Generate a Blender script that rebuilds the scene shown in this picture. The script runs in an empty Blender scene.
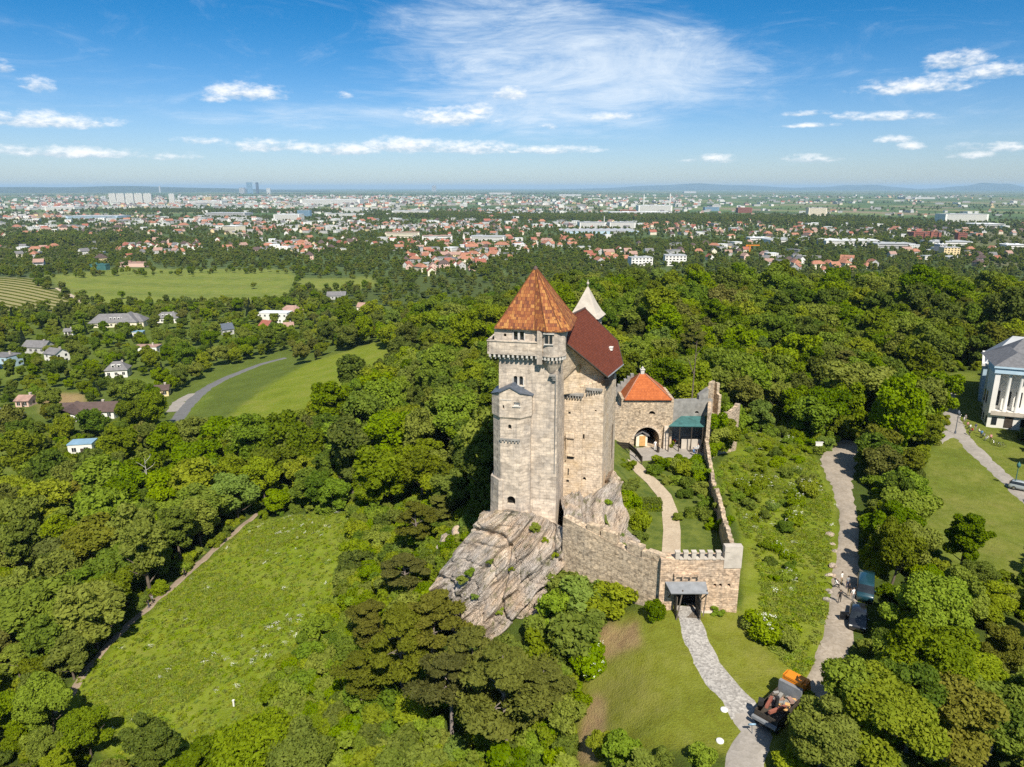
import bpy, bmesh, math, random
import numpy as np
from mathutils import Vector, Matrix, Euler
random.seed(11); RNG = np.random.default_rng(11)
R = math.radians
SC = bpy.context.scene
COL = SC.collection

# ------------------------------------------------------------------ camera, world, sun, exposure
CAMZ, PITCH, FPX = 45.0, R(15.45), 711.0
cam_d = bpy.data.cameras.new('camera'); cam = bpy.data.objects.new('camera', cam_d); COL.objects.link(cam)
cam.location = (0, 0, CAMZ); cam.rotation_euler = (math.pi/2-PITCH, 0, 0)
cam_d.sensor_width = 36; cam_d.lens = 36*FPX/1024; cam_d.clip_start = 0.5; cam_d.clip_end = 200000
SC.camera = cam
SUN_AZ, SUN_EL = R(166), R(50)            # clockwise from the view direction +Y
sd = (math.sin(SUN_AZ)*math.cos(SUN_EL), math.cos(SUN_AZ)*math.cos(SUN_EL), math.sin(SUN_EL))
sl = bpy.data.lights.new('sun', 'SUN'); sun = bpy.data.objects.new('sun', sl); COL.objects.link(sun)
sl.energy = 4.6; sl.angle = R(0.5); sl.color = (1.0, 0.93, 0.82)
sun.rotation_euler = Vector(sd).to_track_quat('Z', 'Y').to_euler()
SC.view_settings.view_transform = 'Standard'; SC.view_settings.look = 'None'
SC.view_settings.exposure = 0.74; SC.view_settings.gamma = 1; SC.view_settings.use_curve_mapping = False
SC.render.engine = 'CYCLES'
cy = SC.cycles
cy.max_bounces = 6; cy.diffuse_bounces = 3; cy.glossy_bounces = 2; cy.transmission_bounces = 3; cy.transparent_max_bounces = 4; cy.volume_bounces = 0
cy.use_denoising = False
try: cy.denoiser = 'OPENIMAGEDENOISE'; cy.denoising_prefilter = 'ACCURATE'
except Exception: pass
cy.sample_clamp_indirect = 4; cy.caustics_reflective = False; cy.caustics_refractive = False

class NT:
    """small helper to write node trees"""
    def __init__(s, tree): s.t = tree; s.n = tree.nodes; s.l = tree.links
    def new(s, typ, **kw):
        n = s.n.new(typ)
        for k, v in kw.items(): setattr(n, k, v)
        return n
    def put(s, sock, v):
        if isinstance(v, bpy.types.NodeSocket): s.l.new(v, sock)
        elif v is not None: sock.default_value = v
    def math(s, op, a, b=None, c=None, clamp=False):
        n = s.new('ShaderNodeMath', operation=op); n.use_clamp = clamp
        s.put(n.inputs[0], a); s.put(n.inputs[1], b); s.put(n.inputs[2], c)
        return n.outputs[0]
    def noise(s, vec, scale, detail=4, rough=.55, dist=0, out=0):
        n = s.new('ShaderNodeTexNoise'); s.put(n.inputs['Vector'], vec)
        n.inputs['Scale'].default_value = scale; n.inputs['Detail'].default_value = detail
        n.inputs['Roughness'].default_value = rough; n.inputs['Distortion'].default_value = dist
        return n.outputs[out]
    def mapr(s, v, a, b, c=0., d=1., smooth=False):
        n = s.new('ShaderNodeMapRange'); n.interpolation_type = 'SMOOTHSTEP' if smooth else 'LINEAR'
        s.put(n.inputs[0], v)
        for i, x in enumerate((a, b, c, d)): s.put(n.inputs[i+1], x)
        return n.outputs[0]
    def mix(s, f, a, b, blend='MIX'):
        n = s.new('ShaderNodeMix', data_type='RGBA', blend_type=blend)
        def c(v): return (*v, 1) if isinstance(v, tuple) and len(v) == 3 else v
        s.put(n.inputs[0], f); s.put(n.inputs[6], c(a)); s.put(n.inputs[7], c(b))
        return n.outputs[2]
    def ramp(s, f, stops):
        n = s.new('ShaderNodeValToRGB'); e = n.color_ramp.elements
        while len(e) < len(stops): e.new(0.5)
        for i, (p, c) in enumerate(stops): e[i].position = p; e[i].color = (*c, 1)
        s.put(n.inputs[0], f); return n.outputs[0]
    def mapping(s, vec, scale=(1,1,1), rot=(0,0,0), loc=(0,0,0)):
        n = s.new('ShaderNodeMapping'); s.put(n.inputs[0], vec)
        n.inputs['Scale'].default_value = scale; n.inputs['Rotation'].default_value = rot; n.inputs['Location'].default_value = loc
        return n.outputs[0]

# ---- the sky
world = bpy.data.worlds.new('World'); SC.world = world; world.use_nodes = True
w = NT(world.node_tree); w.n.clear()
w_out = w.new('ShaderNodeOutputWorld'); w_bg = w.new('ShaderNodeBackground'); w.l.new(w_bg.outputs[0], w_out.inputs[0])
w_bg.inputs[1].default_value = 0.075
sky = w.new('ShaderNodeTexSky', sky_type='NISHITA'); sky.sun_disc = False
sky.sun_elevation = SUN_EL; sky.sun_rotation = SUN_AZ; sky.altitude = 300; sky.air_density = 1.0; sky.dust_density = 0.4; sky.ozone_density = 1.0
tc = w.new('ShaderNodeTexCoord'); DIR = tc.outputs['Generated']
sx = w.new('ShaderNodeSeparateXYZ'); w.l.new(DIR, sx.inputs[0])
AZ = w.math('MULTIPLY', w.math('ARCTAN2', sx.outputs[0], sx.outputs[1]), 180/math.pi)
EL = w.math('MULTIPLY', w.math('ARCSINE', sx.outputs[2]), 180/math.pi)
cxyz = w.new('ShaderNodeCombineXYZ'); w.put(cxyz.inputs[0], AZ); w.put(cxyz.inputs[1], EL)
UV = cxyz.outputs[0]
def az_el(px, py):
    v = Vector(((px-512)/FPX, 1, -(py-383.5)/FPX)); v.rotate(Euler((-PITCH, 0, 0)))
    v.normalize(); return math.degrees(math.atan2(v.x, v.y)), math.degrees(math.asin(v.z))
hs = w.new('ShaderNodeHueSaturation'); hs.inputs['Saturation'].default_value = 1.08; hs.inputs['Value'].default_value = 1.0; hs.inputs['Hue'].default_value = .5
w.l.new(sky.outputs[0], hs.inputs['Color'])
# clearer, deeper blue towards the zenith as on a dry day
deep = w.mapr(EL, 0.5, 13, 0., 1., True)
over = w.mapr(EL, 16, 40, 0., 1., True)      # added: unseen sky above the frame brightened for more fill light
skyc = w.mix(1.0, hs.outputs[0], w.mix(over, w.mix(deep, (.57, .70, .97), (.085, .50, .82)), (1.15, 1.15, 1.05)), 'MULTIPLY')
ns1 = w.noise(w.mapping(UV, (.55, 1.5, 1)), 1.0, 6, .62)
ns2 = w.noise(w.mapping(UV, (1.6, 3.2, 1), loc=(7, 3, 0)), 1.0, 5, .6)
wob = w.math('ADD', w.math('MULTIPLY', w.math('SUBTRACT', ns1, .5), 2.6), w.math('MULTIPLY', w.math('SUBTRACT', ns2, .5), 1.5))
cum = None; shade = None
for (px, py, rx, ry, amp) in [
    (246,94,38,9,1.0),(215,98,14,6,.8),(40,122,58,8,1.0),(75,154,52,6,1),(18,151,24,5,.8),(38,86,13,8,.75),(2,68,9,6,.8),
    (452,119,42,10,1),(478,112,16,9,.8),(510,95,20,7,.95),(268,147,40,7,.9),(345,151,38,7,1),(405,147,50,9,1.05),(470,149,50,8,1),(545,151,55,5,.85),
    (345,96,8,4,.7),(612,117,24,5,.7),(548,127,10,4,.7),(955,62,24,9,1),(990,73,30,7,1),(915,88,44,8,.95),(945,77,16,5,.6),
    (806,114,22,3,.8),(812,126,26,2.5,.7),(850,117,16,4,.7),(890,118,36,5,.95),(895,140,14,4,.8),(910,147,12,4,.8),(712,160,30,5,.65),(810,160,24,5,.8),
    (975,148,24,4,.6),(1008,148,16,5,.85),(972,156,18,4,.6),(200,141,26,4,.55),(160,157,30,4,.5),(740,88,10,4,.3)]:
    a, e = az_el(px, py); ra = rx/FPX*57.3*1.15; re = ry/FPX*57.3*1.25
    dx = w.math('DIVIDE', w.math('SUBTRACT', AZ, a), ra); dy = w.math('DIVIDE', w.math('SUBTRACT', EL, e), re)
    lower = w.math('MULTIPLY', w.math('MINIMUM', dy, 0.), .8)
    dyy = w.math('ADD', dy, lower)
    m = w.math('MULTIPLY_ADD', w.math('ADD', w.math('MULTIPLY', dx, dx), w.math('MULTIPLY', dyy, dyy)), -amp, amp)
    if cum is None: cum = m; shade = dy
    else:
        g = w.math('GREATER_THAN', m, cum)
        mixf = w.new('ShaderNodeMix', data_type='FLOAT'); w.put(mixf.inputs[0], g); w.put(mixf.inputs[2], shade); w.put(mixf.inputs[3], dy); shade = mixf.outputs[0]
        cum = w.math('MAXIMUM', cum, m)
cumd = w.mapr(w.math('ADD', w.math('MAXIMUM', cum, -1.5), w.math('MULTIPLY', wob, .8)), .02, 1.25, 0, .88, True)
ccol = w.mix(w.mapr(w.math('ADD', shade, w.math('MULTIPLY', wob, .9)), -.7, .5, 0, 1, True), (4.6, 5.5, 6.5), (9.2, 9.2, 9.1))
# high thin cloud
def veil(px, py, rx, ry):
    a, e = az_el(px, py)
    dx = w.math('DIVIDE', w.math('SUBTRACT', AZ, a), rx/FPX*57.3); dy = w.math('DIVIDE', w.math('SUBTRACT', EL, e), ry/FPX*57.3)
    return w.mapr(w.math('ADD', w.math('MULTIPLY', dx, dx), w.math('MULTIPLY', dy, dy)), 0, 1.25, 1, 0, True)
c1 = w.noise(w.mapping(UV, (.075, .30, 1), rot=(0, 0, R(-11)), loc=(2.3, 1.2, 0)), 1.0, 8, .70, 2.4)
c2 = w.noise(w.mapping(UV, (.22, 1.3, 1), rot=(0, 0, R(-7)), loc=(5, 0, 0)), 1.0, 5, .7, .8)
ci = w.math('ADD', w.math('MULTIPLY', c1, .7), w.math('MULTIPLY', c2, .38))
vm = w.math('ADD', w.math('MULTIPLY', veil(530, 62, 190, 80), .50), w.math('MULTIPLY', veil(650, 92, 230, 48), .34))
vm = w.math('ADD', vm, w.math('MULTIPLY', veil(690, 55, 120, 40), .26))
vm = w.math('ADD', vm, w.math('MULTIPLY', veil(480, 25, 120, 34), .22))
vm2 = w.math('ADD', w.math('MULTIPLY', veil(330, 118, 140, 14), .28), w.math('MULTIPLY', veil(90, 100, 260, 45), .26))
vm2 = w.math('ADD', vm2, w.math('MULTIPLY', veil(1000, 118, 90, 18), .33))
vm = w.math('ADD', vm, vm2)
cid = w.math('MULTIPLY', w.mapr(w.math('ADD', ci, w.math('MULTIPLY', vm, .55)), .60, 1.16, 0, 1, True), w.math('MINIMUM', w.math('MULTIPLY', vm, 2.0), 1))
cid = w.math('ADD', w.math('MULTIPLY', cid, .74), w.math('MULTIPLY', w.mapr(c1, .5, .8, 0, .16, True), w.mapr(EL, 2, 8, .4, 1)), clamp=True)
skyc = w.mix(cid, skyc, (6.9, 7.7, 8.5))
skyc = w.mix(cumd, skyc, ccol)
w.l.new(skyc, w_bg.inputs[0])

# ------------------------------------------------------------------ projection helpers (pixel -> place in the world)
cp, sp_ = math.cos(PITCH), math.sin(PITCH)
def ray(px, py):
    u = (px-512)/FPX; v = (383.5-py)/FPX
    return np.array([u, cp + v*sp_, -sp_ + v*cp])
def P(px, py, z):
    d = ray(px, py); t = (z-CAMZ)/d[2]; return Vector((d[0]*t, d[1]*t, z))
def PD(px, py, D):
    d = ray(px, py); t = D/math.hypot(d[0], d[1]); return Vector((d[0]*t, d[1]*t, CAMZ + d[2]*t))
def PY(px, py, y):
    d = ray(px, py); t = y/d[1]; return Vector((d[0]*t, y, CAMZ + d[2]*t))
def proj(x, y, z):
    dz = z-CAMZ; Z = y*cp - dz*sp_; U = y*sp_ + dz*cp
    return 512 + FPX*x/Z, 383.5 - FPX*U/Z

# ------------------------------------------------------------------ the lie of the land
CPX = [(690,612,0),(745,625,-.5),(640,622,-.8),(600,650,-3.5),(660,740,-2),(740,750,-1.6),(780,700,-1.3),(600,767,-5.5),(560,690,-7),
 (838,650,-1.5),(845,560,-2),(845,500,-3),(828,458,-4),(790,600,-1),(780,520,-2),(770,460,-2.5),(900,600,-2.5),(900,720,-3),(1010,650,-4),(1000,767,-4.5),
 (960,480,-5.5),(1020,520,-6),(945,410,-6),(1020,420,-6.5),(950,385,-6.5),(880,400,-6),
 (490,648,-8),(440,590,-9.5),(545,645,-6),(505,755,-11.5),(430,700,-13.5),(400,767,-15),(300,767,-19),(150,767,-24),(0,767,-27),
 (350,520,-17.5),(330,580,-18.5),(250,520,-25),(150,610,-25.5),(70,695,-26.5),(200,700,-23.5),(230,600,-23.5),
 (0,650,-29),(0,560,-33),(100,520,-32),(0,480,-37),(120,470,-36),(250,470,-29),(300,440,-28),(430,540,-14),(400,480,-20),(400,400,-25),(460,450,-12),
 (190,410,-42),(85,415,-41),(240,375,-44),(20,365,-47),(100,330,-49),(285,325,-51),(320,365,-36),(260,405,-34),(380,340,-33),
 (200,300,-55),(300,290,-57),(60,300,-53),(20,290,-50),(10,275,-51),(200,272,-60),(60,270,-58),(350,285,-60)]
CXYZ = [(5,88,1),(14,92,.8),(22,95,.8),(25,112,1.0),(3,84,.6),(28,105,.6),(20,84,.6),(18,112,1.2),(30,120,-1),(18,76,1),(0,100,-5),(-4,92,-6),(18,74,.6),(26,73,0),
 (40,160,-4),(40,250,-4),(80,250,-6),(0,200,-9),(-30,300,-20),(20,330,-10),(100,350,-12),(200,350,-13),(200,250,-8),(300,450,-27),(150,480,-28),(60,450,-25),(0,430,-30),(-80,430,-40),
 (60,680,-52),(200,720,-52),(420,700,-48),(-20,640,-56),(350,600,-44),(250,600,-46),(120,600,-46),
 (0,30,-3),(30,30,-4),(-30,30,-22),(0,12,-6),(10,45,-2.6),(-60,40,-26)]
for a in (-62,-40,-25,-10,0,15,30,45,62):
    for D, z in ((1050,-63),(1600,-72),(2600,-82),(5000,-92),(11000,-98),(25000,-100),(46000,-100)):
        CXYZ.append((D*math.sin(R(a)), D*math.cos(R(a)), z))
_c = [tuple(P(px, py, z)) for px, py, z in CPX] + CXYZ
_c = np.array(_c, float)
def _feat(x, y):
    D = np.maximum(np.hypot(x, y), 8.0); a = np.clip(np.arctan2(x, y), -1.15, 1.15)
    return np.stack([a*2.2, np.log(D)], -1)
_cf = _feat(_c[:,0], _c[:,1])
def _k(r): return np.where(r > 1e-9, r*r*np.log(np.maximum(r, 1e-9)), 0)
_n = len(_c)
_A = np.zeros((_n+3, _n+3)); _A[:_n,:_n] = _k(np.linalg.norm(_cf[:,None]-_cf[None], axis=-1)) + np.eye(_n)*.004
_A[:_n,_n] = 1; _A[:_n,_n+1:] = _cf; _A[_n,:_n] = 1; _A[_n+1:,:_n] = _cf.T
_w = np.linalg.solve(_A, np.concatenate([_c[:,2], np.zeros(3)]))
def hz(x, y):
    x = np.atleast_1d(np.asarray(x, float)); y = np.atleast_1d(np.asarray(y, float))
    f = _feat(x.ravel(), y.ravel()); out = np.empty(len(f))
    for i in range(0, len(f), 20000):
        g = f[i:i+20000]
        out[i:i+20000] = _k(np.linalg.norm(g[:,None]-_cf[None], axis=-1)) @ _w[:_n] + _w[_n] + g @ _w[_n+1:]
    D = np.hypot(x.ravel(), y.ravel())
    t = np.clip((D-1000)/500, 0, 1); plain = np.interp(np.log(np.maximum(D, 1)), np.log([1000,1600,2600,5000,11000,25000]), [-62,-72,-82,-92,-98,-100])
    out = out*(1-t) + plain*t
    return out.reshape(x.shape)
def h1(x, y): return float(hz(x, y)[0])
def PT(px, py, up=0.0):
    """where the line of sight through a pixel meets the ground"""
    d = ray(px, py); ts = np.geomspace(14, 30000, 900); zs = CAMZ + d[2]*ts
    g = hz(d[0]*ts, d[1]*ts) + up
    i = int(np.argmax(zs <= g))
    if zs[i] > g[i]: i = len(ts)-1
    lo, hi = ts[max(i-1, 0)], ts[i]
    for _ in range(18):
        m = (lo+hi)/2
        if CAMZ + d[2]*m <= h1(d[0]*m, d[1]*m) + up: hi = m
        else: lo = m
    return Vector((d[0]*hi, d[1]*hi, CAMZ + d[2]*hi))
def inpoly(X, Y, poly):
    X = np.asarray(X, float); Y = np.asarray(Y, float); r = np.zeros(X.shape, bool); n = len(poly)
    for i in range(n):
        x1, y1 = poly[i]; x2, y2 = poly[(i+1) % n]
        c = (y1 > Y) != (y2 > Y)
        with np.errstate(divide='ignore', invalid='ignore'):
            r ^= c & (X < (x2-x1)*(Y-y1)/(y2-y1+1e-12) + x1)
    return r

# ------------------------------------------------------------------ object helpers
def props(o, label=None, cat=None, group=None, kind=None):
    if label: o['label'] = label
    if cat: o['category'] = cat
    if group: o['group'] = group
    if kind: o['kind'] = kind
    return o
def empty(name, loc, label=None, cat=None, group=None, rz=0.0):
    o = bpy.data.objects.new(name, None); COL.objects.link(o); o.location = loc; o.rotation_euler = (0, 0, rz)
    o.empty_display_size = .5
    return props(o, label, cat, group)
def copy_tree(o, parent=None):
    c = o.copy(); COL.objects.link(c)
    if parent is not None: c.parent = parent
    for ch in list(o.children): copy_tree(ch, c)
    return c
class MB:
    """mesh builder: collects polygons and links them as one mesh object"""
    def __init__(s): s.v = []; s.f = []; s.m = []; s.sm = []
    def add(s, verts, faces, mi=0, smooth=False):
        b = len(s.v); s.v += [tuple(v) for v in verts]
        for f in faces: s.f.append([b+i for i in f]); s.m.append(mi); s.sm.append(smooth)
        return s
    def box(s, c, d, rz=0.0, mi=0, tilt=None):
        hx, hy, hz_ = d[0]/2, d[1]/2, d[2]/2
        M = Matrix.Translation(c) @ (Matrix.Rotation(rz, 4, 'Z'))
        if tilt is not None: M = M @ tilt
        vs = [M @ Vector((x, y, z)) for z in (-hz_, hz_) for x, y in ((-hx,-hy),(hx,-hy),(hx,hy),(-hx,hy))]
        return s.add(vs, [(3,2,1,0),(4,5,6,7),(0,1,5,4),(1,2,6,5),(2,3,7,6),(3,0,4,7)], mi)
    def prism(s, poly, z0, z1, mi=0, top=None):
        """upright prism over a counter-clockwise plan; z0, z1 numbers or lists; top = plan of the upper ring"""
        n = len(poly); a0 = z0 if hasattr(z0, '__len__') else [z0]*n; a1 = z1 if hasattr(z1, '__len__') else [z1]*n
        t = top or poly
        if sum(poly[i][0]*poly[(i+1)%n][1]-poly[(i+1)%n][0]*poly[i][1] for i in range(n)) < 0:
            poly = poly[::-1]; t = t[::-1]; a0 = list(a0)[::-1]; a1 = list(a1)[::-1]
        vs = [(p[0], p[1], z) for p, z in zip(poly, a0)] + [(p[0], p[1], z) for p, z in zip(t, a1)]
        return s.add(vs, [list(range(n))[::-1], list(range(n, 2*n))] + [(i, (i+1)%n, n+(i+1)%n, n+i) for i in range(n)], mi)
    def cyl(s, a, b, r0, r1=None, n=8, mi=0, smooth=True):
        a = Vector(a); b = Vector(b); r1 = r0 if r1 is None else r1
        q = (b-a).to_track_quat('Z', 'Y'); vs = []
        for p, r in ((a, r0), (b, r1)):
            for k in range(n):
                t = 2*math.pi*k/n; vs.append(p + q @ Vector((r*math.cos(t), r*math.sin(t), 0)))
        s.add(vs, [(k, (k+1)%n, n+(k+1)%n, n+k) for k in range(n)], mi, smooth)
        return s.add(vs, [list(range(n))[::-1], list(range(n, 2*n))], mi)
    def tube(s, pts, rads, n=6, mi=0):
        for i in range(len(pts)-1): s.cyl(pts[i], pts[i+1], rads[i], rads[i+1], n, mi)
        return s
    def lathe(s, c, prof, n=12, mi=0, smooth=True):
        vs = [(c[0]+r*math.cos(2*math.pi*k/n), c[1]+r*math.sin(2*math.pi*k/n), c[2]+z) for r, z in prof for k in range(n)]
        fs = [(i*n+k, i*n+(k+1)%n, (i+1)*n+(k+1)%n, (i+1)*n+k) for i in range(len(prof)-1) for k in range(n)]
        s.add(vs, fs, mi, smooth)
        return s.add(vs[:n], [list(range(n))[::-1]], mi).add(vs[-n:], [list(range(n))], mi)
    def wall(s, a, b, z0, z1a, z1b=None, t=.8, mi=0, z0b=None):
        """straight wall from a to b (2D), its front line a-b and thickness t to the left of a->b"""
        a = Vector((a[0], a[1])); b = Vector((b[0], b[1])); d = (b-a).normalized(); nn = Vector((-d.y, d.x))*t
        z1b = z1a if z1b is None else z1b; z0b = z0 if z0b is None else z0b
        return s.prism([a, b, b+nn, a+nn], [z0, z0b, z0b, z0], [z1a, z1b, z1b, z1a], mi)
    def mesh(s, name, mats):
        me = bpy.data.meshes.new(name); me.from_pydata(s.v, [], s.f); me.update()
        for m in (mats if isinstance(mats, (list, tuple)) else [mats]): me.materials.append(m)
        me.polygons.foreach_set('material_index', s.m); me.polygons.foreach_set('use_smooth', s.sm)
        return me
    def build(s, name, mats, parent=None, loc=None, rz=0.0):
        o = bpy.data.objects.new(name, s.mesh(name, mats)); COL.objects.link(o)
        if loc is not None: o.location = loc
        if rz: o.rotation_euler = (0, 0, rz)
        if parent is not None:
            o.parent = parent
            if loc is None and not rz:
                o.matrix_parent_inverse = parent_inv(parent)
        return o
def parent_inv(p):
    M = Matrix.Identity(4); q = p
    while q is not None:
        M = (Matrix.Translation(q.location) @ q.rotation_euler.to_matrix().to_4x4() @ Matrix.Diagonal((*q.scale, 1))) @ M if q.parent is None else (q.matrix_parent_inverse @ Matrix.Translation(q.location) @ q.rotation_euler.to_matrix().to_4x4()) @ M
        q = q.parent
    return M.inverted()
def carve(o, *cutters):
    """cut openings out of a mesh for good (no modifier is left behind)"""
    for mb in cutters:
        co = bpy.data.objects.new('cutter', mb.mesh('cutter', [])); COL.objects.link(co)
        if o.parent is not None: pass
        md = o.modifiers.new('cut', 'BOOLEAN'); md.operation = 'DIFFERENCE'; md.solver = 'EXACT'; md.use_self = True; md.object = co
        bpy.context.view_layer.update()
        dg = bpy.context.evaluated_depsgraph_get()
        me = bpy.data.meshes.new_from_object(o.evaluated_get(dg))
        o.modifiers.remove(md); old = o.data; nm = old.name; o.data = me; bpy.data.meshes.remove(old); me.name = nm
        bpy.data.objects.remove(co)
    return o
# ------------------------------------------------------------------ materials
def mat(name):
    m = bpy.data.materials.new(name); m.use_nodes = True; t = NT(m.node_tree); t.n.clear()
    out = t.new('ShaderNodeOutputMaterial'); b = t.new('ShaderNodeBsdfPrincipled'); t.l.new(b.outputs[0], out.inputs[0])
    b.inputs['Roughness'].default_value = .85; b.inputs['Specular IOR Level'].default_value = .25
    return m, t, b, out
def bump(t, b, h, strength=.4, dist=.1):
    n = t.new('ShaderNodeBump'); n.inputs['Strength'].default_value = strength; n.inputs['Distance'].default_value = dist
    t.put(n.inputs['Height'], h); t.l.new(n.outputs[0], b.inputs['Normal'])
def worldpos(t): return t.new('ShaderNodeNewGeometry').outputs['Position']
def plain(name, col, rough=.7, var=.15, scale=1.5, metal=0.0, spec=.3):
    m, t, b, _ = mat(name); b.inputs['Roughness'].default_value = rough; b.inputs['Metallic'].default_value = metal; b.inputs['Specular IOR Level'].default_value = spec
    f = t.noise(t.new('ShaderNodeTexCoord').outputs['Object'], scale, 4)
    t.put(b.inputs['Base Color'], t.mix(t.mapr(f, .3, .7), tuple(c*(1-var) for c in col), tuple(min(1, c*(1+var)) for c in col)))
    return m
def stone(name, c1, c2, stain, bw=.62, bh=.34, mortar=(.22,.2,.17), stainamt=.6, rough_mix=.5, streak=.5, vor=.55):
    m, t, b, _ = mat(name); p = worldpos(t)
    s = t.new('ShaderNodeSeparateXYZ'); t.l.new(p, s.inputs[0])
    wv = t.noise(p, .7, 3)
    u = t.math('MULTIPLY_ADD', s.outputs[1], .83, s.outputs[0]); v = t.math('MULTIPLY_ADD', t.math('SUBTRACT', wv, .5), .25, s.outputs[2])
    c = t.new('ShaderNodeCombineXYZ'); t.put(c.inputs[0], u); t.put(c.inputs[1], v)
    br = t.new('ShaderNodeTexBrick'); t.l.new(c.outputs[0], br.inputs['Vector'])
    br.inputs['Scale'].default_value = 1; br.inputs['Brick Width'].default_value = bw; br.inputs['Row Height'].default_value = bh
    br.inputs['Mortar Size'].default_value = .018; br.inputs['Mortar Smooth'].default_value = .6; br.offset = .43; br.squash = .8; br.squash_frequency = 3
    br.inputs['Color1'].default_value = (*c1, 1); br.inputs['Color2'].default_value = (*c2, 1); br.inputs['Mortar'].default_value = (*mortar, 1)
    n1 = t.noise(p, .33, 6, .65); n2 = t.noise(p, 2.4, 5, .6)
    n3 = t.noise(t.mapping(p, (.9, .9, .10)), 1.1, 5, .65)        # streaks where rain has run down
    n4 = t.noise(t.mapping(p, (.14, .14, 1.25)), 1.0, 4, .6)       # courses that weathered together
    col = t.mix(t.mapr(n2, .3, .72, 0, rough_mix), br.outputs[0], tuple(x*.72 for x in c1))
    col = t.mix(t.mapr(n4, .40, .62, 0, .35), col, tuple(x*1.16 for x in c1))
    n5 = t.noise(t.mapping(p, (.5, .5, 2.2)), 1.0, 5, .7); col = t.mix(t.mapr(n5, .52, .66, 0, .5), col, tuple(x*.62 for x in c2)); col = t.mix(t.mapr(t.noise(p, 1.3, 5, .7), .56, .70, 0, .6), col, tuple(x*.5 for x in c2))
    col = t.mix(t.mapr(n1, .45, .7, 0, stainamt), col, stain)
    col = t.mix(t.mapr(n3, .52, .74, 0, streak), col, (stain[0]*.62, stain[1]*.64, stain[2]*.68))
    vo = t.new('ShaderNodeTexVoronoi'); t.put(vo.inputs['Vector'], t.mapping(p, (1, 1, 1.55))); vo.inputs['Scale'].default_value = 1.15/bw
    sc_ = t.new('ShaderNodeSeparateColor'); t.l.new(vo.outputs['Color'], sc_.inputs[0])
    tone = t.ramp(sc_.outputs[0], [(0, (.58,.55,.52)), (.3, (.94,.92,.90)), (.7, (1.10,1.09,1.07)), (1, (1.32,1.27,1.20))])
    col = t.mix(vor, col, tone, 'MULTIPLY'); vd = t.mapr(vo.outputs['Distance'], .35, .75, 1, .72); cd = t.new('ShaderNodeCombineColor'); [t.put(cd.inputs[i], vd) for i in range(3)]; col = t.mix(vor, col, cd.outputs[0], 'MULTIPLY')
    t.put(b.inputs['Base Color'], col); b.inputs['Roughness'].default_value = .93
    bump(t, b, t.math('ADD', t.math('MULTIPLY', br.outputs['Fac'], -.6), n2), .55, .06)
    return m
M = {}
M['ashlar'] = stone('pale_ashlar', (.64,.54,.43), (.50,.425,.34), (.33,.295,.26), .75, .42, (.30,.26,.215), .8, .5, .8)
M['hall_stone'] = stone('warm_limestone', (.66,.545,.415), (.55,.45,.34), (.50,.36,.20), .55, .32, (.27,.21,.15), .65)
M['rubble'] = stone('rubble_wall', (.60,.475,.335), (.46,.36,.25), (.34,.29,.23), .42, .24, (.19,.155,.115), .6, .75, .5, .95)
M['gate_stone'] = stone('ruddy_wall', (.66,.50,.355), (.50,.345,.225), (.33,.285,.235), .42, .24, (.22,.175,.13), .6, .75, .5, .9)
M['white_stone'] = plain('lime_plaster', (.45,.40,.335), .9, .16, 1.2)
M['frame_stone'] = plain('dressed_stone', (.50,.47,.42), .9, .2, 1.4)
M['dark_stone'] = plain('weathered_stone', (.23,.22,.20), .9, .3, 1.2)
def rooftile(name, cols, row=.28, wid=.24, bumpy=.6, rough=.8):
    m, t, b, _ = mat(name)
    uv = t.new('ShaderNodeUVMap').outputs[0]
    br = t.new('ShaderNodeTexBrick'); t.l.new(uv, br.inputs['Vector']); br.inputs['Scale'].default_value = 1
    br.inputs['Brick Width'].default_value = wid; br.inputs['Row Height'].default_value = row; br.inputs['Mortar Size'].default_value = .02
    br.inputs['Color1'].default_value = (0,0,0,1); br.inputs['Color2'].default_value = (1,1,1,1); br.inputs['Mortar'].default_value = (.0,.0,.0,1)
    n = t.noise(uv, .8, 4); vo = t.new('ShaderNodeTexWhiteNoise'); 
    sc = t.mapping(uv, (1/wid, 1/row, 1)); fl = t.new('ShaderNodeVectorMath', operation='FLOOR'); t.l.new(sc, fl.inputs[0]); t.l.new(fl.outputs[0], vo.inputs['Vector'])
    f = t.math('ADD', t.math('MULTIPLY', vo.outputs['Value'], .8), t.math('MULTIPLY', n, .25))
    k = len(cols); col = t.ramp(f, [(.08+.85*i/(k-1), c) for i, c in enumerate(cols)])
    t.put(b.inputs['Base Color'], t.mix(t.mapr(br.outputs['Fac'], 0, 1, 0, .6), col, tuple(x*.35 for x in cols[0])))
    b.inputs['Roughness'].default_value = rough
    fr = t.new('ShaderNodeSeparateXYZ'); t.l.new(sc, fr.inputs[0])
    bump(t, b, t.math('FRACT', fr.outputs[1]), bumpy, .03)
    return m
M['keep_tile'] = rooftile('mottled_plain_tile', [(.12,.042,.024),(.22,.070,.027),(.29,.105,.032),(.40,.19,.055)], .44, .27)
M['hall_tile'] = rooftile('brown_red_tile', [(.105,.026,.013),(.13,.033,.016),(.155,.040,.020)], .3, .25, .4)
M['orange_tile'] = rooftile('orange_tile', [(.34,.085,.022),(.40,.105,.028),(.46,.13,.035)], .3, .25, .4)
M['slate'] = plain('dark_slate', (.075,.09,.115), .5, .25, 2.5, 0, .5)
M['slate2'] = plain('grey_slate', (.12,.12,.125), .65, .25, 1.5)
M['copper'] = plain('green_copper_sheet', (.045,.13,.125), .55, .3, 1.2)
M['lead'] = plain('grey_lead', (.20,.21,.22), .55, .2, 1.2)
M['timber'] = plain('weathered_timber', (.13,.105,.08), .85, .3, 2)
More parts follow.
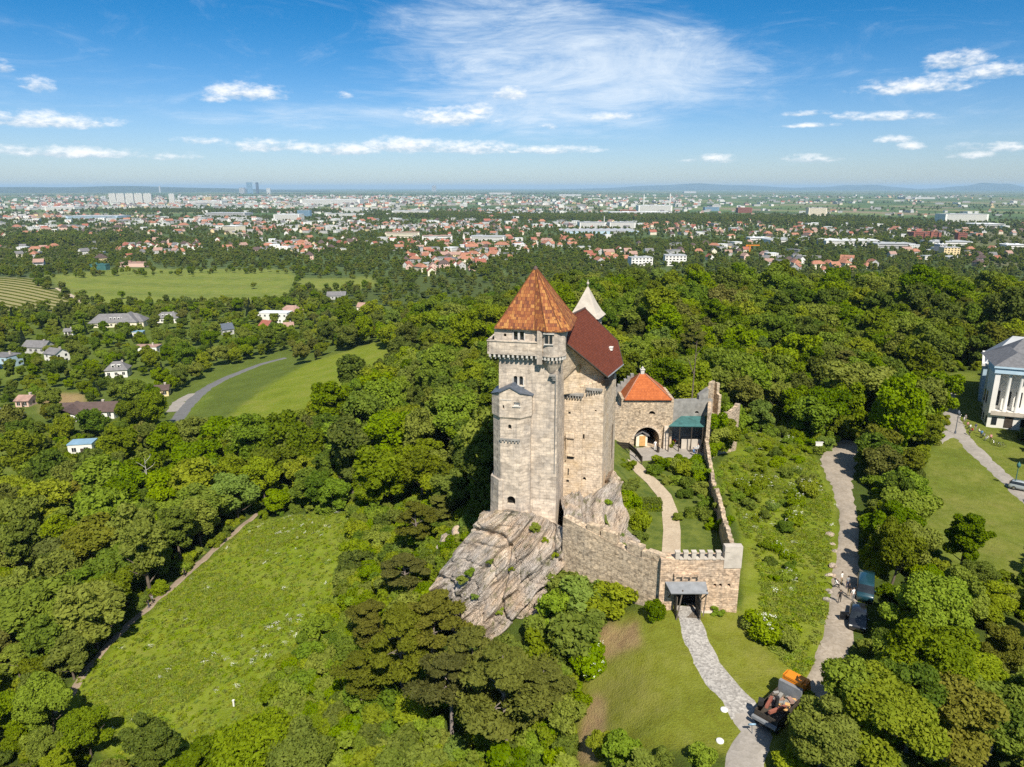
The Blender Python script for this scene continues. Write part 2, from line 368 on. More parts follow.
M['dark_timber'] = plain('dark_timber', (.05,.04,.03), .8, .3, 2)
M['new_timber'] = plain('golden_timber', (.52,.30,.11), .7, .2, 2)
M['glass'] = plain('dark_pane', (.02,.025,.03), .15, .3, 1, 0, .5)
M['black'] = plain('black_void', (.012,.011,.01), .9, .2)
M['white_paint'] = plain('white_paint', (.68,.66,.61), .6, .06, .8)
M['cream'] = plain('cream_render', (.70,.63,.48), .8, .08, .8)
M['yellow_render'] = plain('yellow_render', (.66,.52,.28), .8, .08, .8)
M['grey_render'] = plain('grey_render', (.42,.41,.39), .8, .1, .8)
M['blue_render'] = plain('pale_blue_render', (.38,.50,.58), .8, .1, .8)
M['pink_render'] = plain('pink_render', (.58,.40,.33), .8, .08, .8)
M['roof_red'] = plain('red_clay_roof', (.26,.09,.058), .8, .25, .7)
M['roof_orange'] = plain('orange_clay_roof', (.31,.14,.085), .8, .25, .7)
M['roof_brown'] = plain('brown_roof', (.085,.058,.05), .8, .2, .7)
M['roof_dull'] = plain('dull_pink_roof', (.30,.19,.15), .8, .25, .7)
M['roof_grey'] = plain('grey_roof', (.15,.145,.145), .75, .2, .7)
M['roof_white'] = plain('white_sheet_roof', (.62,.63,.63), .55, .1, .3)
M['roof_lightgrey'] = plain('light_grey_roof', (.36,.37,.375), .6, .15, .3)
M['steel_blue'] = plain('blue_sheet', (.20,.32,.42), .5, .15, .5)
M['rubber'] = plain('rubber', (.02,.02,.02), .9, .2)
M['chrome'] = plain('bright_metal', (.5,.5,.5), .3, .1, 1, 1.0)
M['skin'] = plain('skin', (.50,.31,.22), .6, .08, 4)
M['hair'] = plain('hair', (.06,.04,.025), .7, .2, 6)
M['bark'] = plain('bark', (.12,.095,.07), .95, .35, 3)
M['pine_bark'] = plain('pine_bark', (.20,.165,.14), .95, .3, 3)
M['pale_bark'] = plain('pale_bark', (.42,.40,.36), .9, .3, 3)
def carpaint(name, col):
    m, t, b, _ = mat(name); b.inputs['Base Color'].default_value = (*col, 1); b.inputs['Roughness'].default_value = .28
    b.inputs['Coat Weight'].default_value = .8; b.inputs['Specular IOR Level'].default_value = .5
    return m
M['car_black'] = carpaint('black_car_paint', (.012,.013,.016)); M['car_teal'] = carpaint('teal_car_paint', (.012,.045,.06)); M['car_grey'] = carpaint('silver_car_paint', (.32,.36,.38))
M['cab_orange'] = plain('orange_lorry_paint', (.62,.20,.012), .4, .06, 1)
def leafmat(name, dark, light, trans=.35, rough=.6, varsat=1.0):
    m, t, b, out = mat(name)
    oi = t.new('ShaderNodeObjectInfo'); ge = t.new('ShaderNodeNewGeometry')
    f = t.math('ADD', t.math('MULTIPLY', oi.outputs['Random'], .62), t.math('MULTIPLY', ge.outputs['Random Per Island'], .26))
    n = t.noise(ge.outputs['Position'], .32, 3)
    f = t.math('ADD', f, t.math('MULTIPLY', t.math('SUBTRACT', n, .5), .7), clamp=True)
    col = t.mix(f, dark, light)
    h = t.new('ShaderNodeHueSaturation'); t.put(h.inputs['Hue'], t.math('MULTIPLY_ADD', t.math('FRACT', t.math('MULTIPLY', oi.outputs['Random'], 7.31)), .034, .483)); t.put(h.inputs['Color'], col)
    t.put(h.inputs['Saturation'], t.math('MULTIPLY_ADD', t.math('FRACT', t.math('MULTIPLY', oi.outputs['Random'], 3.7)), .2, .85))
    t.l.new(h.outputs[0], b.inputs['Base Color']); b.inputs['Roughness'].default_value = rough; b.inputs['Specular IOR Level'].default_value = .06
    tr = t.new('ShaderNodeBsdfTranslucent'); mx = t.new('ShaderNodeMixShader'); mx.inputs[0].default_value = trans
    hb = t.mix(1.0, h.outputs[0], (1.25, 1.2, .55), 'MULTIPLY'); t.put(tr.inputs[0], hb)
    t.l.new(b.outputs[0], mx.inputs[1]); t.l.new(tr.outputs[0], mx.inputs[2]); t.l.new(mx.outputs[0], out.inputs[0])
    return m
M['leaf'] = leafmat('broadleaf', (.060,.102,.002), (.245,.305,.007), .38)
M['leaf_bright'] = leafmat('young_leaf', (.11,.17,.003), (.270,.335,.009), .40)
M['leaf_olive'] = leafmat('olive_leaf', (.072,.090,.007), (.195,.20,.018), .3)
M['leaf_purple'] = leafmat('copper_beech_leaf', (.022,.014,.016), (.04,.022,.02), .15)
M['needle'] = leafmat('pine_needle', (.055,.066,.006), (.150,.148,.018), .2, .7)
M['needle_dark'] = leafmat('spruce_needle', (.014,.026,.012), (.032,.048,.018), .15, .7)
M['leaf_far'] = leafmat('far_leaf', (.060,.090,.010), (.185,.220,.022), .3)
M['blossom'] = plain('white_blossom', (.70,.70,.58), .8, .1, 3)
M['grass_blade'] = leafmat('grass_blade', (.165,.225,.010), (.275,.325,.022), .4)
# ground: region colours live in a colour attribute, detail is noise
m, t, b, _ = mat('ground'); p = worldpos(t)
at = t.new('ShaderNodeAttribute'); at.attribute_name = 'tint'
n1 = t.noise(p, .09, 6, .6); n2 = t.noise(p, .8, 6, .65); n3 = t.noise(p, 5.5, 4, .7)
f = t.math('ADD', t.math('ADD', t.math('MULTIPLY', n1, .7), t.math('MULTIPLY', n2, .8)), t.math('MULTIPLY', n3, .8))
v = t.mapr(f, .75, 1.55, .58, 1.5)
hsn = t.new('ShaderNodeHueSaturation'); t.put(hsn.inputs['Value'], v); t.put(hsn.inputs['Hue'], t.mapr(n2, .3, .7, .488, .512)); t.put(hsn.inputs['Color'], at.outputs['Color'])
gs = t.new('ShaderNodeSeparateColor'); t.l.new(at.outputs['Color'], gs.inputs[0]); dryf = t.math('MULTIPLY', t.mapr(gs.outputs[1], .11, .15), t.mapr(t.math('ADD', t.math('MULTIPLY', n1, .6), t.math('MULTIPLY', n2, .5)), .52, .72, 0, .5))
t.put(b.inputs['Base Color'], t.mix(dryf, hsn.outputs[0], (.21,.165,.06))); b.inputs['Roughness'].default_value = .95; b.inputs['Specular IOR Level'].default_value = .1
bump(t, b, t.math('ADD', n3, n2), .8, .25)
M['ground'] = m
def gravel(name, c1, c2, c3, sc=3.0, pat=.6):
    m, t, b, _ = mat(name); p = worldpos(t)
    vo = t.new('ShaderNodeTexVoronoi'); t.put(vo.inputs['Vector'], p); vo.inputs['Scale'].default_value = sc
    n = t.noise(p, .5, 5, .65); n2 = t.noise(p, 6, 4, .6)
    s = t.new('ShaderNodeSeparateColor'); t.l.new(vo.outputs['Color'], s.inputs[0])
    col = t.mix(s.outputs[0], c1, c2); col = t.mix(t.mapr(n, .45, .7, 0, pat), col, c3); col = t.mix(t.mapr(n2, .35, .75, 0, .35), col, tuple(x*.5 for x in c1))
    t.put(b.inputs['Base Color'], col); b.inputs['Roughness'].default_value = .95
    bump(t, b, t.math('ADD', vo.outputs['Distance'], n2), .5, .05)
    return m
M['gravel'] = gravel('pale_gravel', (.27,.225,.17), (.35,.30,.24), (.21,.175,.13))
M['cobble'] = gravel('cobblestone', (.22,.205,.185), (.43,.405,.365), (.32,.295,.26), 5.0, .1)
M['sand_path'] = gravel('sandy_path', (.40,.32,.225), (.48,.40,.29), (.32,.25,.17), 4)
M['earth_path'] = gravel('earth_path', (.25,.19,.135), (.32,.25,.18), (.17,.13,.09), 4)
M['asphalt'] = gravel('old_asphalt', (.13,.13,.13), (.17,.168,.165), (.105,.105,.10), 6)
M['paving'] = gravel('grey_paving', (.27,.245,.21), (.33,.30,.265), (.22,.20,.175), 2)
# rock: tilted strata
m, t, b, _ = mat('limestone_strata'); p = worldpos(t)
s3 = t.new('ShaderNodeSeparateXYZ'); t.l.new(p, s3.inputs[0])
acr = t.math('SUBTRACT', t.math('MULTIPLY', s3.outputs[0], .76), t.math('MULTIPLY', s3.outputs[2], .65)); alo = t.math('ADD', t.math('MULTIPLY', s3.outputs[0], .65), t.math('MULTIPLY', s3.outputs[2], .76))
cx3 = t.new('ShaderNodeCombineXYZ'); t.put(cx3.inputs[0], alo); t.put(cx3.inputs[1], s3.outputs[1]); t.put(cx3.inputs[2], acr); rp = cx3.outputs[0]
dn = t.noise(p, .5, 4, .6, 0, 1)
vm_ = t.new('ShaderNodeVectorMath', operation='MULTIPLY_ADD'); t.put(vm_.inputs[0], dn); vm_.inputs[1].default_value = (.5,.5,.35); t.put(vm_.inputs[2], rp)
st = t.noise(t.mapping(vm_.outputs[0], (.10, .4, 1.25)), 1.0, 7, .68); st2 = t.noise(t.mapping(vm_.outputs[0], (.20, .9, 3.0)), 1.0, 5, .7)
big = t.noise(p, .17, 4); sm = t.noise(p, 3.2, 5, .65)
col = t.ramp(st, [(.26,(.13,.10,.075)),(.38,(.32,.25,.185)),(.52,(.50,.385,.28)),(.66,(.62,.52,.40))])
col = t.mix(t.mapr(big, .42, .58, 0, .75), col, t.ramp(st2, [(.35,(.20,.185,.17)),(.6,(.43,.40,.365))]))
col = t.mix(t.mapr(st2, .33, .41, .75, 0), col, (.10,.08,.065))
col = t.mix(t.mapr(t.noise(p, .8, 6, .7), .54, .66, 0, .8), col, (.115,.115,.035))
t.put(b.inputs['Base Color'], col); b.inputs['Roughness'].default_value = .95
bump(t, b, t.math('ADD', t.math('MULTIPLY', st, 1.6), t.math('ADD', st2, t.math('MULTIPLY', sm, .5))), 1.0, .4)
M['rock'] = m
# ------------------------------------------------------------------ ground sheet
def wpoly(pix): return [tuple(PT(px, py))[:2] for px, py in pix]
MEADOW_L = wpoly([(62,700),(90,668),(150,612),(200,568),(252,521),(300,516),(352,512),(360,545),(345,590),(318,625),(285,660),(270,720),(230,767),(120,767),(75,730)])
STRIP_L = wpoly([(205,440),(236,410),(268,386),(310,362),(378,342),(396,352),(402,366),(352,392),(318,416),(290,444),(240,458)])
MEADOW_F = wpoly([(600,625),(660,605),(745,612),(800,660),(830,668),(770,767),(575,780),(575,700)])
SLOPE_R = wpoly([(742,620),(742,540),(718,470),(745,430),(812,448),(838,500),(842,560),(832,640),(800,680)])
LAWN_R = wpoly([(915,490),(925,455),(945,425),(942,372),(980,372),(990,420),(1060,470),(1060,600),(985,580),(936,562),(906,520)])
LAWN_R2 = wpoly([(1000,640),(1060,600),(1060,720),(1015,690)])
FIELD_A = wpoly([(40,276),(120,268),(290,270),(298,279),(285,306),(180,306),(110,306),(75,297)])
FIELD_B = wpoly([(300,279),(375,277),(378,287),(300,292)])
VINEYARD = wpoly([(-60,284),(0,278),(30,279),(66,297),(90,308),(0,312),(-60,312)])
GARDENS = [wpoly(q) for q in ([(65,440),(130,435),(130,455),(70,458)], [(125,375),(160,378),(160,395),(130,395)], [(0,445),(20,450),(20,500),(-30,500)], [(0,360),(25,360),(20,380),(-20,385)], [(180,402),(215,392),(205,408),(178,420)])]
DRY = [wpoly([(38,397),(85,392),(88,408),(45,414)]), wpoly([(578,745),(584,705),(600,690),(608,705),(606,730),(598,767),(578,767)]), wpoly([(598,625),(640,622),(640,645),(600,660)])]
CASTLE = [(-6,77),(12,68),(27,68),(30,76),(36,118),(44,122),(44,132),(18,132),(10,108),(-5,96),(-9,86)]
azs = np.concatenate([np.linspace(-180, -64, 24)[:-1], np.linspace(-64, 64, 400), np.linspace(64, 180, 24)[1:]])
rads = np.concatenate([np.geomspace(9, 420, 340), np.geomspace(420, 60000, 240)[1:]])
AA, DD = np.meshgrid(np.radians(azs), rads); GX = DD*np.sin(AA); GY = DD*np.cos(AA)
GZ = hz(GX, GY)
near = np.exp(-((DD-150)/260)**2)
GZ += near*.22*(np.sin(GX*.55+np.sin(GY*.4)*1.7)*np.cos(GY*.61+np.sin(GX*.33)))
def ripple(x, y):
    D = np.hypot(x, y); return np.exp(-((D-150)/260)**2)*.22*(np.sin(x*.55+np.sin(y*.4)*1.7)*np.cos(y*.61+np.sin(x*.33)))
def gz(x, y): return float(hz(x, y)[0] + ripple(np.float64(x), np.float64(y)))
tint = np.empty(GX.shape+(3,)); tint[:] = (.055,.078,.012)
r1 = np.random.default_rng(5)
def cell_hash(i, j): return np.mod(np.sin(i*127.1+j*311.7)*43758.5453, 1.0)
# plain: a patchwork of fields and built-up ground
ca, sa = math.cos(.35), math.sin(.35)
U = GX*ca+GY*sa; V = -GX*sa+GY*ca
hh = cell_hash(np.floor(U/900+.3*np.sin(V/1300)), np.floor(V/260)); h2 = cell_hash(np.floor(U/260), np.floor(V/900))
hc = np.where(np.mod(np.floor(U/2600)+np.floor(V/2100), 2) > 0, hh, h2)
fcol = 1.45*np.array([(.04,.065,.02),(.055,.085,.026),(.075,.105,.032),(.035,.055,.02),(.11,.115,.05),(.045,.075,.022),(.05,.08,.025),(.13,.11,.07)])
fi = (hc*len(fcol)).astype(int); far = DD > 900
tint[far] = fcol[fi[far]]
tint[(DD > 190) & (DD < 640) & (GX < -20)] = (.085,.115,.018)
town = (DD > 620) & (DD < 2600); tint[town] = tint[town]*.4 + np.array((.065,.085,.028))*.6
wood = DD < 620; 
for poly, c in [(MEADOW_L, (.155,.205,.012)), (STRIP_L, (.145,.185,.014)), (MEADOW_F, (.150,.168,.018)), (SLOPE_R, (.150,.190,.014)), (LAWN_R, (.120,.150,.020)),
                (LAWN_R2, (.15,.135,.05)), (FIELD_A, (.15,.185,.03)), (FIELD_B, (.145,.175,.028)), (VINEYARD, (.24,.22,.10))]:
    tint[inpoly(GX, GY, poly)] = c
tint[inpoly(GX, GY, FIELD_A) & (np.mod(GY/75+.1*np.sin(GX/60), 1) < .36)] = (.105,.14,.024)
for q in GARDENS: tint[inpoly(GX, GY, q)] = (.10,.14,.018)
for q in DRY: tint[inpoly(GX, GY, q)] = (.27,.19,.09)
nr, nc = GX.shape
idx = np.arange(nr*nc).reshape(nr, nc)
faces = np.stack([idx[:-1,:-1], idx[1:,:-1], idx[1:,1:], idx[:-1,1:]], -1).reshape(-1, 4)[:, ::-1]
gm = bpy.data.meshes.new('ground')
gm.vertices.add(nr*nc); gm.vertices.foreach_set('co', np.stack([GX, GY, GZ], -1).astype(np.float32).ravel())
gm.loops.add(faces.size); gm.loops.foreach_set('vertex_index', faces.ravel().astype(np.int32))
gm.polygons.add(len(faces)); gm.polygons.foreach_set('loop_start', (np.arange(len(faces))*4).astype(np.int32)); gm.polygons.foreach_set('loop_total', np.full(len(faces), 4, np.int32))
gm.update(); gm.validate()
ca_ = gm.color_attributes.new('tint', 'FLOAT_COLOR', 'POINT')
# soften region borders a little so no border is a razor line
T = tint.copy()
for _ in range(2):
    T[1:-1,1:-1] = .4*T[1:-1,1:-1] + .15*(T[:-2,1:-1]+T[2:,1:-1]+T[1:-1,:-2]+T[1:-1,2:])
ca_.data.foreach_set('color', np.concatenate([T, np.ones(T.shape[:2]+(1,))], -1).astype(np.float32).ravel())
gm.polygons.foreach_set('use_smooth', np.ones(len(faces), bool)); gm.materials.append(M['ground'])
ground = bpy.data.objects.new('ground', gm); COL.objects.link(ground); props(ground, 'green hilly ground running out to the flat plain', 'ground', kind='structure')

def strip(name, pts, widths, material, label, cat, off=.10, step=1.5, ragged=.12):
    """a path draped over the ground along a line of places"""
    P2 = [Vector(p[:2]) for p in pts]; out = []
    for i in range(len(P2)-1):
        p0 = P2[max(i-1, 0)]; p1 = P2[i]; p2 = P2[i+1]; p3 = P2[min(i+2, len(P2)-1)]
        n = max(2, int((p2-p1).length/step))
        for k in range(n):
            t = k/n
            q = .5*((2*p1) + (p2-p0)*t + (2*p0-5*p1+4*p2-p3)*t*t + (3*p1-p0-3*p2+p3)*t**3)
            out.append((q, widths[i]*(1-t)+widths[i+1]*t))
    out.append((P2[-1], widths[-1])); mb = MB(); vs = []; K = 7; rr = random.Random(name)
    for i, (q, wd) in enumerate(out):
        d = (out[min(i+1, len(out)-1)][0]-out[max(i-1, 0)][0]).normalized(); nn = Vector((-d.y, d.x))
        e0 = -.5*wd*(1+rr.uniform(-ragged, ragged)); e1 = .5*wd*(1+rr.uniform(-ragged, ragged))
        for j in range(K):
            u = j/(K-1); c = q + nn*(e0*(1-u)+e1*u)
            vs.append((c.x, c.y, gz(c.x, c.y) + (off if 0 < j < K-1 else -.12)))
    fs = [(i*K+j, (i+1)*K+j, (i+1)*K+j+1, i*K+j+1) for i in range(len(out)-1) for j in range(K-1)]
    fs = [f[::-1] for f in fs]
    o = mb.add(vs, fs, 0, True).build(name, material)
    return props(o, label, cat, kind='structure')
def pts_of(pix): return [PT(a, b) for a, b in pix]
strip('cobbled_path', pts_of([(686,607),(694,632),(708,662),(728,690),(748,716)]), [2.9,3.1,3.4,3.6,4.0], M['cobble'], 'pale cobbled path curving from the castle gate to the lorry', 'path')
strip('driveway', pts_of([(747,714),(757,735),(748,757),(736,785)]), [3.9,3.6,3.6,3.6], M['paving'], 'grey driveway coming out below the orange lorry', 'path')
strip('gravel_lane', pts_of([(850,440),(838,462),(842,490),(849,520),(847,560),(844,600),(838,640),(828,665),(812,700)]), [5,7.5,3.8,3.2,3.3,3.6,3.4,3.2,3.0], M['gravel'], 'gravel lane under the trees where the cars are parked', 'lane')
strip('palace_path', pts_of([(947,378),(950,400),(953,424),(968,443),(1000,474),(1030,502),(1060,530)]), [3.2,3.4,5.0,4.0,3.6,3.4,3.4], M['paving'], 'pale path running along the white palace', 'path')
strip('side_path', pts_of([(935,442),(952,432)]), [3.2,3.0], M['paving'], 'short pale path joining the palace path', 'path')
strip('footpath', pts_of([(258,514),(225,540),(190,571),(150,606),(112,641),(86,672),(68,697),(45,722)]), [1.8,1.9,1.9,2.0,1.8,1.7,1.6,1.5], M['earth_path'], 'narrow earth footpath along the upper edge of the meadow', 'path')
strip('village_road', pts_of([(168,432),(183,412),(192,401),(206,389),(226,378),(246,370),(262,364),(285,358)]), [6.5,6.8,6.8,6.5,6.2,6,5.5,5.5], M['asphalt'], 'grey asphalt road bending between villas and grassy hill', 'road', .16, 3)
strip('forecourt', pts_of([(172,412),(180,402),(192,394)]), [5,7,5], M['paving'], 'paved forecourt beside the bending road', 'forecourt', .12, 3)
strip('vineyard_track', pts_of([(58,288),(68,294),(80,300),(86,304)]), [6,6,6,6], M['sand_path'], 'pale track between vineyard and green field', 'track', .2, 4)
# air over the plain
hb = MB().box((0, 0, 25), (124000, 124000, 290)).build('haze', [])
hm = bpy.data.materials.new('haze'); hm.use_nodes = True; t = NT(hm.node_tree); t.n.clear()
ho = t.new('ShaderNodeOutputMaterial'); pv = t.new('ShaderNodeVolumePrincipled'); t.l.new(pv.outputs[0], ho.inputs['Volume'])
pv.inputs['Color'].default_value = (.52,.77,1.0,1); pv.inputs['Density'].default_value = 3.4e-5; pv.inputs['Anisotropy'].default_value = .0
hm.volume_intersection_method = 'FAST' if hasattr(hm, 'volume_intersection_method') else None
hb.data.materials.append(hm); props(hb, 'thin bluish haze lying over the distant plain', 'haze', kind='stuff')
# ------------------------------------------------------------------ plants
def leaves_mesh(name, cen, nrm, size, material, rng, fold=.25, aspect=1.5):
    """many small folded leaf sprays, each a diamond of two faces"""
    n = len(cen); nrm = nrm/np.linalg.norm(nrm, axis=1, keepdims=True)
    a = rng.normal(size=(n, 3)); t = a - (a*nrm).sum(1, keepdims=True)*nrm; t /= np.linalg.norm(t, axis=1, keepdims=True); s = np.cross(nrm, t)
    L = size[:, None]*aspect/2; Wd = size[:, None]/2
    v0 = cen - t*L; v1 = cen + s*Wd - nrm*Wd*fold*2; v2 = cen + t*L*.9 - nrm*L*fold; v3 = cen - s*Wd - nrm*Wd*fold*2
    vs = np.stack([v0, v1, v2, v3], 1).reshape(-1, 3).astype(np.float32)
    b = np.arange(n)*4; fs = np.stack([b, b+1, b+2, b, b+2, b+3], 1).reshape(-1).astype(np.int32)
    me = bpy.data.meshes.new(name); me.vertices.add(len(vs)); me.vertices.foreach_set('co', vs.ravel())
    me.loops.add(len(fs)); me.loops.foreach_set('vertex_index', fs); nf = len(fs)//3
    me.polygons.add(nf); me.polygons.foreach_set('loop_start', np.arange(nf, dtype=np.int32)*3); me.polygons.foreach_set('loop_total', np.full(nf, 3, np.int32))
    me.update(); me.materials.append(material); return me
def crown_points(rng, h, r, base, nl, nleaf, lobe=(.26,.42), squash=1.0, jitter=.6, up=.35):
    c = np.array((0, 0, base + (h-base)*.5)); rad = np.array((r, r, (h-base)*.5*squash))
    d = rng.normal(size=(nl, 3)); d[:, 2] = d[:, 2]*.9 + .18; d /= np.linalg.norm(d, axis=1, keepdims=True)
    lc = c + d*rad*rng.uniform(.42, .86, (nl, 1)); lc += rng.normal(0, 1, (nl, 3))*np.array((r*.13, r*.13, r*.10)); lr = r*rng.uniform(lobe[0], lobe[1], nl)
    lr *= np.where(lc[:, 2] > c[2]+rad[2]*.5, .85, 1)
    k = rng.choice(nl, nleaf*2, p=lr**2/np.sum(lr**2)); q = rng.normal(size=(len(k), 3)); q[:, 2] += .15; q /= np.linalg.norm(q, axis=1, keepdims=True)
    rr = lr[k]*np.where(rng.random(len(k)) < .8, rng.uniform(.84, 1.08, len(k)), rng.uniform(.4, .9, len(k)))
    p = lc[k] + q*rr[:, None]*np.array((1, 1, .82))
    depth = np.zeros(len(p))
    for i in range(nl):
        dd = lr[i] - np.linalg.norm((p-lc[i])/np.array((1, 1, .82)), axis=1); depth = np.maximum(depth, np.where(k == i, 0, dd/lr[i]))
    keep = (depth < .22) | (rng.random(len(p)) < .12); p = p[keep][:nleaf]; q = q[keep][:nleaf]
    nr = q*.75 + rng.normal(size=q.shape)*jitter + np.array((0, 0, up)); return p, nr
def trunk_mb(rng, h, base, r, spread, n=6):
    mb = MB(); top = base + (h-base)*.55; lean = rng.normal(0, .03*h, 2)
    mb.tube([(0,0,-.6), (0,0,.4), (lean[0]*.5, lean[1]*.5, base), (lean[0], lean[1], top)], [r*1.5, r, r*.8, r*.3], 7)
    for i in range(n):
        a = 2*math.pi*(i+rng.random()*.6)/n; z0 = base*.9 + (top-base)*rng.random()*.6; e = spread*rng.uniform(.55, .85)
        p0 = (lean[0]*.6, lean[1]*.6, z0); p1 = (lean[0]+e*.5*math.cos(a), lean[1]+e*.5*math.sin(a), z0+e*.35); p2 = (lean[0]+e*math.cos(a), lean[1]+e*math.sin(a), z0+e*.8)
        mb.tube([p0, p1, p2], [r*.45, r*.28, r*.1], 5)
    return mb
BROAD = {}   # archetype meshes: (crown mesh, trunk mesh, height, radius)
def broad(key, seed, h, r, base, nl, nleaf, ls, material, squash=1.0, lobe=(.25,.41)):
    rng = np.random.default_rng(seed); p, nr = crown_points(rng, h, r, base, nl, nleaf, lobe, squash)
    cm = leaves_mesh('crown', p, nr, ls*rng.uniform(.65, 1.35, len(p)), material, rng)
    tm = trunk_mb(rng, h, base, .022*h, r).mesh('trunk', M['bark'])
    BROAD.setdefault(key, []).append((cm, tm, h, r))
for i, (h, r, base, nl) in enumerate([(13,4.6,2.6,30),(14.5,4.4,3,34),(12,4.9,2.4,28),(11,3.8,2.2,24),(15,5.0,3.2,38),(12.5,4.2,2.2,30)]):
    broad('near', 20+i, h, r, base, nl, 13000, .34, M['leaf']); broad('mid', 40+i, h, r, base, nl, 5200, .52, M['leaf'])
for i, (h, r, base, nl) in enumerate([(12,4.4,2.5,30),(10.5,4.2,2,26)]):
    broad('near_bright', 60+i, h, r, base, nl, 14000, .30, M['leaf_bright']); broad('mid_bright', 64+i, h, r, base, nl, 5000, .5, M['leaf_bright'])
    broad('near_olive', 70+i, h, r*.95, base, nl, 11000, .30, M['leaf_olive']); broad('mid_olive', 74+i, h, r*.95, base, nl, 4200, .5, M['leaf_olive'])
for i, (h, r, base, nl) in enumerate([(17,3.7,2.6,34),(10,5.3,1.6,30)]):
    broad('near', 26+i, h, r, base, nl, 13000, .34, M['leaf'], lobe=(.18,.46)); broad('mid', 46+i, h, r, base, nl, 5200, .52, M['leaf'], lobe=(.18,.46))
broad('purple', 80, 12, 5, 2, 26, 4500, .55, M['leaf_purple'])
for i, (h, r, base, nl) in enumerate([(12,5.0,1.2,14),(11,4.6,1.0,12),(13,4.4,1.5,14)]): broad('far', 90+i, h, r, base, nl, 900, 1.25, M['leaf_far'])
# black pines: flat pads of needles on bare branches
def pine(key, seed, h, r, npad, nn, ls, low=.42):
    rng = np.random.default_rng(seed); mb = MB(); lean = rng.normal(0, .025*h, 2); tr = .018*h
    mb.tube([(0,0,-.6), (lean[0]*.3, lean[1]*.3, h*.35), (lean[0]*.7, lean[1]*.7, h*.7), (lean[0], lean[1], h*.95)], [tr*1.35, tr, tr*.7, tr*.2], 7)
    P_, N_ = [], []
    for i in range(npad):
        f = (i+.5)/npad; z = h*(low + (1-low)*f**.85); rm = r*(1-.72*max(0, f-.35)/.65)*(.75+.25*min(1, f*4)); a = i*2.4+rng.random()
        e = rm*rng.uniform(.35, .95); c = np.array((lean[0]*z/h+e*math.cos(a), lean[1]*z/h+e*math.sin(a), z + rng.normal(0, .02*h)))
        pr = r*rng.uniform(.25, .42)*(1-.35*f); n = int(nn/npad)
        mb.tube([(lean[0]*z/h, lean[1]*z/h, z-.10*h), tuple(c*[.6,.6,1]+np.array((0,0,-.03*h))), tuple(c)], [tr*.32, tr*.2, tr*.08], 5)
        q = rng.normal(size=(n, 3)); q /= np.linalg.norm(q, axis=1, keepdims=True); q *= rng.random((n, 1))**.4
        q[:, 2] = q[:, 2]*.34 + .12*(1-(q[:, 0]**2+q[:, 1]**2)); P_.append(c + q*pr*[1.15, 1.15, 1]); g = q*[.6,.6,1.5]; N_.append(g + rng.normal(size=(n, 3))*.5 + [0,0,.45])
    p = np.concatenate(P_); nr = np.concatenate(N_)
    BROAD.setdefault(key, []).append((leaves_mesh('crown', p, nr, ls*rng.uniform(.6, 1.3, len(p)), M['needle'], rng, .3, 1.9), mb.mesh('trunk', M['pine_bark']), h, r))
for i in range(3): pine('pine', 100+i, 12.5, 4.7, 23, 13000, .26, .40+.05*i)
# spruces and other pointed conifers
def spruce(key, seed, h, r, nn, ls):
    rng = np.random.default_rng(seed); f = rng.random(nn)**1.25; ring = np.floor(f*14)/14 + .03*rng.random(nn); a = rng.random(nn)*6.283; arm = np.cos((a + ring*40)*5)*.12+.88
    rr = r*(1-f)*arm*rng.uniform(.35, 1.05, nn)**.6; p = np.stack([rr*np.cos(a), rr*np.sin(a), h*(.06+.94*f) - rr*.28 + .25*h/14*np.sin(f*88)], 1)
    nr = np.stack([np.cos(a)*.5, np.sin(a)*.5, np.full(nn, .8)], 1) + rng.normal(size=(nn, 3))*.4
    mb = MB(); mb.tube([(0,0,-.5), (0,0,h*.5), (0,0,h*.97)], [.02*h, .013*h, .003*h], 6)
    BROAD.setdefault(key, []).append((leaves_mesh('crown', p, nr, ls*rng.uniform(.6, 1.3, nn), M['needle_dark'], rng, .3, 1.7), mb.mesh('trunk', M['bark']), h, r))
for i in range(2): spruce('spruce', 110+i, 13, 3.0, 4200, .46)
# shrubs
def shrub(key, seed, h, r, nl, nleaf, ls, material, flowers=0):
    rng = np.random.default_rng(seed); p, nr = crown_points(rng, h, r, -.15*h, nl, nleaf, (.34,.5), 1.0)
    ok = p[:, 2] > -.2; cm = leaves_mesh('foliage', p[ok], nr[ok], ls*rng.uniform(.6, 1.35, ok.sum()), material, rng); fm = None
    if flowers:
        q, n2 = crown_points(rng, h*1.03, r*1.03, -.1*h, nl, flowers*5, (.34,.5), 1.0); c = q[rng.choice(len(q), flowers)]; c = c[c[:, 2] > h*.25]
        c = (c[:, None] + rng.normal(0, .09, (len(c), 7, 3))*[1,1,.5]).reshape(-1, 3)
        fm = leaves_mesh('blossom', c, rng.normal(size=c.shape)*.4+[0,-.2,1], np.full(len(c), .085), M['blossom'], rng, .1, 1.1)
    BROAD.setdefault(key, []).append((cm, fm, h, r))
for i in range(3): shrub('shrub', 120+i, 2.3, 1.5, 12, 2600, .21, M['leaf_bright']); shrub('shrub_dark', 126+i, 2.4, 1.5, 12, 2600, .21, M['leaf'])
for i in range(2): shrub('shrub_flower', 132+i, 2.5, 1.7, 12, 2600, .21, M['leaf_bright'], 40)
TREES = []      # (x, y, crown radius) of everything placed, to keep spacing
PLACED = []     # (distance, empty, mean tone) for labels
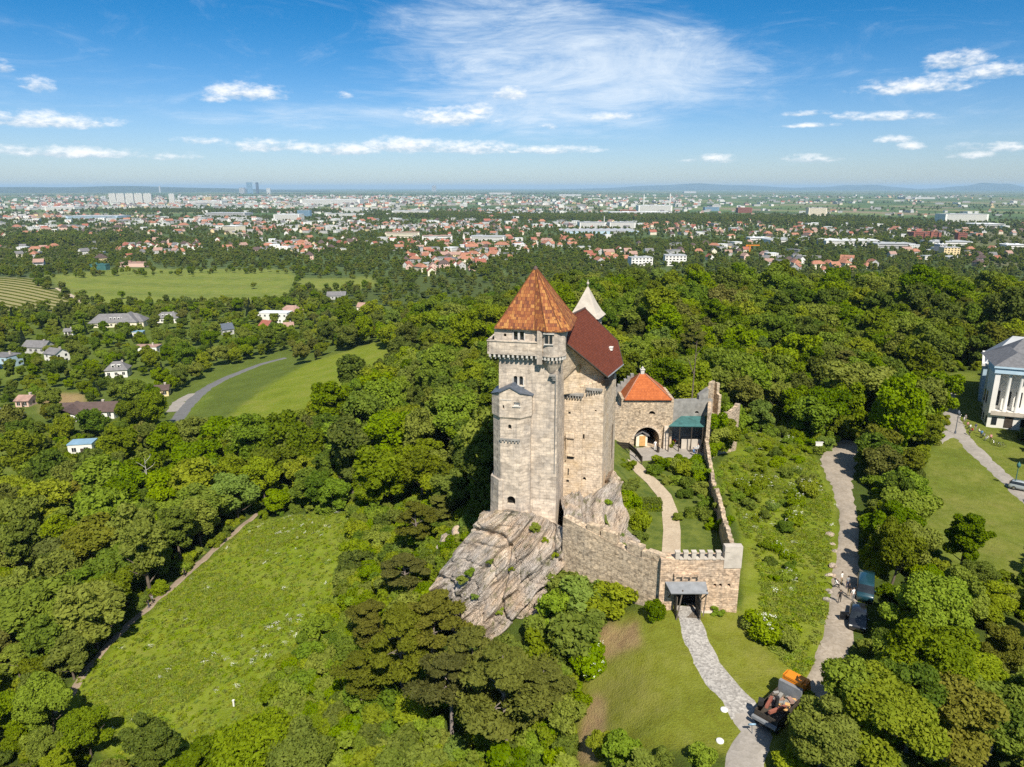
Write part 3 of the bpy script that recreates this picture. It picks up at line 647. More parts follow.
def plant(name, key, x, y, s, label, cat, group, rz=None, sz=None, which=None, z=None):
    arch = BROAD[key]; cm, tm, h, r = arch[(which if which is not None else random.randrange(len(arch))) % len(arch)]
    e = empty(name, (x, y, gz(x, y)-.05 if z is None else z), label, cat, group, random.uniform(0, 6.28) if rz is None else rz)
    e.scale = (s*random.uniform(.86, 1.2), s*random.uniform(.86, 1.2), (s if sz is None else sz)*random.uniform(.85, 1.12))
    c = bpy.data.objects.new('crown' if 'shrub' not in key else 'foliage', cm); COL.objects.link(c); c.parent = e
    if tm is not None:
        k = bpy.data.objects.new('trunk' if 'shrub' not in key else 'blossom', tm); COL.objects.link(k); k.parent = e
    return e
def scatter(name, pts, keys, label, cat):
    """a mass of plants nobody could count: one object whose points carry shared plant meshes"""
    protos = bpy.data.collections.new(name+'_sources'); k = 0
    for key in keys:
        for cm, tm, h, r in BROAD[key]:
            o = bpy.data.objects.new(name+'_source', cm); protos.objects.link(o); k += 1
    n = len(pts); me = bpy.data.meshes.new(name); me.vertices.add(n)
    me.vertices.foreach_set('co', np.asarray([p[:3] for p in pts], np.float32).ravel())
    for an, ty, vals in (('size', 'FLOAT', [p[3] for p in pts]), ('turn', 'FLOAT', [p[4] for p in pts])):
        a = me.attributes.new(an, ty, 'POINT'); a.data.foreach_set('value', np.asarray(vals, np.float32))
    a = me.attributes.new('which', 'INT', 'POINT'); a.data.foreach_set('value', np.asarray([int(p[5]) % k for p in pts], np.int32))
    o = bpy.data.objects.new(name, me); COL.objects.link(o)
    ng = bpy.data.node_groups.new(name, 'GeometryNodeTree'); ng.interface.new_socket('Geometry', in_out='INPUT', socket_type='NodeSocketGeometry'); ng.interface.new_socket('Geometry', in_out='OUTPUT', socket_type='NodeSocketGeometry')
    t = NT(ng); gi = t.new('NodeGroupInput'); go = t.new('NodeGroupOutput'); ci = t.new('GeometryNodeCollectionInfo'); ci.inputs['Collection'].default_value = protos
    ci.inputs['Separate Children'].default_value = True; ci.inputs['Reset Children'].default_value = True
    ip = t.new('GeometryNodeInstanceOnPoints'); ip.inputs['Pick Instance'].default_value = True
    def attr(nm, ty):
        a = t.new('GeometryNodeInputNamedAttribute'); a.data_type = ty; a.inputs['Name'].default_value = nm; return a.outputs['Attribute']
    t.l.new(gi.outputs[0], ip.inputs['Points']); t.l.new(ci.outputs[0], ip.inputs['Instance']); t.l.new(attr('which', 'INT'), ip.inputs['Instance Index'])
    cr = t.new('ShaderNodeCombineXYZ'); t.l.new(attr('turn', 'FLOAT'), cr.inputs[2]); er = t.new('FunctionNodeEulerToRotation'); t.l.new(cr.outputs[0], er.inputs[0]); t.l.new(er.outputs[0], ip.inputs['Rotation'])
    t.l.new(attr('size', 'FLOAT'), ip.inputs['Scale']); t.l.new(ip.outputs[0], go.inputs[0])
    md = o.modifiers.new('scatter', 'NODES'); md.node_group = ng
    return props(o, label, cat, kind='stuff')
class Spacing:
    def __init__(s, cell): s.c = cell; s.g = {}
    def ok(s, x, y, r):
        i, j = int(x//s.c), int(y//s.c); k = int(r//s.c)+1
        for a in range(i-k, i+k+1):
            for b in range(j-k, j+k+1):
                for (u, v) in s.g.get((a, b), ()):
                    if (u-x)**2+(v-y)**2 < r*r: return False
        s.g.setdefault((i, j), []).append((x, y)); return True
SPC = Spacing(6.0)
# ------------------------------------------------------------------ the castle
V2 = lambda v: Vector((v[0], v[1]))
def zat(py, D): return CAMZ - D*math.tan(PITCH + math.atan((py-383.5)/FPX))
def uvproject(o, scale=1.0):
    """roof tiles: courses run level, v up the slope"""
    me = o.data; uvl = me.uv_layers.new(name='UVMap')
    for p in me.polygons:
        n = p.normal; up = Vector((0,0,1)) - n*n.z
        up = up.normalized() if up.length > 1e-3 else Vector((0,1,0)); rt = up.cross(n)
        for li in p.loop_indices:
            c = me.vertices[me.loops[li].vertex_index].co; uvl.data[li].uv = (c.dot(rt)*scale, c.dot(up)*scale)
    return o
def slab(mb, poly, th, mi=0):
    """a flat polygon in space given thickness downwards along its normal"""
    ps = [Vector(p) for p in poly]; n = (ps[1]-ps[0]).cross(ps[2]-ps[0]).normalized()
    if n.z < 0: ps = ps[::-1]; n = -n
    k = len(ps); vs = ps + [p-n*th for p in ps]
    return mb.add(vs, [list(range(k)), list(range(k, 2*k))[::-1]] + [(i, k+i, k+(i+1)%k, (i+1)%k) for i in range(k)], mi)
class Frame:
    """local plan axes of a building: u along the front, v inwards"""
    def __init__(s, o, deg): s.o = V2(o); a = R(deg); s.u = Vector((math.cos(a), -math.sin(a))); s.v = Vector((math.sin(a), math.cos(a))); s.a = -a
    def __call__(s, u, v): return s.o + s.u*u + s.v*v
    def p3(s, u, v, z): q = s(u, v); return Vector((q.x, q.y, z))
def arch_cut(fr, u, v, z0, w, h, depth=1.2, seg=10, rnd=True):
    """cutter with a round head, standing in the wall face v of a frame"""
    pr = [(-w/2, 0)] + ([(w/2, 0)] if True else [])
    hs_ = h-w/2 if rnd else h; pr += [(w/2, hs_)]
    if rnd: pr += [(w/2*math.cos(math.pi*k/seg), hs_+w/2*math.sin(math.pi*k/seg)) for k in range(1, seg)]
    pr += [(-w/2, hs_)]; n = len(pr)
    vs = [fr.p3(u+a, v-.6, z0+b) for a, b in pr] + [fr.p3(u+a, v+depth, z0+b) for a, b in pr]
    return MB().add(vs, [list(range(n)), list(range(n, 2*n))[::-1]] + [(i, n+i, n+(i+1)%n, (i+1)%n) for i in range(n)])
def window(parent, fr, u, v, z0, w, h, rec=.28, name='window', m='glass', sill=True, rnd=True, frame=True):
    """a window standing in a carved opening: dark pane set back, stone surround proud of the wall"""
    mb = MB(); q = [fr.p3(u-w*.58, v+rec, z0-.05), fr.p3(u+w*.58, v+rec, z0-.05), fr.p3(u+w*.58, v+rec, z0+h+.05), fr.p3(u-w*.58, v+rec, z0+h+.05)]
    q2 = [x + Vector((fr.v.x, fr.v.y, 0))*.05 for x in q]
    mb.add(q+q2, [(0,1,2,3),(7,6,5,4),(0,4,5,1),(1,5,6,2),(2,6,7,3),(3,7,4,0)])
    wo = mb.build(name, M[m], parent)
    if frame:
        fb = MB(); t_ = .13
        for su in (-1, 1): fb.box(fr.p3(u+su*(w/2+t_/2), v-.03, z0+h*.42), (t_, .10, h*.86), fr.a)
        fb.box(fr.p3(u, v-.05, z0-.09), (w+.42, .2, .14), fr.a)
        fb.build('frame', M['frame_stone'], wo)
    return wo

# ---- keep
KO = (-1.55, 83.0); K = Frame(KO, 12)
keep = empty('castle_keep', (K(3.5, 3).x, K(3.5, 3).y, 4), 'tall pale stone castle keep with steep orange tiled roof and balcony', 'castle keep')
KZ = 25.3; W = 7.1
shaft = MB().prism([K(-.25,-.25), K(W+.15,-.25), K(W+.1,7.2), K(-.25,7.2)], 1.5, KZ, top=[K(0,0), K(W,0), K(W,7), K(0,7)])
shaft.prism([K(-.55,-.05), K(W+.5,-.05), K(W+.35,7.4), K(-.5,7.4)], 25.29, 29.0)        # upper storey
so = shaft.build('wall', M['ashlar'], keep)
zu = zat(341, 82); zm = zat(385, 82.6)
carve(so, *[arch_cut(K, u, 0, zm, .46, 1.15, .5) for u in (2.02, 2.72)], *[arch_cut(K, u, -.05, zu, .5, 1.05, .5, rnd=False) for u in (2.05, 2.8)], arch_cut(K, .75, -.05, zu+.35, .35, .4, .5))
for u in (2.02, 2.72): window(keep, K, u, 0, zm, .46, 1.15)
for u in (2.05, 2.8): window(keep, K, u, -.05, zu, .5, 1.05)
MB().box(K.p3(.75, .3, zu+.5), (.5, .06, .6), K.a).build('vent', M['black'], keep)
# flared foot of the wall, with its lower buttress
MB().prism([K(3.9,-1.3), K(W+.45,-1.3), K(W+.35,3), K(3.9,3)], -1.0, 9.0, top=[K(4.4,.02), K(W-.05,.02), K(W-.05,3), K(4.4,3)]).build('buttress', M['ashlar'], keep)
MB().box(K.p3(6.55, -.3, zat(374, 82)), (.75, .6, .16), K.a).box(K.p3(6.75, -.22, zat(377.5, 82)), (.34, .4, .4), K.a).box(K.p3(6.72, -.25, zat(375.8, 82)), (.5, .5, .22), K.a).cyl(K.p3(6.93,-.17,zat(378, 82)), K.p3(6.93,-.17,11), .06, n=6).build('drain_spout', M['dark_stone'], keep)
# balcony: floor slab, parapet, corbel table
bal = MB(); bz = zat(355.5, 81.5); bt = zat(342.5, 81.5)
bal.prism([K(-1.25,-.8), K(4.75,-.8), K(4.75,-.052), K(-.552,-.052), K(-.552,6.6), K(-1.25,6.6)], bz, bz+.32)
for a, b_ in (((-1.25,-.8),(4.75,-.8)), ((-1.25,6.6),(-1.25,-.8))): bal.wall(K(*a), K(*b_), bz+.318, bt, t=.24)
bal.box(K.p3(1.75, -.7, bt+.05), (6.1, .36, .12), K.a).box(K.p3(-1.13, 2.85, bt+.05), (.36, 7.3, .12), K.a)
bal.build('balcony', M['ashlar'], keep)
cb = MB()
for i in range(11): cb.box(K.p3(-.95+i*.56, -.40, bz-.18), (.24, .72, .36), K.a).box(K.p3(-.95+i*.56, -.24, bz-.50), (.22, .42, .28), K.a)
for i in range(9): cb.box(K.p3(-.8, .2+i*.72, bz-.22), (.86, .26, .44), K.a)
cb.build('corbel_table', M['frame_stone'], keep)
# chamfered pilaster and rounded bay at the right corner
MB().prism([K(4.75,-.86), K(5.35,-.9), K(5.35,-.04), K(4.75,-.04)], bz-1.0, 28.9).build('pilaster', M['ashlar'], keep)
bay = MB(); bc = K(6.35, .55); n_ = 14; ring = [Vector((bc.x+1.62*math.cos(K.a+R(-178+i*228/n_)), bc.y+1.62*math.sin(K.a+R(-178+i*228/n_)))) for i in range(n_+1)]
ring2 = [Vector((bc.x+(p-bc).x*.80, bc.y+(p-bc).y*.80)) for p in ring]; ring3 = [Vector((bc.x+(p-bc).x*.42, bc.y+(p-bc).y*.42)) for p in ring]
b0 = bz+.15
bay.prism(ring, b0, 29.0).prism([bc+(p-bc)*1.06 for p in ring], b0-.16, b0-.002).prism(ring2, b0-.95, b0-.161).prism(ring3, b0-2.3, b0-.951, top=ring2)
bo = bay.build('bay_turret', M['ashlar'], keep)
cb = MB()
for p in ring[::1]:
    d = (p-bc).normalized(); cb.box((bc.x+d.x*1.48, bc.y+d.y*1.48, b0-.38), (.34, .24, .42), math.atan2(d.y, d.x))
cb.build('corbel_table', M['frame_stone'], keep)
BF = Frame(bc + Vector((math.sin(-K.a)*-1.56, -math.cos(K.a)*1.56)), 12)
for u in (-.42, .06): window(keep, BF, u, -.12, zat(344, 80.5), .30, .95, rec=.06, frame=False, rnd=False)
MB().box(BF.p3(-.18, -.12, zat(344.8, 80.5)), (1.1, .16, .12), BF.a).build('sill', M['frame_stone'], keep); MB().box(BF.p3(-.18, -.12, zat(344.8, 80.5)+1.25), (1.3, .14, .12), BF.a).build('lintel', M['frame_stone'], keep)
# pyramid roof with a flared skirt
def keep_roof():
    ez = 29.02; ap = K.p3(3.75, 3.4, 35.7); plan = [(-.45,-.42), (4.4,-.50), (5.9,-1.35), (7.7,-1.0), (8.65,.2), (8.3,8.0), (-.45,8.0)]
    mid = [( (3.75+(a-3.75)*.80), (3.4+(b-3.4)*.80)) for a, b in plan]; mb = MB(); n = len(plan)
    apx = [K.p3(3.75+(a-3.75)*.035, 3.4+(b-3.4)*.035, 35.6) for a, b in plan]
    vs = [K.p3(a, b, ez) for a, b in plan] + [K.p3(a, b, ez+1.22) for a, b in mid] + apx + [K.p3(a, b, ez-.14) for a, b in plan]
    fs = [(i, (i+1)%n, n+(i+1)%n, n+i) for i in range(n)] + [(n+i, n+(i+1)%n, 2*n+(i+1)%n, 2*n+i) for i in range(n)] + [list(range(2*n, 3*n))]
    fs += [(3*n+i, 3*n+(i+1)%n, (i+1)%n, i) for i in range(n)] + [list(range(3*n, 4*n))[::-1]]
    o = uvproject(mb.add(vs, fs).build('roof', M['keep_tile'], keep))
    hip = MB()
    for i in range(n): hip.tube([vs[i], vs[n+i], vs[2*n+i]], [.06, .06, .06], 6)
    hip.build('hip_tiles', M['keep_tile'], o); hip2 = MB().lathe(K.p3(3.75,3.4,35.5), [(.3,0),(.26,.25),(.05,.45)], 8).build('finial', M['roof_brown'], o)
keep_roof()
# ---- oriel tower on the left of the keep's front
OC = 1.72
def oplan(e=0.0): return [K(OC-2.35-e,2.6), K(OC-2.35-e,-.75-e*.4), K(OC-1.2-e*.4,-1.9-e), K(OC+.02,-1.9-e), K(OC+1.25+e*.4,-1.9-e), K(OC+2.35+e,-.75-e*.4), K(OC+2.35+e,.3)]
zc = zat(420, 79.8); zt = 20.95
ob = MB().prism(oplan(-.05), 3.2, zc-.25).prism(oplan(-.05), zc-.25, zc, top=oplan(.10)).prism(oplan(.10), zc, [zt,zt,zt+.66,zt+1.24,zt+.66,zt,zt])
ob.prism([K(OC-2.9,2.6), K(OC-2.8,-.9), K(OC-1.5,-2.2), K(OC-.9,-2.2), K(OC-.9,2.6)], 2.5, zat(483, 80), top=[K(OC-2.75,2.6), K(OC-2.65,-.8), K(OC-1.4,-2.02), K(OC-.9,-2.02), K(OC-.9,2.6)])
oo = ob.build('oriel_tower', M['ashlar'], keep)
zd = zat(509, 79.6)
carve(oo, arch_cut(K, OC+.15, -1.9, zd, 1.05, 1.15, 1.0), arch_cut(K, OC-.02, -1.85, zat(432.5, 79.7), .42, .62, .5), arch_cut(K, OC-.75, -1.98, zat(412, 79.7), .2, .5, .5), arch_cut(K, OC+.85, -1.98, zat(408.4, 79.7), .75, .5, .4, rnd=False))
MB().box(K.p3(OC+.15,-1.25,zd+.6), (1.4,.08,1.6), K.a).build('door', M['black'], oo)
MB().box(K.p3(OC-.02,-1.45,zat(430, 79.7)), (.7,.06,.9), K.a).build('window', M['glass'], oo)
MB().box(K.p3(OC+.85,-1.66,zat(406, 79.7)), (.9,.06,.6), K.a).build('window', M['white_paint'], oo)
MB().box(K.p3(OC+.85,-2.02,zat(408.6, 79.7)), (1.0,.2,.1), K.a).build('sill', M['frame_stone'], oo); MB().box(K.p3(OC-.45,-2.0,zat(402.5, 79.7)), (1.3,.08,.08), K.a).build('string_course', M['frame_stone'], oo)
fz = MB()
zf = zat(446, 79.6)
fz.box(K.p3(OC,-1.92,zf+.38), (2.5,.16,.22), K.a)
for i in range(6): fz.box(K.p3(OC-1.05+i*.42,-1.93,zf+.16), (.16,.17,.24), K.a)
fz.build('arched_frieze', M['dark_stone'], oo)
rf = MB(); pk = zt+1.38; fl = -2.3
slab(rf, [K.p3(OC-2.6,-.72,zt+.06), K.p3(OC-1.35,-2.12,zt+.66), K.p3(OC+.02,-2.12,pk), K.p3(OC+.02,.3,pk), K.p3(OC-2.6,2.7,zt+.06)], .14)
slab(rf, [K.p3(OC+2.6,-.72,zt+.06), K.p3(OC+1.4,-2.12,zt+.66), K.p3(OC+.05,-2.12,pk), K.p3(OC+.05,.3,pk), K.p3(OC+2.6,.3,zt+.06)], .14)
ro = rf.build('roof', M['slate'], oo)

# ---- hall
H = Frame((6.75, 88.4), 17)
hall = empty('castle_hall', (H(2.5, 4).x, H(2.5, 4).y, 6), 'warm stone castle hall with steep brown red roof beside the keep', 'castle hall')
HW = 5.15; HL = 10.2; hz0 = 1.5; hzt = zat(391, 87.6)
hb_ = MB().prism([H(-3,-.1), H(HW+.25,-.1), H(HW+.25,HL), H(-3,HL)], hz0, hzt, top=[H(-3,0), H(HW,0), H(HW,HL), H(-3,HL)])
ho_ = hb_.build('wall', M['hall_stone'], hall)
def zh(py): return zat(py, 87.4)
carve(ho_, arch_cut(H, 2.65, 0, zh(440), .38, .75, .6, rnd=False), arch_cut(H, 3.0, 0, zh(480.5), .45, .45, .6), arch_cut(H, .85, 0, zh(414.6), .3, .25, .5), arch_cut(H, 4.2, 0, zh(411), .3, .22, .5), arch_cut(H, 1.05, 0, zh(460), .95, .5, .6), arch_cut(H, .85, 0, zh(473), .14, .9, .5, rnd=False), arch_cut(H, .8, 0, zh(483), .3, .25, .4))
for (u, z0, w_, h_) in ((2.65, zh(440), .38, .75), (3.0, zh(480.5), .45, .45)): window(hall, H, u, 0, z0, w_, h_, .4, m='black', frame=False)
for (u_, z_, w__, h__) in ((1.05, zh(460), 1.0, .45), (.85, zh(476), .14, .9), (.8, zh(483), .35, .28), (.85, zh(414.6), .3, .25)): MB().box(H.p3(u_, -.30, z_+h__/2), (w__, .10, h__), H.a).build('opening', M['black'], hall)
dt = MB().box(H.p3(1.05,-.5,zh(436.2)), (1.15,.45,.6), H.a).prism([H(.48,-.6), H(.62,-.6), H(.62,-.31), H(.48,-.31)], zh(461), zh(438)).prism([H(1.48,-.55), H(1.62,-.55), H(1.62,-.31), H(1.48,-.31)], zh(455), zh(438)).prism([H(.4,-.48), H(1.7,-.48), H(1.7,-.31), H(.4,-.31)], zh(457), zh(438.5)).build('garderobe', M['hall_stone'], hall)
fz = MB(); 
for i in range(7): fz.box(H.p3(.2+i*.36, -.40, zh(397.5)), (.15, .34, .36), H.a)
fz.box(H.p3(1.25,-.28,zh(394.8)), (2.7,.66,.3), H.a)
for i in range(6): fz.box(H.p3(3.1+i*.33, -.12, zh(393)+i*.09), (.14, .34, .34), H.a)
fz.box(H.p3(3.95,-.12,zh(390)+.16), (2.1,.36,.3), H.a)
fz.build('arched_frieze', M['dark_stone'], hall)
MB().prism([H(-.4,-.32), H(2.62,-.32), H(2.62,.1), H(-.4,.1)], hz0+.5, zh(398)).build('projecting_bay', M['hall_stone'], hall)
# broken parapet above the frieze
pr = MB(); rr = random.Random(3)
for i in range(10):
    u = .02+i*.52; h_ = [1.0,1.25,.85,.7,1.0,1.5,1.75,1.9,1.7,1.2][i]; pr.prism([H(u,.005), H(u+.5,.005), H(u+.5,.55), H(u,.55)], hzt-.005, hzt+h_*.62+rr.uniform(-.08,.08))
pr.build('parapet', M['hall_stone'], hall)
# upper gable wall set back behind the parapet, and the roof surveyed from its corners
E1 = P(607.5, 376.5, 21.45); E2 = P(623, 364, 21.35); R2 = PD(585, 308, 97.5)
pn = (E2-E1).cross(R2-E1).normalized()
def on_roof(px, py, off=0.0):
    d = Vector(ray(px, py)); o_ = Vector((0,0,CAMZ)); t_ = (E1+pn*off-o_).dot(pn)/d.dot(pn); return o_+d*t_
G1 = on_roof(570, 346); KNK = on_roof(617.5, 340)
R1 = R2 - (E2-E1)*1.0; 
R1.z = R2.z; off_ = (R1-E1).dot(pn); R1 -= pn*off_
G1 = on_roof(566, 342.5); rp = [E1, E2, KNK, R2, R1, G1]
rf = MB(); slab(rf, rp, .22)
un = Vector((H.u.x, H.u.y, 0)); wid_ = (E1-R1).dot(un)
L1 = R1 - un*wid_ - Vector((0,0,R1.z-E1.z)); L2 = R2 - un*wid_ - Vector((0,0,R2.z-E2.z)); slab(rf, [R1, R2, L2, L1], .22)
hr = uvproject(rf.build('roof', M['hall_tile'], hall))
for pr_ in ((E1, G1), (E2, KNK, R2)): MB().tube([a-Vector((0,0,.12)) for a in pr_], [.13]*len(pr_), 6).build('verge_board', M['dark_timber'], hr)
MB().cyl(E1+Vector((.05,0,-.1)), E2+Vector((.05,0,-.1)), .10, n=8).build('gutter', M['lead'], hr)
MB().cyl(R1, R2, .14, n=8).build('ridge_tiles', M['roof_brown'], hr)
dm = on_roof(611, 349.5); MB().box(dm+Vector((0,-.1,.12)), (.42,.6,.4), H.a).box(dm+Vector((0,-.1,.36)), (.52,.7,.10), H.a).build('dormer', M['white_paint'], hr)
bk = Vector((H.v.x, H.v.y, 0))*.9; gl = [E1+bk-un*.55-Vector((0,0,.3)), G1+bk*.6-Vector((0,0,.35)), G1+bk*.6-un*2.5-Vector((0,0,2.5))]; lo = [Vector((g.x, g.y, hzt-.3)) for g in (gl[0], gl[2])]
f5 = [lo[0], gl[0], gl[1], gl[2], lo[1]]; b5 = [p+Vector((H.v.x,H.v.y,0))*.7 for p in f5]
ug = MB().add(f5+b5, [(0,1,2,3,4),(9,8,7,6,5)]+[(i,5+i,5+(i+1)%5,(i+1)%5) for i in range(5)])
ug.prism([V2(E1+bk-un*.55), V2(E1+bk-un*.55)+V2(H.v)*(HL-1), V2(E1+bk-un*1.2)+V2(H.v)*(HL-1), V2(E1+bk-un*1.2)], hzt-.2, E1.z-.2)
uo = ug.build('gable', M['hall_stone'], hall)
gn = (f5[1]-f5[0]).cross(f5[4]-f5[0]).normalized(); gd = Vector(ray(578.5, 368)); gq = Vector((0,0,CAMZ)) + gd*((f5[0]-Vector((0,0,CAMZ))).dot(gn)/gd.dot(gn)); ga = math.atan2(gn.x, -gn.y) if gn.y < 0 else math.atan2(-gn.x, gn.y)
GF = Frame(V2(gq), -math.degrees(ga))
carve(uo, arch_cut(GF, 0, 0, gq.z-.7, .5, 1.4, .3))
MB().box(GF.p3(0, .22, gq.z), (.66,.06,1.6), GF.a).build('window', M['yellow_render'], uo)
# small brown lean-to roof between keep and hall
slab(MB(), [H.p3(-.1,-.4,zh(371)), H.p3(1.1,-.5,zh(380)), H.p3(1.1,.6,zh(378)), H.p3(-.1,.6,zh(364))], .15).build('lean_to_roof', M['hall_tile'], hall)
# black box painting in the shade under the eave on the right side
MB().box(H.p3(HW+.1, 3.6, hzt+.9), (.6, 4.2, .9), H.a).build('eave_shade_box', M['black'], hall)
MB().box(H.p3(HW+.2,7.44,10.6), (.16,.16,5), H.a).build('downpipe', M['timber'], hall)
# ---- white spired turret behind the hall
tp = PD(587, 315, 101); th_ = zat(315, 101)
tur = empty('spired_turret', (tp.x, tp.y, 10), 'small turret with white pyramid spire behind the brown red roof', 'turret')
T = Frame((tp.x, tp.y), 20)
sq = lambda r_: [T(-r_,-r_), T(r_,-r_), T(r_,r_), T(-r_,r_)]
MB().prism(sq(1.75), 8, th_-.1).build('wall', M['ashlar'], tur)
prof = [(2.25,0),(1.75,.62),(1.15,1.75),(.62,2.95),(.10,4.1)]; vs = [T.p3(sx_*r_, sy_*r_, th_+z_) for r_, z_ in prof for sx_, sy_ in ((-1,-1),(1,-1),(1,1),(-1,1))]
MB().add(vs, [(i*4+k, i*4+(k+1)%4, i*4+4+(k+1)%4, i*4+4+k) for i in range(4) for k in range(4)] + [(3,2,1,0),(16,17,18,19)]).build('roof', M['white_stone'], tur)
MB().lathe((tp.x,tp.y,th_+4.05), [(.06,0),(.06,.35),(.2,.5),(.2,.65),(.05,.8),(.03,1.1)], 8).build('finial', M['white_stone'], tur)
MB().prism(sq(1.95), th_-.5, th_-.05).build('cornice', M['dark_stone'], tur)

# ---- gatehouse at the back of the courtyard
GB = P(619.5, 447, 2.4); GR = P(671, 447, 2.4); GD = math.hypot(GB.x+3, GB.y); G = Frame((GB.x, GB.y), 0)
gh = empty('gatehouse', (G(4.4, 3).x, G(4.4, 3).y, 2.4), 'stone gatehouse with orange pyramid roof and wide arch at the courtyard end', 'gatehouse')
gw = GR.x-GB.x; gD = GB.y
def zg(py): return PY(645, py, gD).z
go_ = MB().prism([G(0,0), G(gw,0), G(gw,7), G(0,7)], 1.5, zg(400)+.25).build('wall', M['rubble'], gh)
def gu(px): return PY(px, 440, gD).x - GB.x
aw = gu(659)-gu(634)
carve(go_, arch_cut(G, gu(646.5), 0, 2.2, aw, 3.75, 5.5, 16), arch_cut(G, gu(650.5), 0, zg(414.5), 1.1, .62, .6), arch_cut(G, gu(638.5), 0, zg(414), .16, .7, .5, rnd=False))
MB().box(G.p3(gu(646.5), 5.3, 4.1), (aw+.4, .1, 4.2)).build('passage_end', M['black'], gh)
MB().box(G.p3(gu(650.5), .4, zg(413)), (1.3,.06,.9)).build('window', M['black'], gh)
ab = MB(); ac = G.p3(gu(646.5), -.04, 2.2+3.75-aw/2)
for k in range(15):
    a = math.pi*(k+.5)/15; ab.box((ac.x+(aw/2+.2)*math.cos(a), ac.y, ac.z+(aw/2+.2)*math.sin(a)), (.38,.14,.46), 0, 0, Matrix.Rotation(-a, 4, 'Y'))
ab.build('arch_ring', M['hall_stone'], gh)
rl = PY(624.5, 399.5, gD-.4); rr_ = PY(672.3, 399.5, gD-.4); ez = rl.z; apx_ = PD(642.5, 374, gD+4.2)
x0, x1, y0_, y1_ = rl.x, rr_.x, gD-.4, gD+7.4
mid_ = lambda q: (apx_*.72+Vector(q)*.28) - Vector((0,0,.0))
c4 = [(x0,y0_,ez),(x1,y0_,ez),(x1,y1_,ez),(x0,y1_,ez)]; ap4 = [apx_+Vector((dx,dy,0)) for dx, dy in ((-.5,-.1),(.5,-.1),(.5,.1),(-.5,.1))]
ro = uvproject(MB().add(c4+ap4+[(a,b,c-.16) for a,b,c in c4], [(0,1,5,4),(1,2,6,5),(2,3,7,6),(3,0,4,7),(4,5,6,7),(8,9,1,0),(9,10,2,1),(10,11,3,2),(11,8,0,3),(11,10,9,8)]).build('roof', M['orange_tile'], gh))
hp = MB()
for i in range(4): hp.cyl(c4[i], ap4[i], .12, n=6)
hp.build('hip_tiles', M['roof_orange'], ro)
MB().box(apx_+Vector((0,.2,.2)), (.6,.6,1.0)).box(apx_+Vector((0,.2,.76)), (.78,.78,.14)).lathe(apx_+Vector((0,.2,.83)), [(.16,0),(.22,.25),(.05,.45)], 8).build('chimney', M['frame_stone'], ro)
st_ = MB()
for i in range(6): st_.box(G.p3(-.4+i*.55, 4.5, ez+.0+i*.42), (.56, .7, 1.6+i*.1))
st_.build('stepped_wall', M['dark_stone'], gh)
MB().prism([G(gu(662.5),-.9), G(gu(668),-.9), G(gu(668),-.003), G(gu(662.5),-.003)], 2.0, zg(425.5), top=[G(gu(663),-.55), G(gu(667.5),-.55), G(gu(667.5),-.003), G(gu(663),-.003)]).build('buttress', M['ashlar'], gh)
MB().prism([G(-3.6,-.6), G(-.003,-.2), G(-.003,3), G(-3.6,3)], 1, [7.5,9.6,9.6,8.5]).build('side_wall', M['rubble'], gh)
# ---- courtyard wall right of it
cwD = gD+2.2
cw0 = PY(671.5, 440, cwD); cw1 = PY(706, 440, cwD)
cw = empty('courtyard_wall', ((cw0.x+cw1.x)/2, cwD, 2), 'weathered grey stone wall between orange roofed gatehouse and ruined tower', 'wall')
def zw(py): return PY(690, py, cwD).z
mb = MB().prism([(gw+GB.x+.01,cwD), (cw1.x+.6,cwD), (cw1.x+.6,cwD+1.5), (gw+GB.x+.01,cwD+1.5)], 1, [zw(400.5), zw(399), zw(399)-.2, zw(400.5)-.2])
xx = [PY(p, 400, cwD).x for p in (681,691,699,704,708)]
mb.prism([(xx[2],cwD+.02), (xx[4],cwD+.02), (xx[4],cwD+1.4), (xx[2],cwD+1.4)], zw(402), [zw(396),zw(389),zw(389),zw(396)])
wo_ = mb.build('wall', M['dark_stone'], cw)
CWF = Frame((cw0.x, cwD), 0)
carve(wo_, arch_cut(CWF, PY(697,410,cwD).x-cw0.x, 0, zw(413.5), .7, .45, .7))
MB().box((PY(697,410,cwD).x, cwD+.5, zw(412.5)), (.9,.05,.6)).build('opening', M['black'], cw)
# green canopy over the terrace
cpn = empty('terrace_canopy', (PY(687, 440, gD).x, gD, 2.4), 'green copper lean-to canopy over the courtyard terrace', 'canopy')
ze = zg(425.8)-.3; yF = gD-2.0; zb = PY(690, 416.5, cwD-.05).z
cl_ = [PY(668.5, 426, yF), PY(705, 426.5, yF), PY(705.5, 416, cwD-.05), PY(681, 416, cwD-.05)]
slab(MB(), cl_, .12).build('roof', M['copper'], cpn)
ps = MB()
for px in (669.5, 680, 692, 703): q = PY(px, 427, yF+.15); ps.cyl((q.x,q.y,2.2), (q.x,q.y,q.z+.05), .09, n=6)
ps.build('post', M['dark_timber'], cpn)
MB().box((PY(691,434,gD).x, gD-.6, 3.15), (PY(700,434,gD).x-PY(680,434,gD).x, .25, 1.7)).build('bar_front', M['white_stone'], cpn)
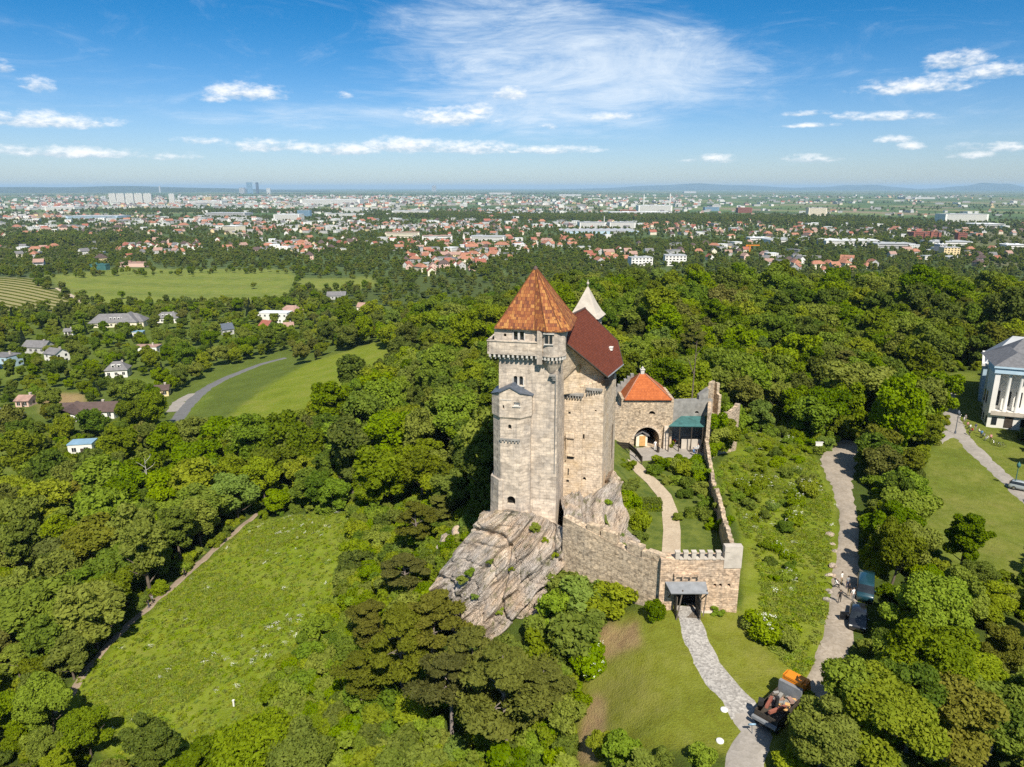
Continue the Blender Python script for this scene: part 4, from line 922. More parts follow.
# ---- ruined tower
rt = empty('ruined_tower', (36, 122, 0), 'broken jagged stone tower stub at the back right of the courtyard', 'ruin')
def ragged(pts, zb_, tops, th=.9, seed=1, m='rubble', step=.55, amp=.3):
    mb = MB(); r_ = random.Random(seed)
    for i in range(len(pts)-1):
        a, b_ = V2(pts[i]), V2(pts[i+1]); n = max(1, int((b_-a).length/step)); d = (b_-a)/n; nn = Vector((-d.y, d.x)).normalized()*th
        for k in range(n):
            t_ = (k+.5)/n; z = tops[i]*(1-t_)+tops[i+1]*t_ + r_.uniform(-amp, amp); p, q = a+d*k, a+d*(k+1.002)
            mb.prism([p, q, q+nn, p+nn], zb_, [z, z+r_.uniform(-.1,.1), z+r_.uniform(-.1,.1), z])
    return mb
y1 = cwD+1.5
def X(px, y): return PY(px, 420, y).x
ragged([(X(706.5,y1),y1), (X(712,y1+2.5),y1+2.5), (X(717,y1+1.0),y1+1.0)], 0, [zw(391),zw(385),zw(405)], .5, 4).build('tower_stub', M['rubble'], rt)
ragged([(X(706.5,y1-.1),y1-.1), (X(707,cwD-5),cwD-5)], 0, [zw(400),zw(404)], .6, 5, amp=.15).build('wall', M['rubble'], rt)
yr = 124.0
ragged([(X(708,cwD-.5),cwD-.5), (X(722,yr-3),yr-3), (X(733,yr-1.5),yr-1.5), (X(738.5,yr+.5),yr+.5), (X(739,yr+3),yr+3)], -6, [PY(708,413,cwD-.5).z,PY(722,415.5,yr-3).z,PY(733,411,yr-1.5).z,PY(738,404,yr+.5).z,PY(739,404,yr+3).z], .8, 6, amp=.18).build('wall', M['rubble'], rt)
# ---- right curtain wall running back from the gate
zt_ = 6.1
cr = [P(737.5, 548, 6.3), P(729, 517, 6.2), P(722, 495, 6.0), P(716, 473, 5.8), P(711, 452, 5.6), P(707.5, 430, 5.6)]
rw = ragged([c[:2] for c in cr], -4, [c.z+q for c, q in zip(cr, (-.2,-1.1,-.4,-1.3,-.5,-.7))], .5, 8, step=.45, amp=.28).build('curtain_wall', M['rubble'])
props(rw, 'long stone curtain wall running back along the right of the garden', 'wall')
# ---- front curtain wall from the keep down to the gate
fw = [PD(563, 520, 76.8), PD(584, 540, 75.2), PD(610, 550, 73.8), PD(636, 560, 72.4), PD(661, 560, 71.1)]
tops = [zat(516, 76.8), zat(526.5, 75.2), zat(538.5, 73.8), zat(551, 72.4), zat(552.5, 71.1)]
wb = MB()
for i in range(4): wb.wall(fw[i], fw[i+1]+Vector((.02,0,0)), -7.0, tops[i], tops[i+1], 1.0)
rr = random.Random(9)
for px, w_, h_ in ((597,1.6,.55),(611,2.0,.7),(634,1.9,.95),(647,1.5,.25),(655,2.2,.3)):
    i = max(k for k in range(4) if fw[k].x <= (px-512)/9.0+.3) if px > 566 else 0
    t_ = min(max(((px-512)/FPX*(79)-fw[i].x)/(fw[i+1].x-fw[i].x), 0), 1); c = fw[i].lerp(fw[i+1], t_); z = tops[i]*(1-t_)+tops[i+1]*t_; d = V2(fw[i+1]-fw[i])
    wb.box((c.x-.1*d.y/d.length, c.y+.52, z+h_*.55), (w_, .8, h_+.75), math.atan2(d.y, d.x))
fo = wb.build('curtain_wall', M['rubble']); props(fo, 'broad sloping stone curtain wall between the keep rock and the gate', 'wall')
# ---- gate wall
g0 = PD(660.5, 560, 70.9); g1 = PD(737.5, 560, 70.9); gy = 70.4*math.cos(.22); gy = g0.y
gt = empty('gate_wall', (P(686,606,0).x, gy, -.3), 'ruddy battlemented gate wall with grey canopy over a dark gateway', 'gate')
GW = Frame((g0.x, gy-.35), 0); gx = lambda px: PY(px, 590, gy-.35).x - g0.x
def zq(py): return PY(700, py, gy-.35).z
gwid = gx(738.5)
GO = MB().prism([GW(0,0), GW(gwid,0), GW(gwid,1.5), GW(0,1.5)], -5, zq(559.5)).build('wall', M['gate_stone'], gt)
dw = gx(699.5)-gx(674.5); dc = (gx(699.5)+gx(674.5))/2; gz0 = zq(610.5)
carve(GO, arch_cut(GW, dc, 0, gz0, dw, 2.7, 2.6, rnd=False), *[arch_cut(GW, gx(p), 0, zq(587), .34, .42, .6) for p in (714.5, 720, 728.5)])
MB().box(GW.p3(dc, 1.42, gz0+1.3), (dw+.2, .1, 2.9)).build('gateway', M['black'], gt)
MB().lathe(GW.p3(dc-.1, 1.3, gz0+1.35), [(.03,-.05),(.16,0),(.03,.05)], 8).build('lamp', M['white_paint'], gt)
mr = MB()
for i in range(7):
    u = gx(675.5+i*8.05); mr.prism([GW(u-.23,.0), GW(u+.23,.0), GW(u+.23,.42), GW(u-.23,.42)], zq(559.5)-.02, zq(552.6)).box(GW.p3(u, .2, zq(552.2)), (.56,.52,.1)).box(GW.p3(u+.42, .2, zq(559)), (.42,.56,.14))
mr.build('battlement', M['white_stone'], gt)
MB().prism([GW(gx(721.5),-.06), GW(gwid+.05,-.06), GW(gwid+.05,.7), GW(gx(721.5),.7)], zq(568), zq(546.5)).build('corner_turret', M['white_stone'], gt)
MB().prism([GW(gx(702),-.5), GW(gx(720),-.5), GW(gx(720),-.003), GW(gx(702),-.003)], zq(618), zq(610.5), top=[GW(gx(703),-.25), GW(gx(719),-.25), GW(gx(719),-.003), GW(gx(703),-.003)]).build('plinth', M['white_stone'], gt)
sm = MB().box(GW.p3(gx(685), -.06, zq(574.2)), (gx(697.5)-gx(672.5), .5, .34))
for i in range(4): sm.box(GW.p3(gx(673.6+i*7.7), -.15, zq(575.4)), (.2, .5, .42))
smo = sm.build('machicolation', M['gate_stone'], gt)
cp_ = MB(); cz = zq(581.5); ca4 = [GW.p3(gx(664.5),-.02,cz), GW.p3(gx(705),-.02,cz), GW.p3(gx(704.5),-1.5,cz-.55), GW.p3(gx(668),-1.5,cz-.55)]
slab(cp_, ca4, .12); can = cp_.build('canopy', M['lead'], gt)
bs = MB()
for u in (gx(668.5), gx(704)): bs.cyl(GW.p3(u,-1.35,cz-.68), GW.p3(u,-.05,cz-1.9), .07, n=6)
bs.build('bracket', M['dark_timber'], can)
po = MB().cyl(GW.p3(gx(674.5),-1.6,gz0-.1), GW.p3(gx(680),-1.2,cz-.3), .08, n=6).build('pole', M['timber'], gt); MB().cyl(GW.p3(gx(701),-1.5,gz0+.3), GW.p3(gx(704),-1.2,cz-.3), .07, n=6).build('pole', M['timber'], gt)
br_ = MB()
for i in range(9): br_.box(GW.p3(dc-dw/2+dw*(i+.5)/9, -.2, gz0-.05), (dw/9-.03, 2.2, .1))
br_.build('threshold', M['timber'], gt)
lf = MB().box(GW.p3(gx(697.5), -.9, gz0+1.15), (.09, 1.7, 2.3))
for k in range(3): lf.box(GW.p3(gx(697.5)-.06, -.9, gz0+.4+k*.75), (.05, 1.7, .14))
lf.build('door', M['timber'], gt); MB().box(GW.p3(gx(675.2), -.6, gz0+1.15), (.09, 1.1, 2.3)).build('door', M['timber'], gt)

# ---- rock faces
def rock_sheet(name, rows, label, seed, sub=22, amp=.68, back=4.0, cat='rock', kind='structure'):
    rng = np.random.default_rng(seed); A = np.array([[tuple(PD(*q)) for q in r] for r in rows]); nr_, nc_ = A.shape[:2]
    def up(A, n):
        k = len(A); t = np.linspace(0, k-1, (k-1)*n+1); i = np.minimum(t.astype(int), k-2); f = (t-i)[:, None, None]
        g = lambda j: A[np.clip(j, 0, k-1)]
        p0, p1, p2, p3 = g(i-1), g(i), g(i+1), g(i+2)
        return .5*(2*p1+(p2-p0)*f+(2*p0-5*p1+4*p2-p3)*f**2+(3*p1-p0-3*p2+p3)*f**3)
    B = up(A, sub); B = up(B.transpose(1, 0, 2), sub).transpose(1, 0, 2)
    du = np.gradient(B, axis=1); dv = np.gradient(B, axis=0); N = np.cross(dv, du); N /= np.linalg.norm(N, axis=2, keepdims=True)+1e-9
    # layers dip to the lower left; each bed breaks off in a step
    s_ = (B[..., 0]*.74 - (B[..., 2])*.67) ; al = (B[..., 0]*.67 + B[..., 2]*.74)
    w1 = s_*.50 + .20*np.sin(al*.35+seed) + .05*np.sin(al*1.7); w2 = s_*1.35 + .25*np.sin(al*.6+2); jt = np.floor(w1+.11)*1.7
    ss = lambda f: f*(1-np.clip((f-.78)/.22, 0, 1)**2*(3-2*np.clip((f-.78)/.22, 0, 1)))
    d = amp*(1.5*ss(np.mod(w1, 1)) + .7*ss(np.mod(w2, 1)) + .5*ss(np.mod(s_*2.9+.25*np.sin(al*.9)+.1*np.sin(al*3.1), 1))*(.5+.5*np.sin(al*.7+s_*.5)))
    j1 = np.mod(al*.34+jt+.15*np.sin(s_*2.1), 1); d += amp*.55*np.where(j1 < .5, j1, 1-j1)*np.sin(jt*3.7+1.3)      # cross joints split the beds into blocks
    d -= amp*.35*np.exp(-((np.mod(al*.31+.5*np.sin(s_*.8)+jt, 1)-.5)/.05)**2)
    d -= amp*1.0*np.exp(-((np.mod(al*.11+.35*np.sin(s_*.55)+seed*.3, 1)-.5)/.03)**2)                                 # a few deep clefts
    ph = rng.uniform(0, 6.28, 24); fr = rng.normal(0, 3.2, (24, 3)); LB = np.stack([al*.45, B[..., 1]*.6, s_*1.0], -1)
    d += amp*.16*sum(np.sin(LB @ fr[i]*.8 + ph[i]) for i in range(24))/3
    edge = np.ones(B.shape[:2])
    B = B + N*(d*edge)[..., None]
    m_, n_ = B.shape[:2]; idx = np.arange(m_*n_).reshape(m_, n_); f_ = np.stack([idx[:-1,:-1], idx[1:,:-1], idx[1:,1:], idx[:-1,1:]], -1).reshape(-1, 4)
    mb = MB(); vs = [tuple(v) for v in B.reshape(-1, 3)]
    rim = np.concatenate([idx[0, :], idx[1:, -1], idx[-1, -2::-1], idx[-2:0:-1, 0]]); b0 = len(vs)
    cen = B.reshape(-1, 3).mean(0)
    for i in rim: q = np.array(vs[i]); vs.append(tuple(q + np.array((0, back, -.8)) + (cen-q)*.12))
    fs = [tuple(q[::-1]) for q in f_] + [(rim[i], rim[(i+1)%len(rim)], b0+(i+1)%len(rim), b0+i) for i in range(len(rim))] + [tuple(range(b0, b0+len(rim)))]
    o = mb.add(vs, fs).build(name, M['rock'])
    bm = bmesh.new(); bm.from_mesh(o.data); bmesh.ops.recalc_face_normals(bm, faces=bm.faces); bm.to_mesh(o.data); bm.free()
    return props(o, label, cat, kind=kind)
rock_sheet('rock_cliff', [[(482,515,82.5),(499,512,80.8),(515,512,80),(532,516,80.2),(548,522,79.8),(566,528,79)],
 [(471,540,81.5),(489,540,79.4),(507,540,78.4),(526,542,78.0),(546,546,77.8),(567,550,77.8)],
 [(451,565,81.5),(474,568,78.8),(496,570,77.2),(520,572,76.6),(543,574,76.6),(567,575,77.0)],
 [(437,585,81.5),(460,594,78.4),(484,600,76.6),(508,604,75.6),(534,604,75.6),(563,600,76.2)],
 [(446,606,79.8),(463,620,77.6),(482,630,75.8),(506,635,74.8),(532,632,74.8),(558,620,75.6)],
 [(452,628,79),(468,644,77),(486,656,75.6),(508,660,74.6),(534,656,74.6),(560,645,75.2)]], 'steep layered limestone cliff under the castle keep', 2, back=5)
rock_sheet('rock_shelf', [[(560,503,86.5),(580,500,87.2),(598,499,86.8),(608,487,87.6),(613,470,89)],
 [(560,514,82.5),(580,514,83.8),(599,515,84),(613,508,85),(620,490,87.5)],
 [(561,522,80.4),(582,530,79.9),(601,538,79),(617,541,79.5),(625,522,83)],
 [(563,532,79.2),(582,542,78.6),(602,548,78),(622,552,78),(633,545,81)]], 'pale rock shelf below the castle hall', 5, sub=11, amp=.7, back=3)
def boulder(name, px, py, sx, sy, sz, label, seed, dz=0.0, group=None):
    p = PT(px, py); rng = np.random.default_rng(seed); bm = bmesh.new(); bmesh.ops.create_icosphere(bm, subdivisions=3, radius=1)
    fr = rng.normal(0, 1.6, (8, 3)); ph = rng.uniform(0, 6, 8)
    for v in bm.verts:
        c = np.array(v.co); k = 1+.16*sum(np.sin(c @ fr[i]*1.3+ph[i]) for i in range(8))/2 + .1*np.mod(c[0]*2.2+c[2]*2.7, 1); v.co = Vector((c[0]*sx*k, c[1]*sy*k, c[2]*sz*k))
    me = bpy.data.meshes.new(name); bm.to_mesh(me); bm.free(); me.materials.append(M['rock']); o = bpy.data.objects.new(name, me); COL.objects.link(o)
    o.location = (p.x, p.y, p.z+dz); return props(o, label, 'rock', group)
boulder('rock_outcrop', 446, 552, 1.7, 1.8, 2.6, 'grey rock outcrop among bushes left of the castle cliff', 3, .4)
boulder('rock_outcrop', 459, 541, 1.3, 1.3, 1.8, 'smaller tan rock beside the grey outcrop left of the cliff', 4, .6)
boulder('rock_outcrop', 406, 585, .8, .7, .9, 'small pale boulder among the pines below the left slope', 6, .4)

# ---- courtyard ground
mb = MB(); cyd = [(13.2,72.4),(16,71.9),(25.6,71.9),(27.3,78),(28.6,86),(30.3,96),(32.2,106),(33.8,117.5),(17,117.5),(16.2,110),(15.4,102),(13.5,94),(12.2,88),(11.5,82)]
bm = bmesh.new(); gx_ = np.linspace(10, 36, 66); gy_ = np.linspace(71, 118, 120)
def cz_(x, y):
    e = 15.6 + (y-88)*.13 + 1.2   # foot of the bank under the hall
    return 2.2 + .2*math.sin(x*.7)*math.sin(y*.5)*.3 + max(0, e-x)*.62
vsg = {}; vs = []; fs = []
for i, x in enumerate(gx_):
    for j, y in enumerate(gy_):
        vsg[i, j] = len(vs); vs.append((x, y, cz_(x, y)))
for i in range(65):
    for j in range(119):
        x, y = (gx_[i]+gx_[i+1])/2, (gy_[j]+gy_[j+1])/2
        if inpoly(x, y, cyd): fs.append((vsg[i,j], vsg[i+1,j], vsg[i+1,j+1], vsg[i,j+1]))
mg, tg, bg, _ = mat('courtyard_turf'); pw = worldpos(tg)
tg.put(bg.inputs['Base Color'], tg.mix(tg.mapr(tg.noise(pw, .7, 5, .6), .35, .65), (.055,.085,.010), (.125,.150,.022))); bump(tg, bg, tg.noise(pw, 6, 4), .7, .2)
co = MB().add(vs, fs, 0, True).build('courtyard_lawn', mg); props(co, 'grass of the walled castle garden', 'lawn', kind='structure')
def yard_strip(name, pix, widths, m, label, off=.05):
    pts = [P(a, b, 2.25) for a, b in pix]; vs = []; K_ = 5
    dense = []
    for i in range(len(pts)-1):
        for k in range(6): t = k/6; dense.append((V2(pts[i].lerp(pts[i+1], t)), widths[i]*(1-t)+widths[i+1]*t))
    dense.append((V2(pts[-1]), widths[-1]))
    for i, (q, wd) in enumerate(dense):
        d = (dense[min(i+1, len(dense)-1)][0]-dense[max(i-1,0)][0]).normalized(); nn = Vector((-d.y, d.x))
        for j in range(K_): c = q + nn*wd*(j/(K_-1)-.5); vs.append((c.x, c.y, cz_(c.x, c.y)+off))
    fs = [((i*K_+j), (i*K_+j+1), ((i+1)*K_+j+1), ((i+1)*K_+j)) for i in range(len(dense)-1) for j in range(K_-1)]
    return props(MB().add(vs, fs, 0, True).build(name, m), label, 'path', kind='structure')
yard_strip('garden_path', [(633,461),(641,472),(653,482),(664,495),(670,512),(672,530),(671,556)], [1.9,2.0,2.0,2.1,2.2,2.2,2.2], M['sand_path'], 'sandy garden path curving through the walled castle garden')
tr_ = [P(x_, y_, 2.28) for x_, y_ in ((622,462),(650,460),(668,457),(698,460),(706,452),(707,434),(672,434),(660,447),(620,448))]
props(slab(MB(), tr_, .1).build('terrace', M['paving']), 'grey paved terrace in front of the gatehouse arch', 'terrace', kind='structure')
# ------------------------------------------------------------------ villas below the hill
FOOT = []   # building footprints (x, y, radius) that plants keep clear of
def roof_mb(L, Wd, h, rh, kind, ov=.45, th=.18):
    mb = MB(); a, b = L/2+ov, Wd/2+ov; z = h-ov*rh/(Wd/2)*.6
    if kind == 'flat':
        mb.box((0,0,h+.15), (L+.3, Wd+.3, .3)); return mb
    r = (L/2-Wd/2*.8) if kind == 'hip' else a
    r = max(r, .15); vs = [(-a,-b,z),(a,-b,z),(a,b,z),(-a,b,z),(-r,0,h+rh),(r,0,h+rh)]
    vs += [(x,y,zz-th) for x,y,zz in vs]
    fs = [(0,1,5,4),(2,3,4,5),(1,2,5),(3,0,4),(7,6,10,11),(9,8,11,10),(8,7,11),(6,9,10),(0,6,7,1),(1,7,8,2),(2,8,9,3),(3,9,6,0)]
    if kind == 'gable': fs = [f for f in fs if f not in ((1,2,5),(3,0,4),(8,7,11),(6,9,10))] ; fs += [(1,7,11,5),(2,5,11,8),(0,4,10,6),(3,9,10,4)]; fs = [f for f in fs if f not in ((1,7,8,2),(3,9,6,0))]
    return mb.add(vs, fs)
def house(name, label, cat, base, L, Wd, h, rh, rz, wall, roof, kind='gable', wins=True, chimney=True, dormers=0, group=None, storeys=1, wing=None):
    e = empty(name, base, label, cat, group, rz); FOOT.append((base.x, base.y, max(L, Wd)*.55))
    wb = MB().box((0,0,h/2-.6), (L, Wd, h+1.2))
    if kind == 'gable': wb.add([(-L/2,-Wd/2,h-.002),(-L/2,Wd/2,h-.002),(-L/2,0,h+rh-.08),(L/2,-Wd/2,h-.002),(L/2,Wd/2,h-.002),(L/2,0,h+rh-.08)], [(0,2,1),(3,4,5),(0,3,5,2),(1,2,5,4)])
    def put(o): o.parent = e; return o
    wo = put(wb.build('wall', wall)); ro = put(roof_mb(L, Wd, h, rh, kind).build('roof', roof))
    if wing:
        wx, wy, wl, ww, wh, wr = wing
        q = MB().box((wx,wy,wh/2-.6), (wl, ww, wh+1.2)).build('wing_wall', wall); put(q); r2 = roof_mb(ww, wl, wh, wr, 'hip' if kind == 'hip' else kind); 
        r2.v = [(-y+wx, x+wy, z) for x, y, z in r2.v]; put(r2.build('wing_roof', roof))
    if chimney: c = MB().box((L*.22, Wd*.12, h+rh*.75), (.8,.8,1.9)).box((L*.22,Wd*.12,h+rh*.75+1.0), (1.0,1.0,.14)).build('chimney', M['white_stone']); c.parent = ro
    for i in range(dormers):
        x = (i-(dormers-1)/2)*2.6; dz = h+rh*.38; dy = -Wd/2*(1-.38)-.15
        d = MB().box((x, dy+.55, dz+.1), (1.5, 1.5, 1.2)).box((x, dy+.5, dz+.78), (1.8, 1.8, .14)).build('dormer', M['white_paint']); d.parent = ro
        g = MB().box((x, dy-.21, dz+.15), (1.0,.06,.8)).build('window', M['glass']); g.parent = d
    if wins:
        for st in range(storeys):
            zc_ = h/storeys*(st+.52); n = max(2, int(L/3.2))
            for side in (-1, 1):
                for i in range(n):
                    x = -L/2+L*(i+.5)/n; wq = MB().box((x, side*(Wd/2+.01), zc_), (1.3,.10,1.35)).build('frame' if False else 'window', M['glass']); put(wq)
                    fr = MB().box((x, side*(Wd/2+.03), zc_-.75), (1.6,.16,.1)).box((x, side*(Wd/2+.035), zc_), (.07,.12,1.35)).build('sill', M['white_paint']); fr.parent = wq
            m_ = max(1, int(Wd/4))
            for side in (-1, 1):
                for i in range(m_):
                    y = -Wd/2+Wd*(i+.5)/m_; put(MB().box((side*(L/2+.01), y, zc_), (.10,1.2,1.3)).build('window', M['glass']))
        put(MB().box((L*.08, -Wd/2-.02, 1.05), (1.05,.1,2.1)).build('door', M['dark_timber']))
    return e
def vh(px, py, wpx, Wd, h, rh, deg, wall, roof, label, kind='gable', name='villa', **kw):
    b = PT(px, py); Z = b.y*cp+(CAMZ-b.z)*sp_; L = wpx*Z/FPX
    for k in (5, 12, 20): q = b.xy*(1-k/b.xy.length); FOOT.append((q.x, q.y, max(L*.38, 5)))
    return house(name, label, 'house', b, L, Wd, h, rh, R(deg), M[wall], M[roof], kind, **kw)
vh(92,416,52,9,3.2,2.6,6,'white_paint','roof_brown','low white bungalow with a long brown roof beside the dry lawn','gable', wing=(-6,-3,9,11,3.2,2.4), dormers=0)
vh(84,452,22,5,3.4,.5,10,'white_paint','steel_blue','small white garden house with a pale blue sheet roof','flat','garden_house', chimney=False)
vh(119,376,20,8,4.2,3.4,14,'white_paint','roof_grey','small white house with steep grey roof and dormers','hip', dormers=2)
vh(58,362,17,8,5.5,2.4,-24,'white_paint','roof_grey','white two storey house with blue shaded gable between trees', storeys=2)
vh(6,366,24,10,6,1.2,-12,'blue_render','roof_grey','pale blue modern house at the left edge','flat', storeys=2)
vh(120,326,50,13,4.0,5.0,10,'cream','roof_grey','long villa with big grey hipped roof and row of dormers','hip', dormers=4, wing=(8,-2,13,17,4.5,5.6))
vh(169,322,22,10,4.0,3.6,8,'white_paint','roof_grey','white villa with grey roof and three dormers east of the long villa','hip', dormers=3)
vh(148,352,23,8,3.6,.8,4,'white_paint','roof_dull','low white house with flat brownish roof below the dormered villa','flat')
vh(276,322,30,11,7.5,.4,-6,'white_paint','roof_white','bright white cubic house with flat roof and dark windows','flat', storeys=2, chimney=False)
vh(292,316,20,10,4.5,4.0,-10,'cream','roof_dull','house with dull pink hipped roof behind the white cubic house','hip')
vh(268,330,12,8,3.6,3.4,-30,'white_paint','roof_red','small house with dark red roof in front of the white cubic house')
vh(289,331,9,6,3.8,2.4,20,'yellow_render','roof_dull','small yellow house in front of the pink roofed one')
vh(4,424,26,10,3.4,3.0,-10,'white_paint','roof_grey','grey roofed house at the left edge beside the brown bungalow')
vh(163,395,13,6,3.2,1.6,16,'yellow_render','roof_brown','little tan house beside the forecourt of the bending road')
vh(40,352,24,9,4.0,3.0,-8,'grey_render','roof_grey','long grey roofed house half hidden behind garden trees')
vh(337,299,18,9,4,3.2,6,'grey_render','roof_grey','grey house among trees right of the field')
vh(366,311,15,8,4,3.0,-12,'cream','roof_dull','pale house with dull pink roof at the foot of the wooded hill')
vh(344,320,10,7,4,3.4,30,'grey_render','roof_grey','small grey gabled house deep among the valley trees')
vh(227,334,11,7,4,3.4,40,'grey_render','slate','dark slate roofed house left of the white cubic house')
vh(28,405,13,7,3,1.5,0,'pink_render','roof_dull','low pinkish shed on the dry lawn left of the bungalow','gable','shed')
vh(139,336,10,5,3,.5,10,'white_paint','steel_blue','small pavilion with pale blue roof below the long villa','flat','pavilion', chimney=False)
vh(70,335,8,4,3,1.6,10,'white_paint','roof_grey','tiny white house left of the long villa')
# white palace on the right
pb = P(986, 426, -6.2); PF = Frame((pb.x, pb.y), 22)
pal = empty('palace', (PF(6,8).x, PF(6,8).y, -6.4), 'white palace with columned portico and grey roofs at the right edge', 'palace')
zt0 = -7.0; pw_ = 8.0; pd_ = 5.5; ph_ = 13.6; cz0 = -6.4+ph_
wb = MB()
wb.prism([PF(0,0), PF(pw_,0), PF(pw_,pd_), PF(0,pd_)], zt0, -3.2)                                  # plinth storey
wb.prism([PF(.0,4.2), PF(pw_,4.2), PF(pw_,pd_), PF(.0,pd_)], -3.202, cz0)
wb.prism([PF(.0,0), PF(1.0,0), PF(1.0,4.19), PF(0,4.19)], -3.202, cz0-1.2)
wo_ = wb.build('portico_wall', M['white_paint'], pal); FOOT.append((PF(5,4).x, PF(5,4).y, 9)); FOOT.append((PF(18,14).x, PF(18,14).y, 14))
for i in range(4):
    q = PF(.7+i*(pw_-1.4)/3, .65); MB().lathe((q.x,q.y,-3.2), [(.55,0),(.55,.25),(.42,.4),(.36,ph_-4.9),(.5,ph_-4.6),(.55,ph_-4.4)], 14).build('column', M['white_paint'], pal)
MB().prism([PF(-.3,-.3), PF(pw_+.3,-.3), PF(pw_+.3,pd_+.2), PF(-.3,pd_+.2)], cz0-1.2, cz0).prism([PF(-.6,-.6), PF(pw_+.6,-.6), PF(pw_+.6,pd_+.2), PF(-.6,pd_+.2)], cz0, cz0+.4).build('cornice', M['blue_render'], pal)
def hiproof(fr, u0, u1, v0, v1, z, rh, inset, name, m, open_back=False):
    vm = (v0+v1)/2; um = (u0+u1)/2
    if (u1-u0) < (v1-v0): r = [fr.p3(um, v0+inset, z+rh), fr.p3(um, v1-(0 if open_back else inset), z+rh)]; c = [fr.p3(u0,v0,z),fr.p3(u1,v0,z),fr.p3(u1,v1,z),fr.p3(u0,v1,z)]; fs = [(0,1,4),(1,2,5,4),(2,3,5),(3,0,4,5),(3,2,1,0)]
    else: r = [fr.p3(u0+inset, vm, z+rh), fr.p3(u1-inset, vm, z+rh)]; c = [fr.p3(u0,v0,z),fr.p3(u1,v0,z),fr.p3(u1,v1,z),fr.p3(u0,v1,z)]; fs = [(0,1,5,4),(1,2,5),(2,3,4,5),(3,0,4),(3,2,1,0)]
    return MB().add(c+r, fs).build(name, m, pal)
hiproof(PF, -.6, pw_+.6, -.6, pd_+8, cz0+.402, 2.6, 3.6, 'portico_roof', M['slate2'])
pc = MB().box(PF.p3(pw_/2, -.02, -4.9), (1.6,.12,2.4), PF.a).build('door', M['dark_timber'], pal)
for u in (1.3, pw_-1.3): MB().box(PF.p3(u, -.02, -4.8), (1.0,.10,1.8), PF.a).build('window', M['glass'], pal)
for u in (1.9, pw_/2, pw_-1.9): MB().box(PF.p3(u, 4.17, -.6), (1.2,.10,3.4), PF.a).build('window', M['glass'], pal)
bl = MB().box(PF.p3(pw_/2, -.5, -2.9), (pw_-.6,.14,.9), PF.a).build('balcony', M['white_stone'], pal)
for v in (1.0, 3.6, 5.6):
    MB().box(PF.p3(-.02, v, -4.8), (.1,.9,1.6), PF.a).build('window', M['glass'], pal)
    if v > 3: MB().box(PF.p3(-.02, v, -.4), (.1,1.0,2.8), PF.a).build('window', M['glass'], pal)
mb = MB().prism([PF(2,pd_+.01), PF(44,pd_+.01), PF(44,pd_+11), PF(2,pd_+11)], zt0, cz0-.4).build('main_wall', M['cream'], pal)
MB().prism([PF(1.6,pd_-.35), PF(44,pd_-.35), PF(44,pd_+11.4), PF(1.6,pd_+11.4)], cz0-.398, cz0+.25).build('cornice', M['blue_render'], pal)
hiproof(PF, 1.6, 44, pd_-.35, pd_+11.4, cz0+.252, 4.6, 5, 'main_roof', M['slate2'])
for i in range(8):
    for z_ in (-4.6, -.4, 3.0): MB().box(PF.p3(pw_+2+i*3.2, pd_-.03, z_), (1.2,.12,1.9), PF.a).build('window', M['glass'], pal)
pq = PD(1003, 345, 205); QF = Frame((pq.x, pq.y), 33)
pal2 = empty('palace_wing', (QF(10,6).x, QF(10,6).y, -6), 'far palace wing with light grey roof and toothed cornice behind the portico', 'palace')
z2 = zat(336, 205)
MB().prism([QF(-3,0), QF(40,0), QF(40,16), QF(-3,16)], -9, z2).build('wall', M['blue_render'], pal2); FOOT.append((QF(12,8).x, QF(12,8).y, 17))
ct = MB().prism([QF(-3.5,-.5), QF(40,-.5), QF(40,16.5), QF(-3.5,16.5)], z2, z2+.6)
for i in range(16): ct.box(QF.p3(-2+i*1.6, -.6, z2+1.0), (.9,.5,.8), QF.a)
ct.build('cornice', M['white_paint'], pal2)
a = [QF.p3(-3,2,z2+1.0), QF.p3(40,2,z2+1.0), QF.p3(40,16,z2+6.2), QF.p3(2,16,z2+6.2), QF.p3(-3,16,z2+1.0)]
MB().add([QF.p3(-3,1,z2+.602), QF.p3(40,1,z2+.602), QF.p3(40,16,z2+.602), QF.p3(-3,16,z2+.602), QF.p3(2,8.5,z2+6.5), QF.p3(40,8.5,z2+6.5)], [(0,1,5,4),(2,3,4,5),(3,0,4),(1,2,5),(3,2,1,0)]).build('roof', M['roof_lightgrey'], pal2)
for i in range(5): MB().box(QF.p3(1+i*3.2, -.03, z2-4), (1.3,.12,3.2), QF.a).build('window', M['glass'], pal2)
# ------------------------------------------------------------------ trees
rt_ = random.Random(77)
SHRUBS_L = wpoly([(352,515),(430,520),(432,590),(455,625),(475,665),(560,655),(605,655),(575,700),(570,790),(215,790),(262,720),(312,628),(356,548)])
COBB = wpoly([(665,600),(705,600),(740,660),(790,720),(770,790),(700,790),(740,740),(690,680)])
SHRUBS_L2 = wpoly([(424,512),(486,515),(474,542),(442,580),(420,572),(410,545)])
LANEX = wpoly([(824,452),(870,440),(868,500),(866,560),(864,610),(852,660),(825,702),(798,722),(812,660),(826,610),(829,560),(831,500),(816,470)])
LANE = wpoly([(805,440),(870,440),(872,500),(872,600),(868,655),(835,680),(800,715),(750,790),(600,790),(700,600),(800,560)])
LANE2 = wpoly([(812,449),(872,436),(877,500),(880,575),(902,600),(902,680),(870,700),(845,726),(800,745),(740,800),(560,800),(700,640),(800,520)])
ROADV = wpoly([(150,448),(170,400),(210,370),(300,350),(300,370),(270,398),(242,424),(212,460)])
PALZONE = wpoly([(935,445),(940,368),(1060,368),(1060,620),(1000,560)])
FOOTP = wpoly([(248,514),(262,512),(262,520),(225,548),(152,612),(112,650),(86,682),(60,722),(46,722),(84,668),(112,636),(150,602),(224,540)])
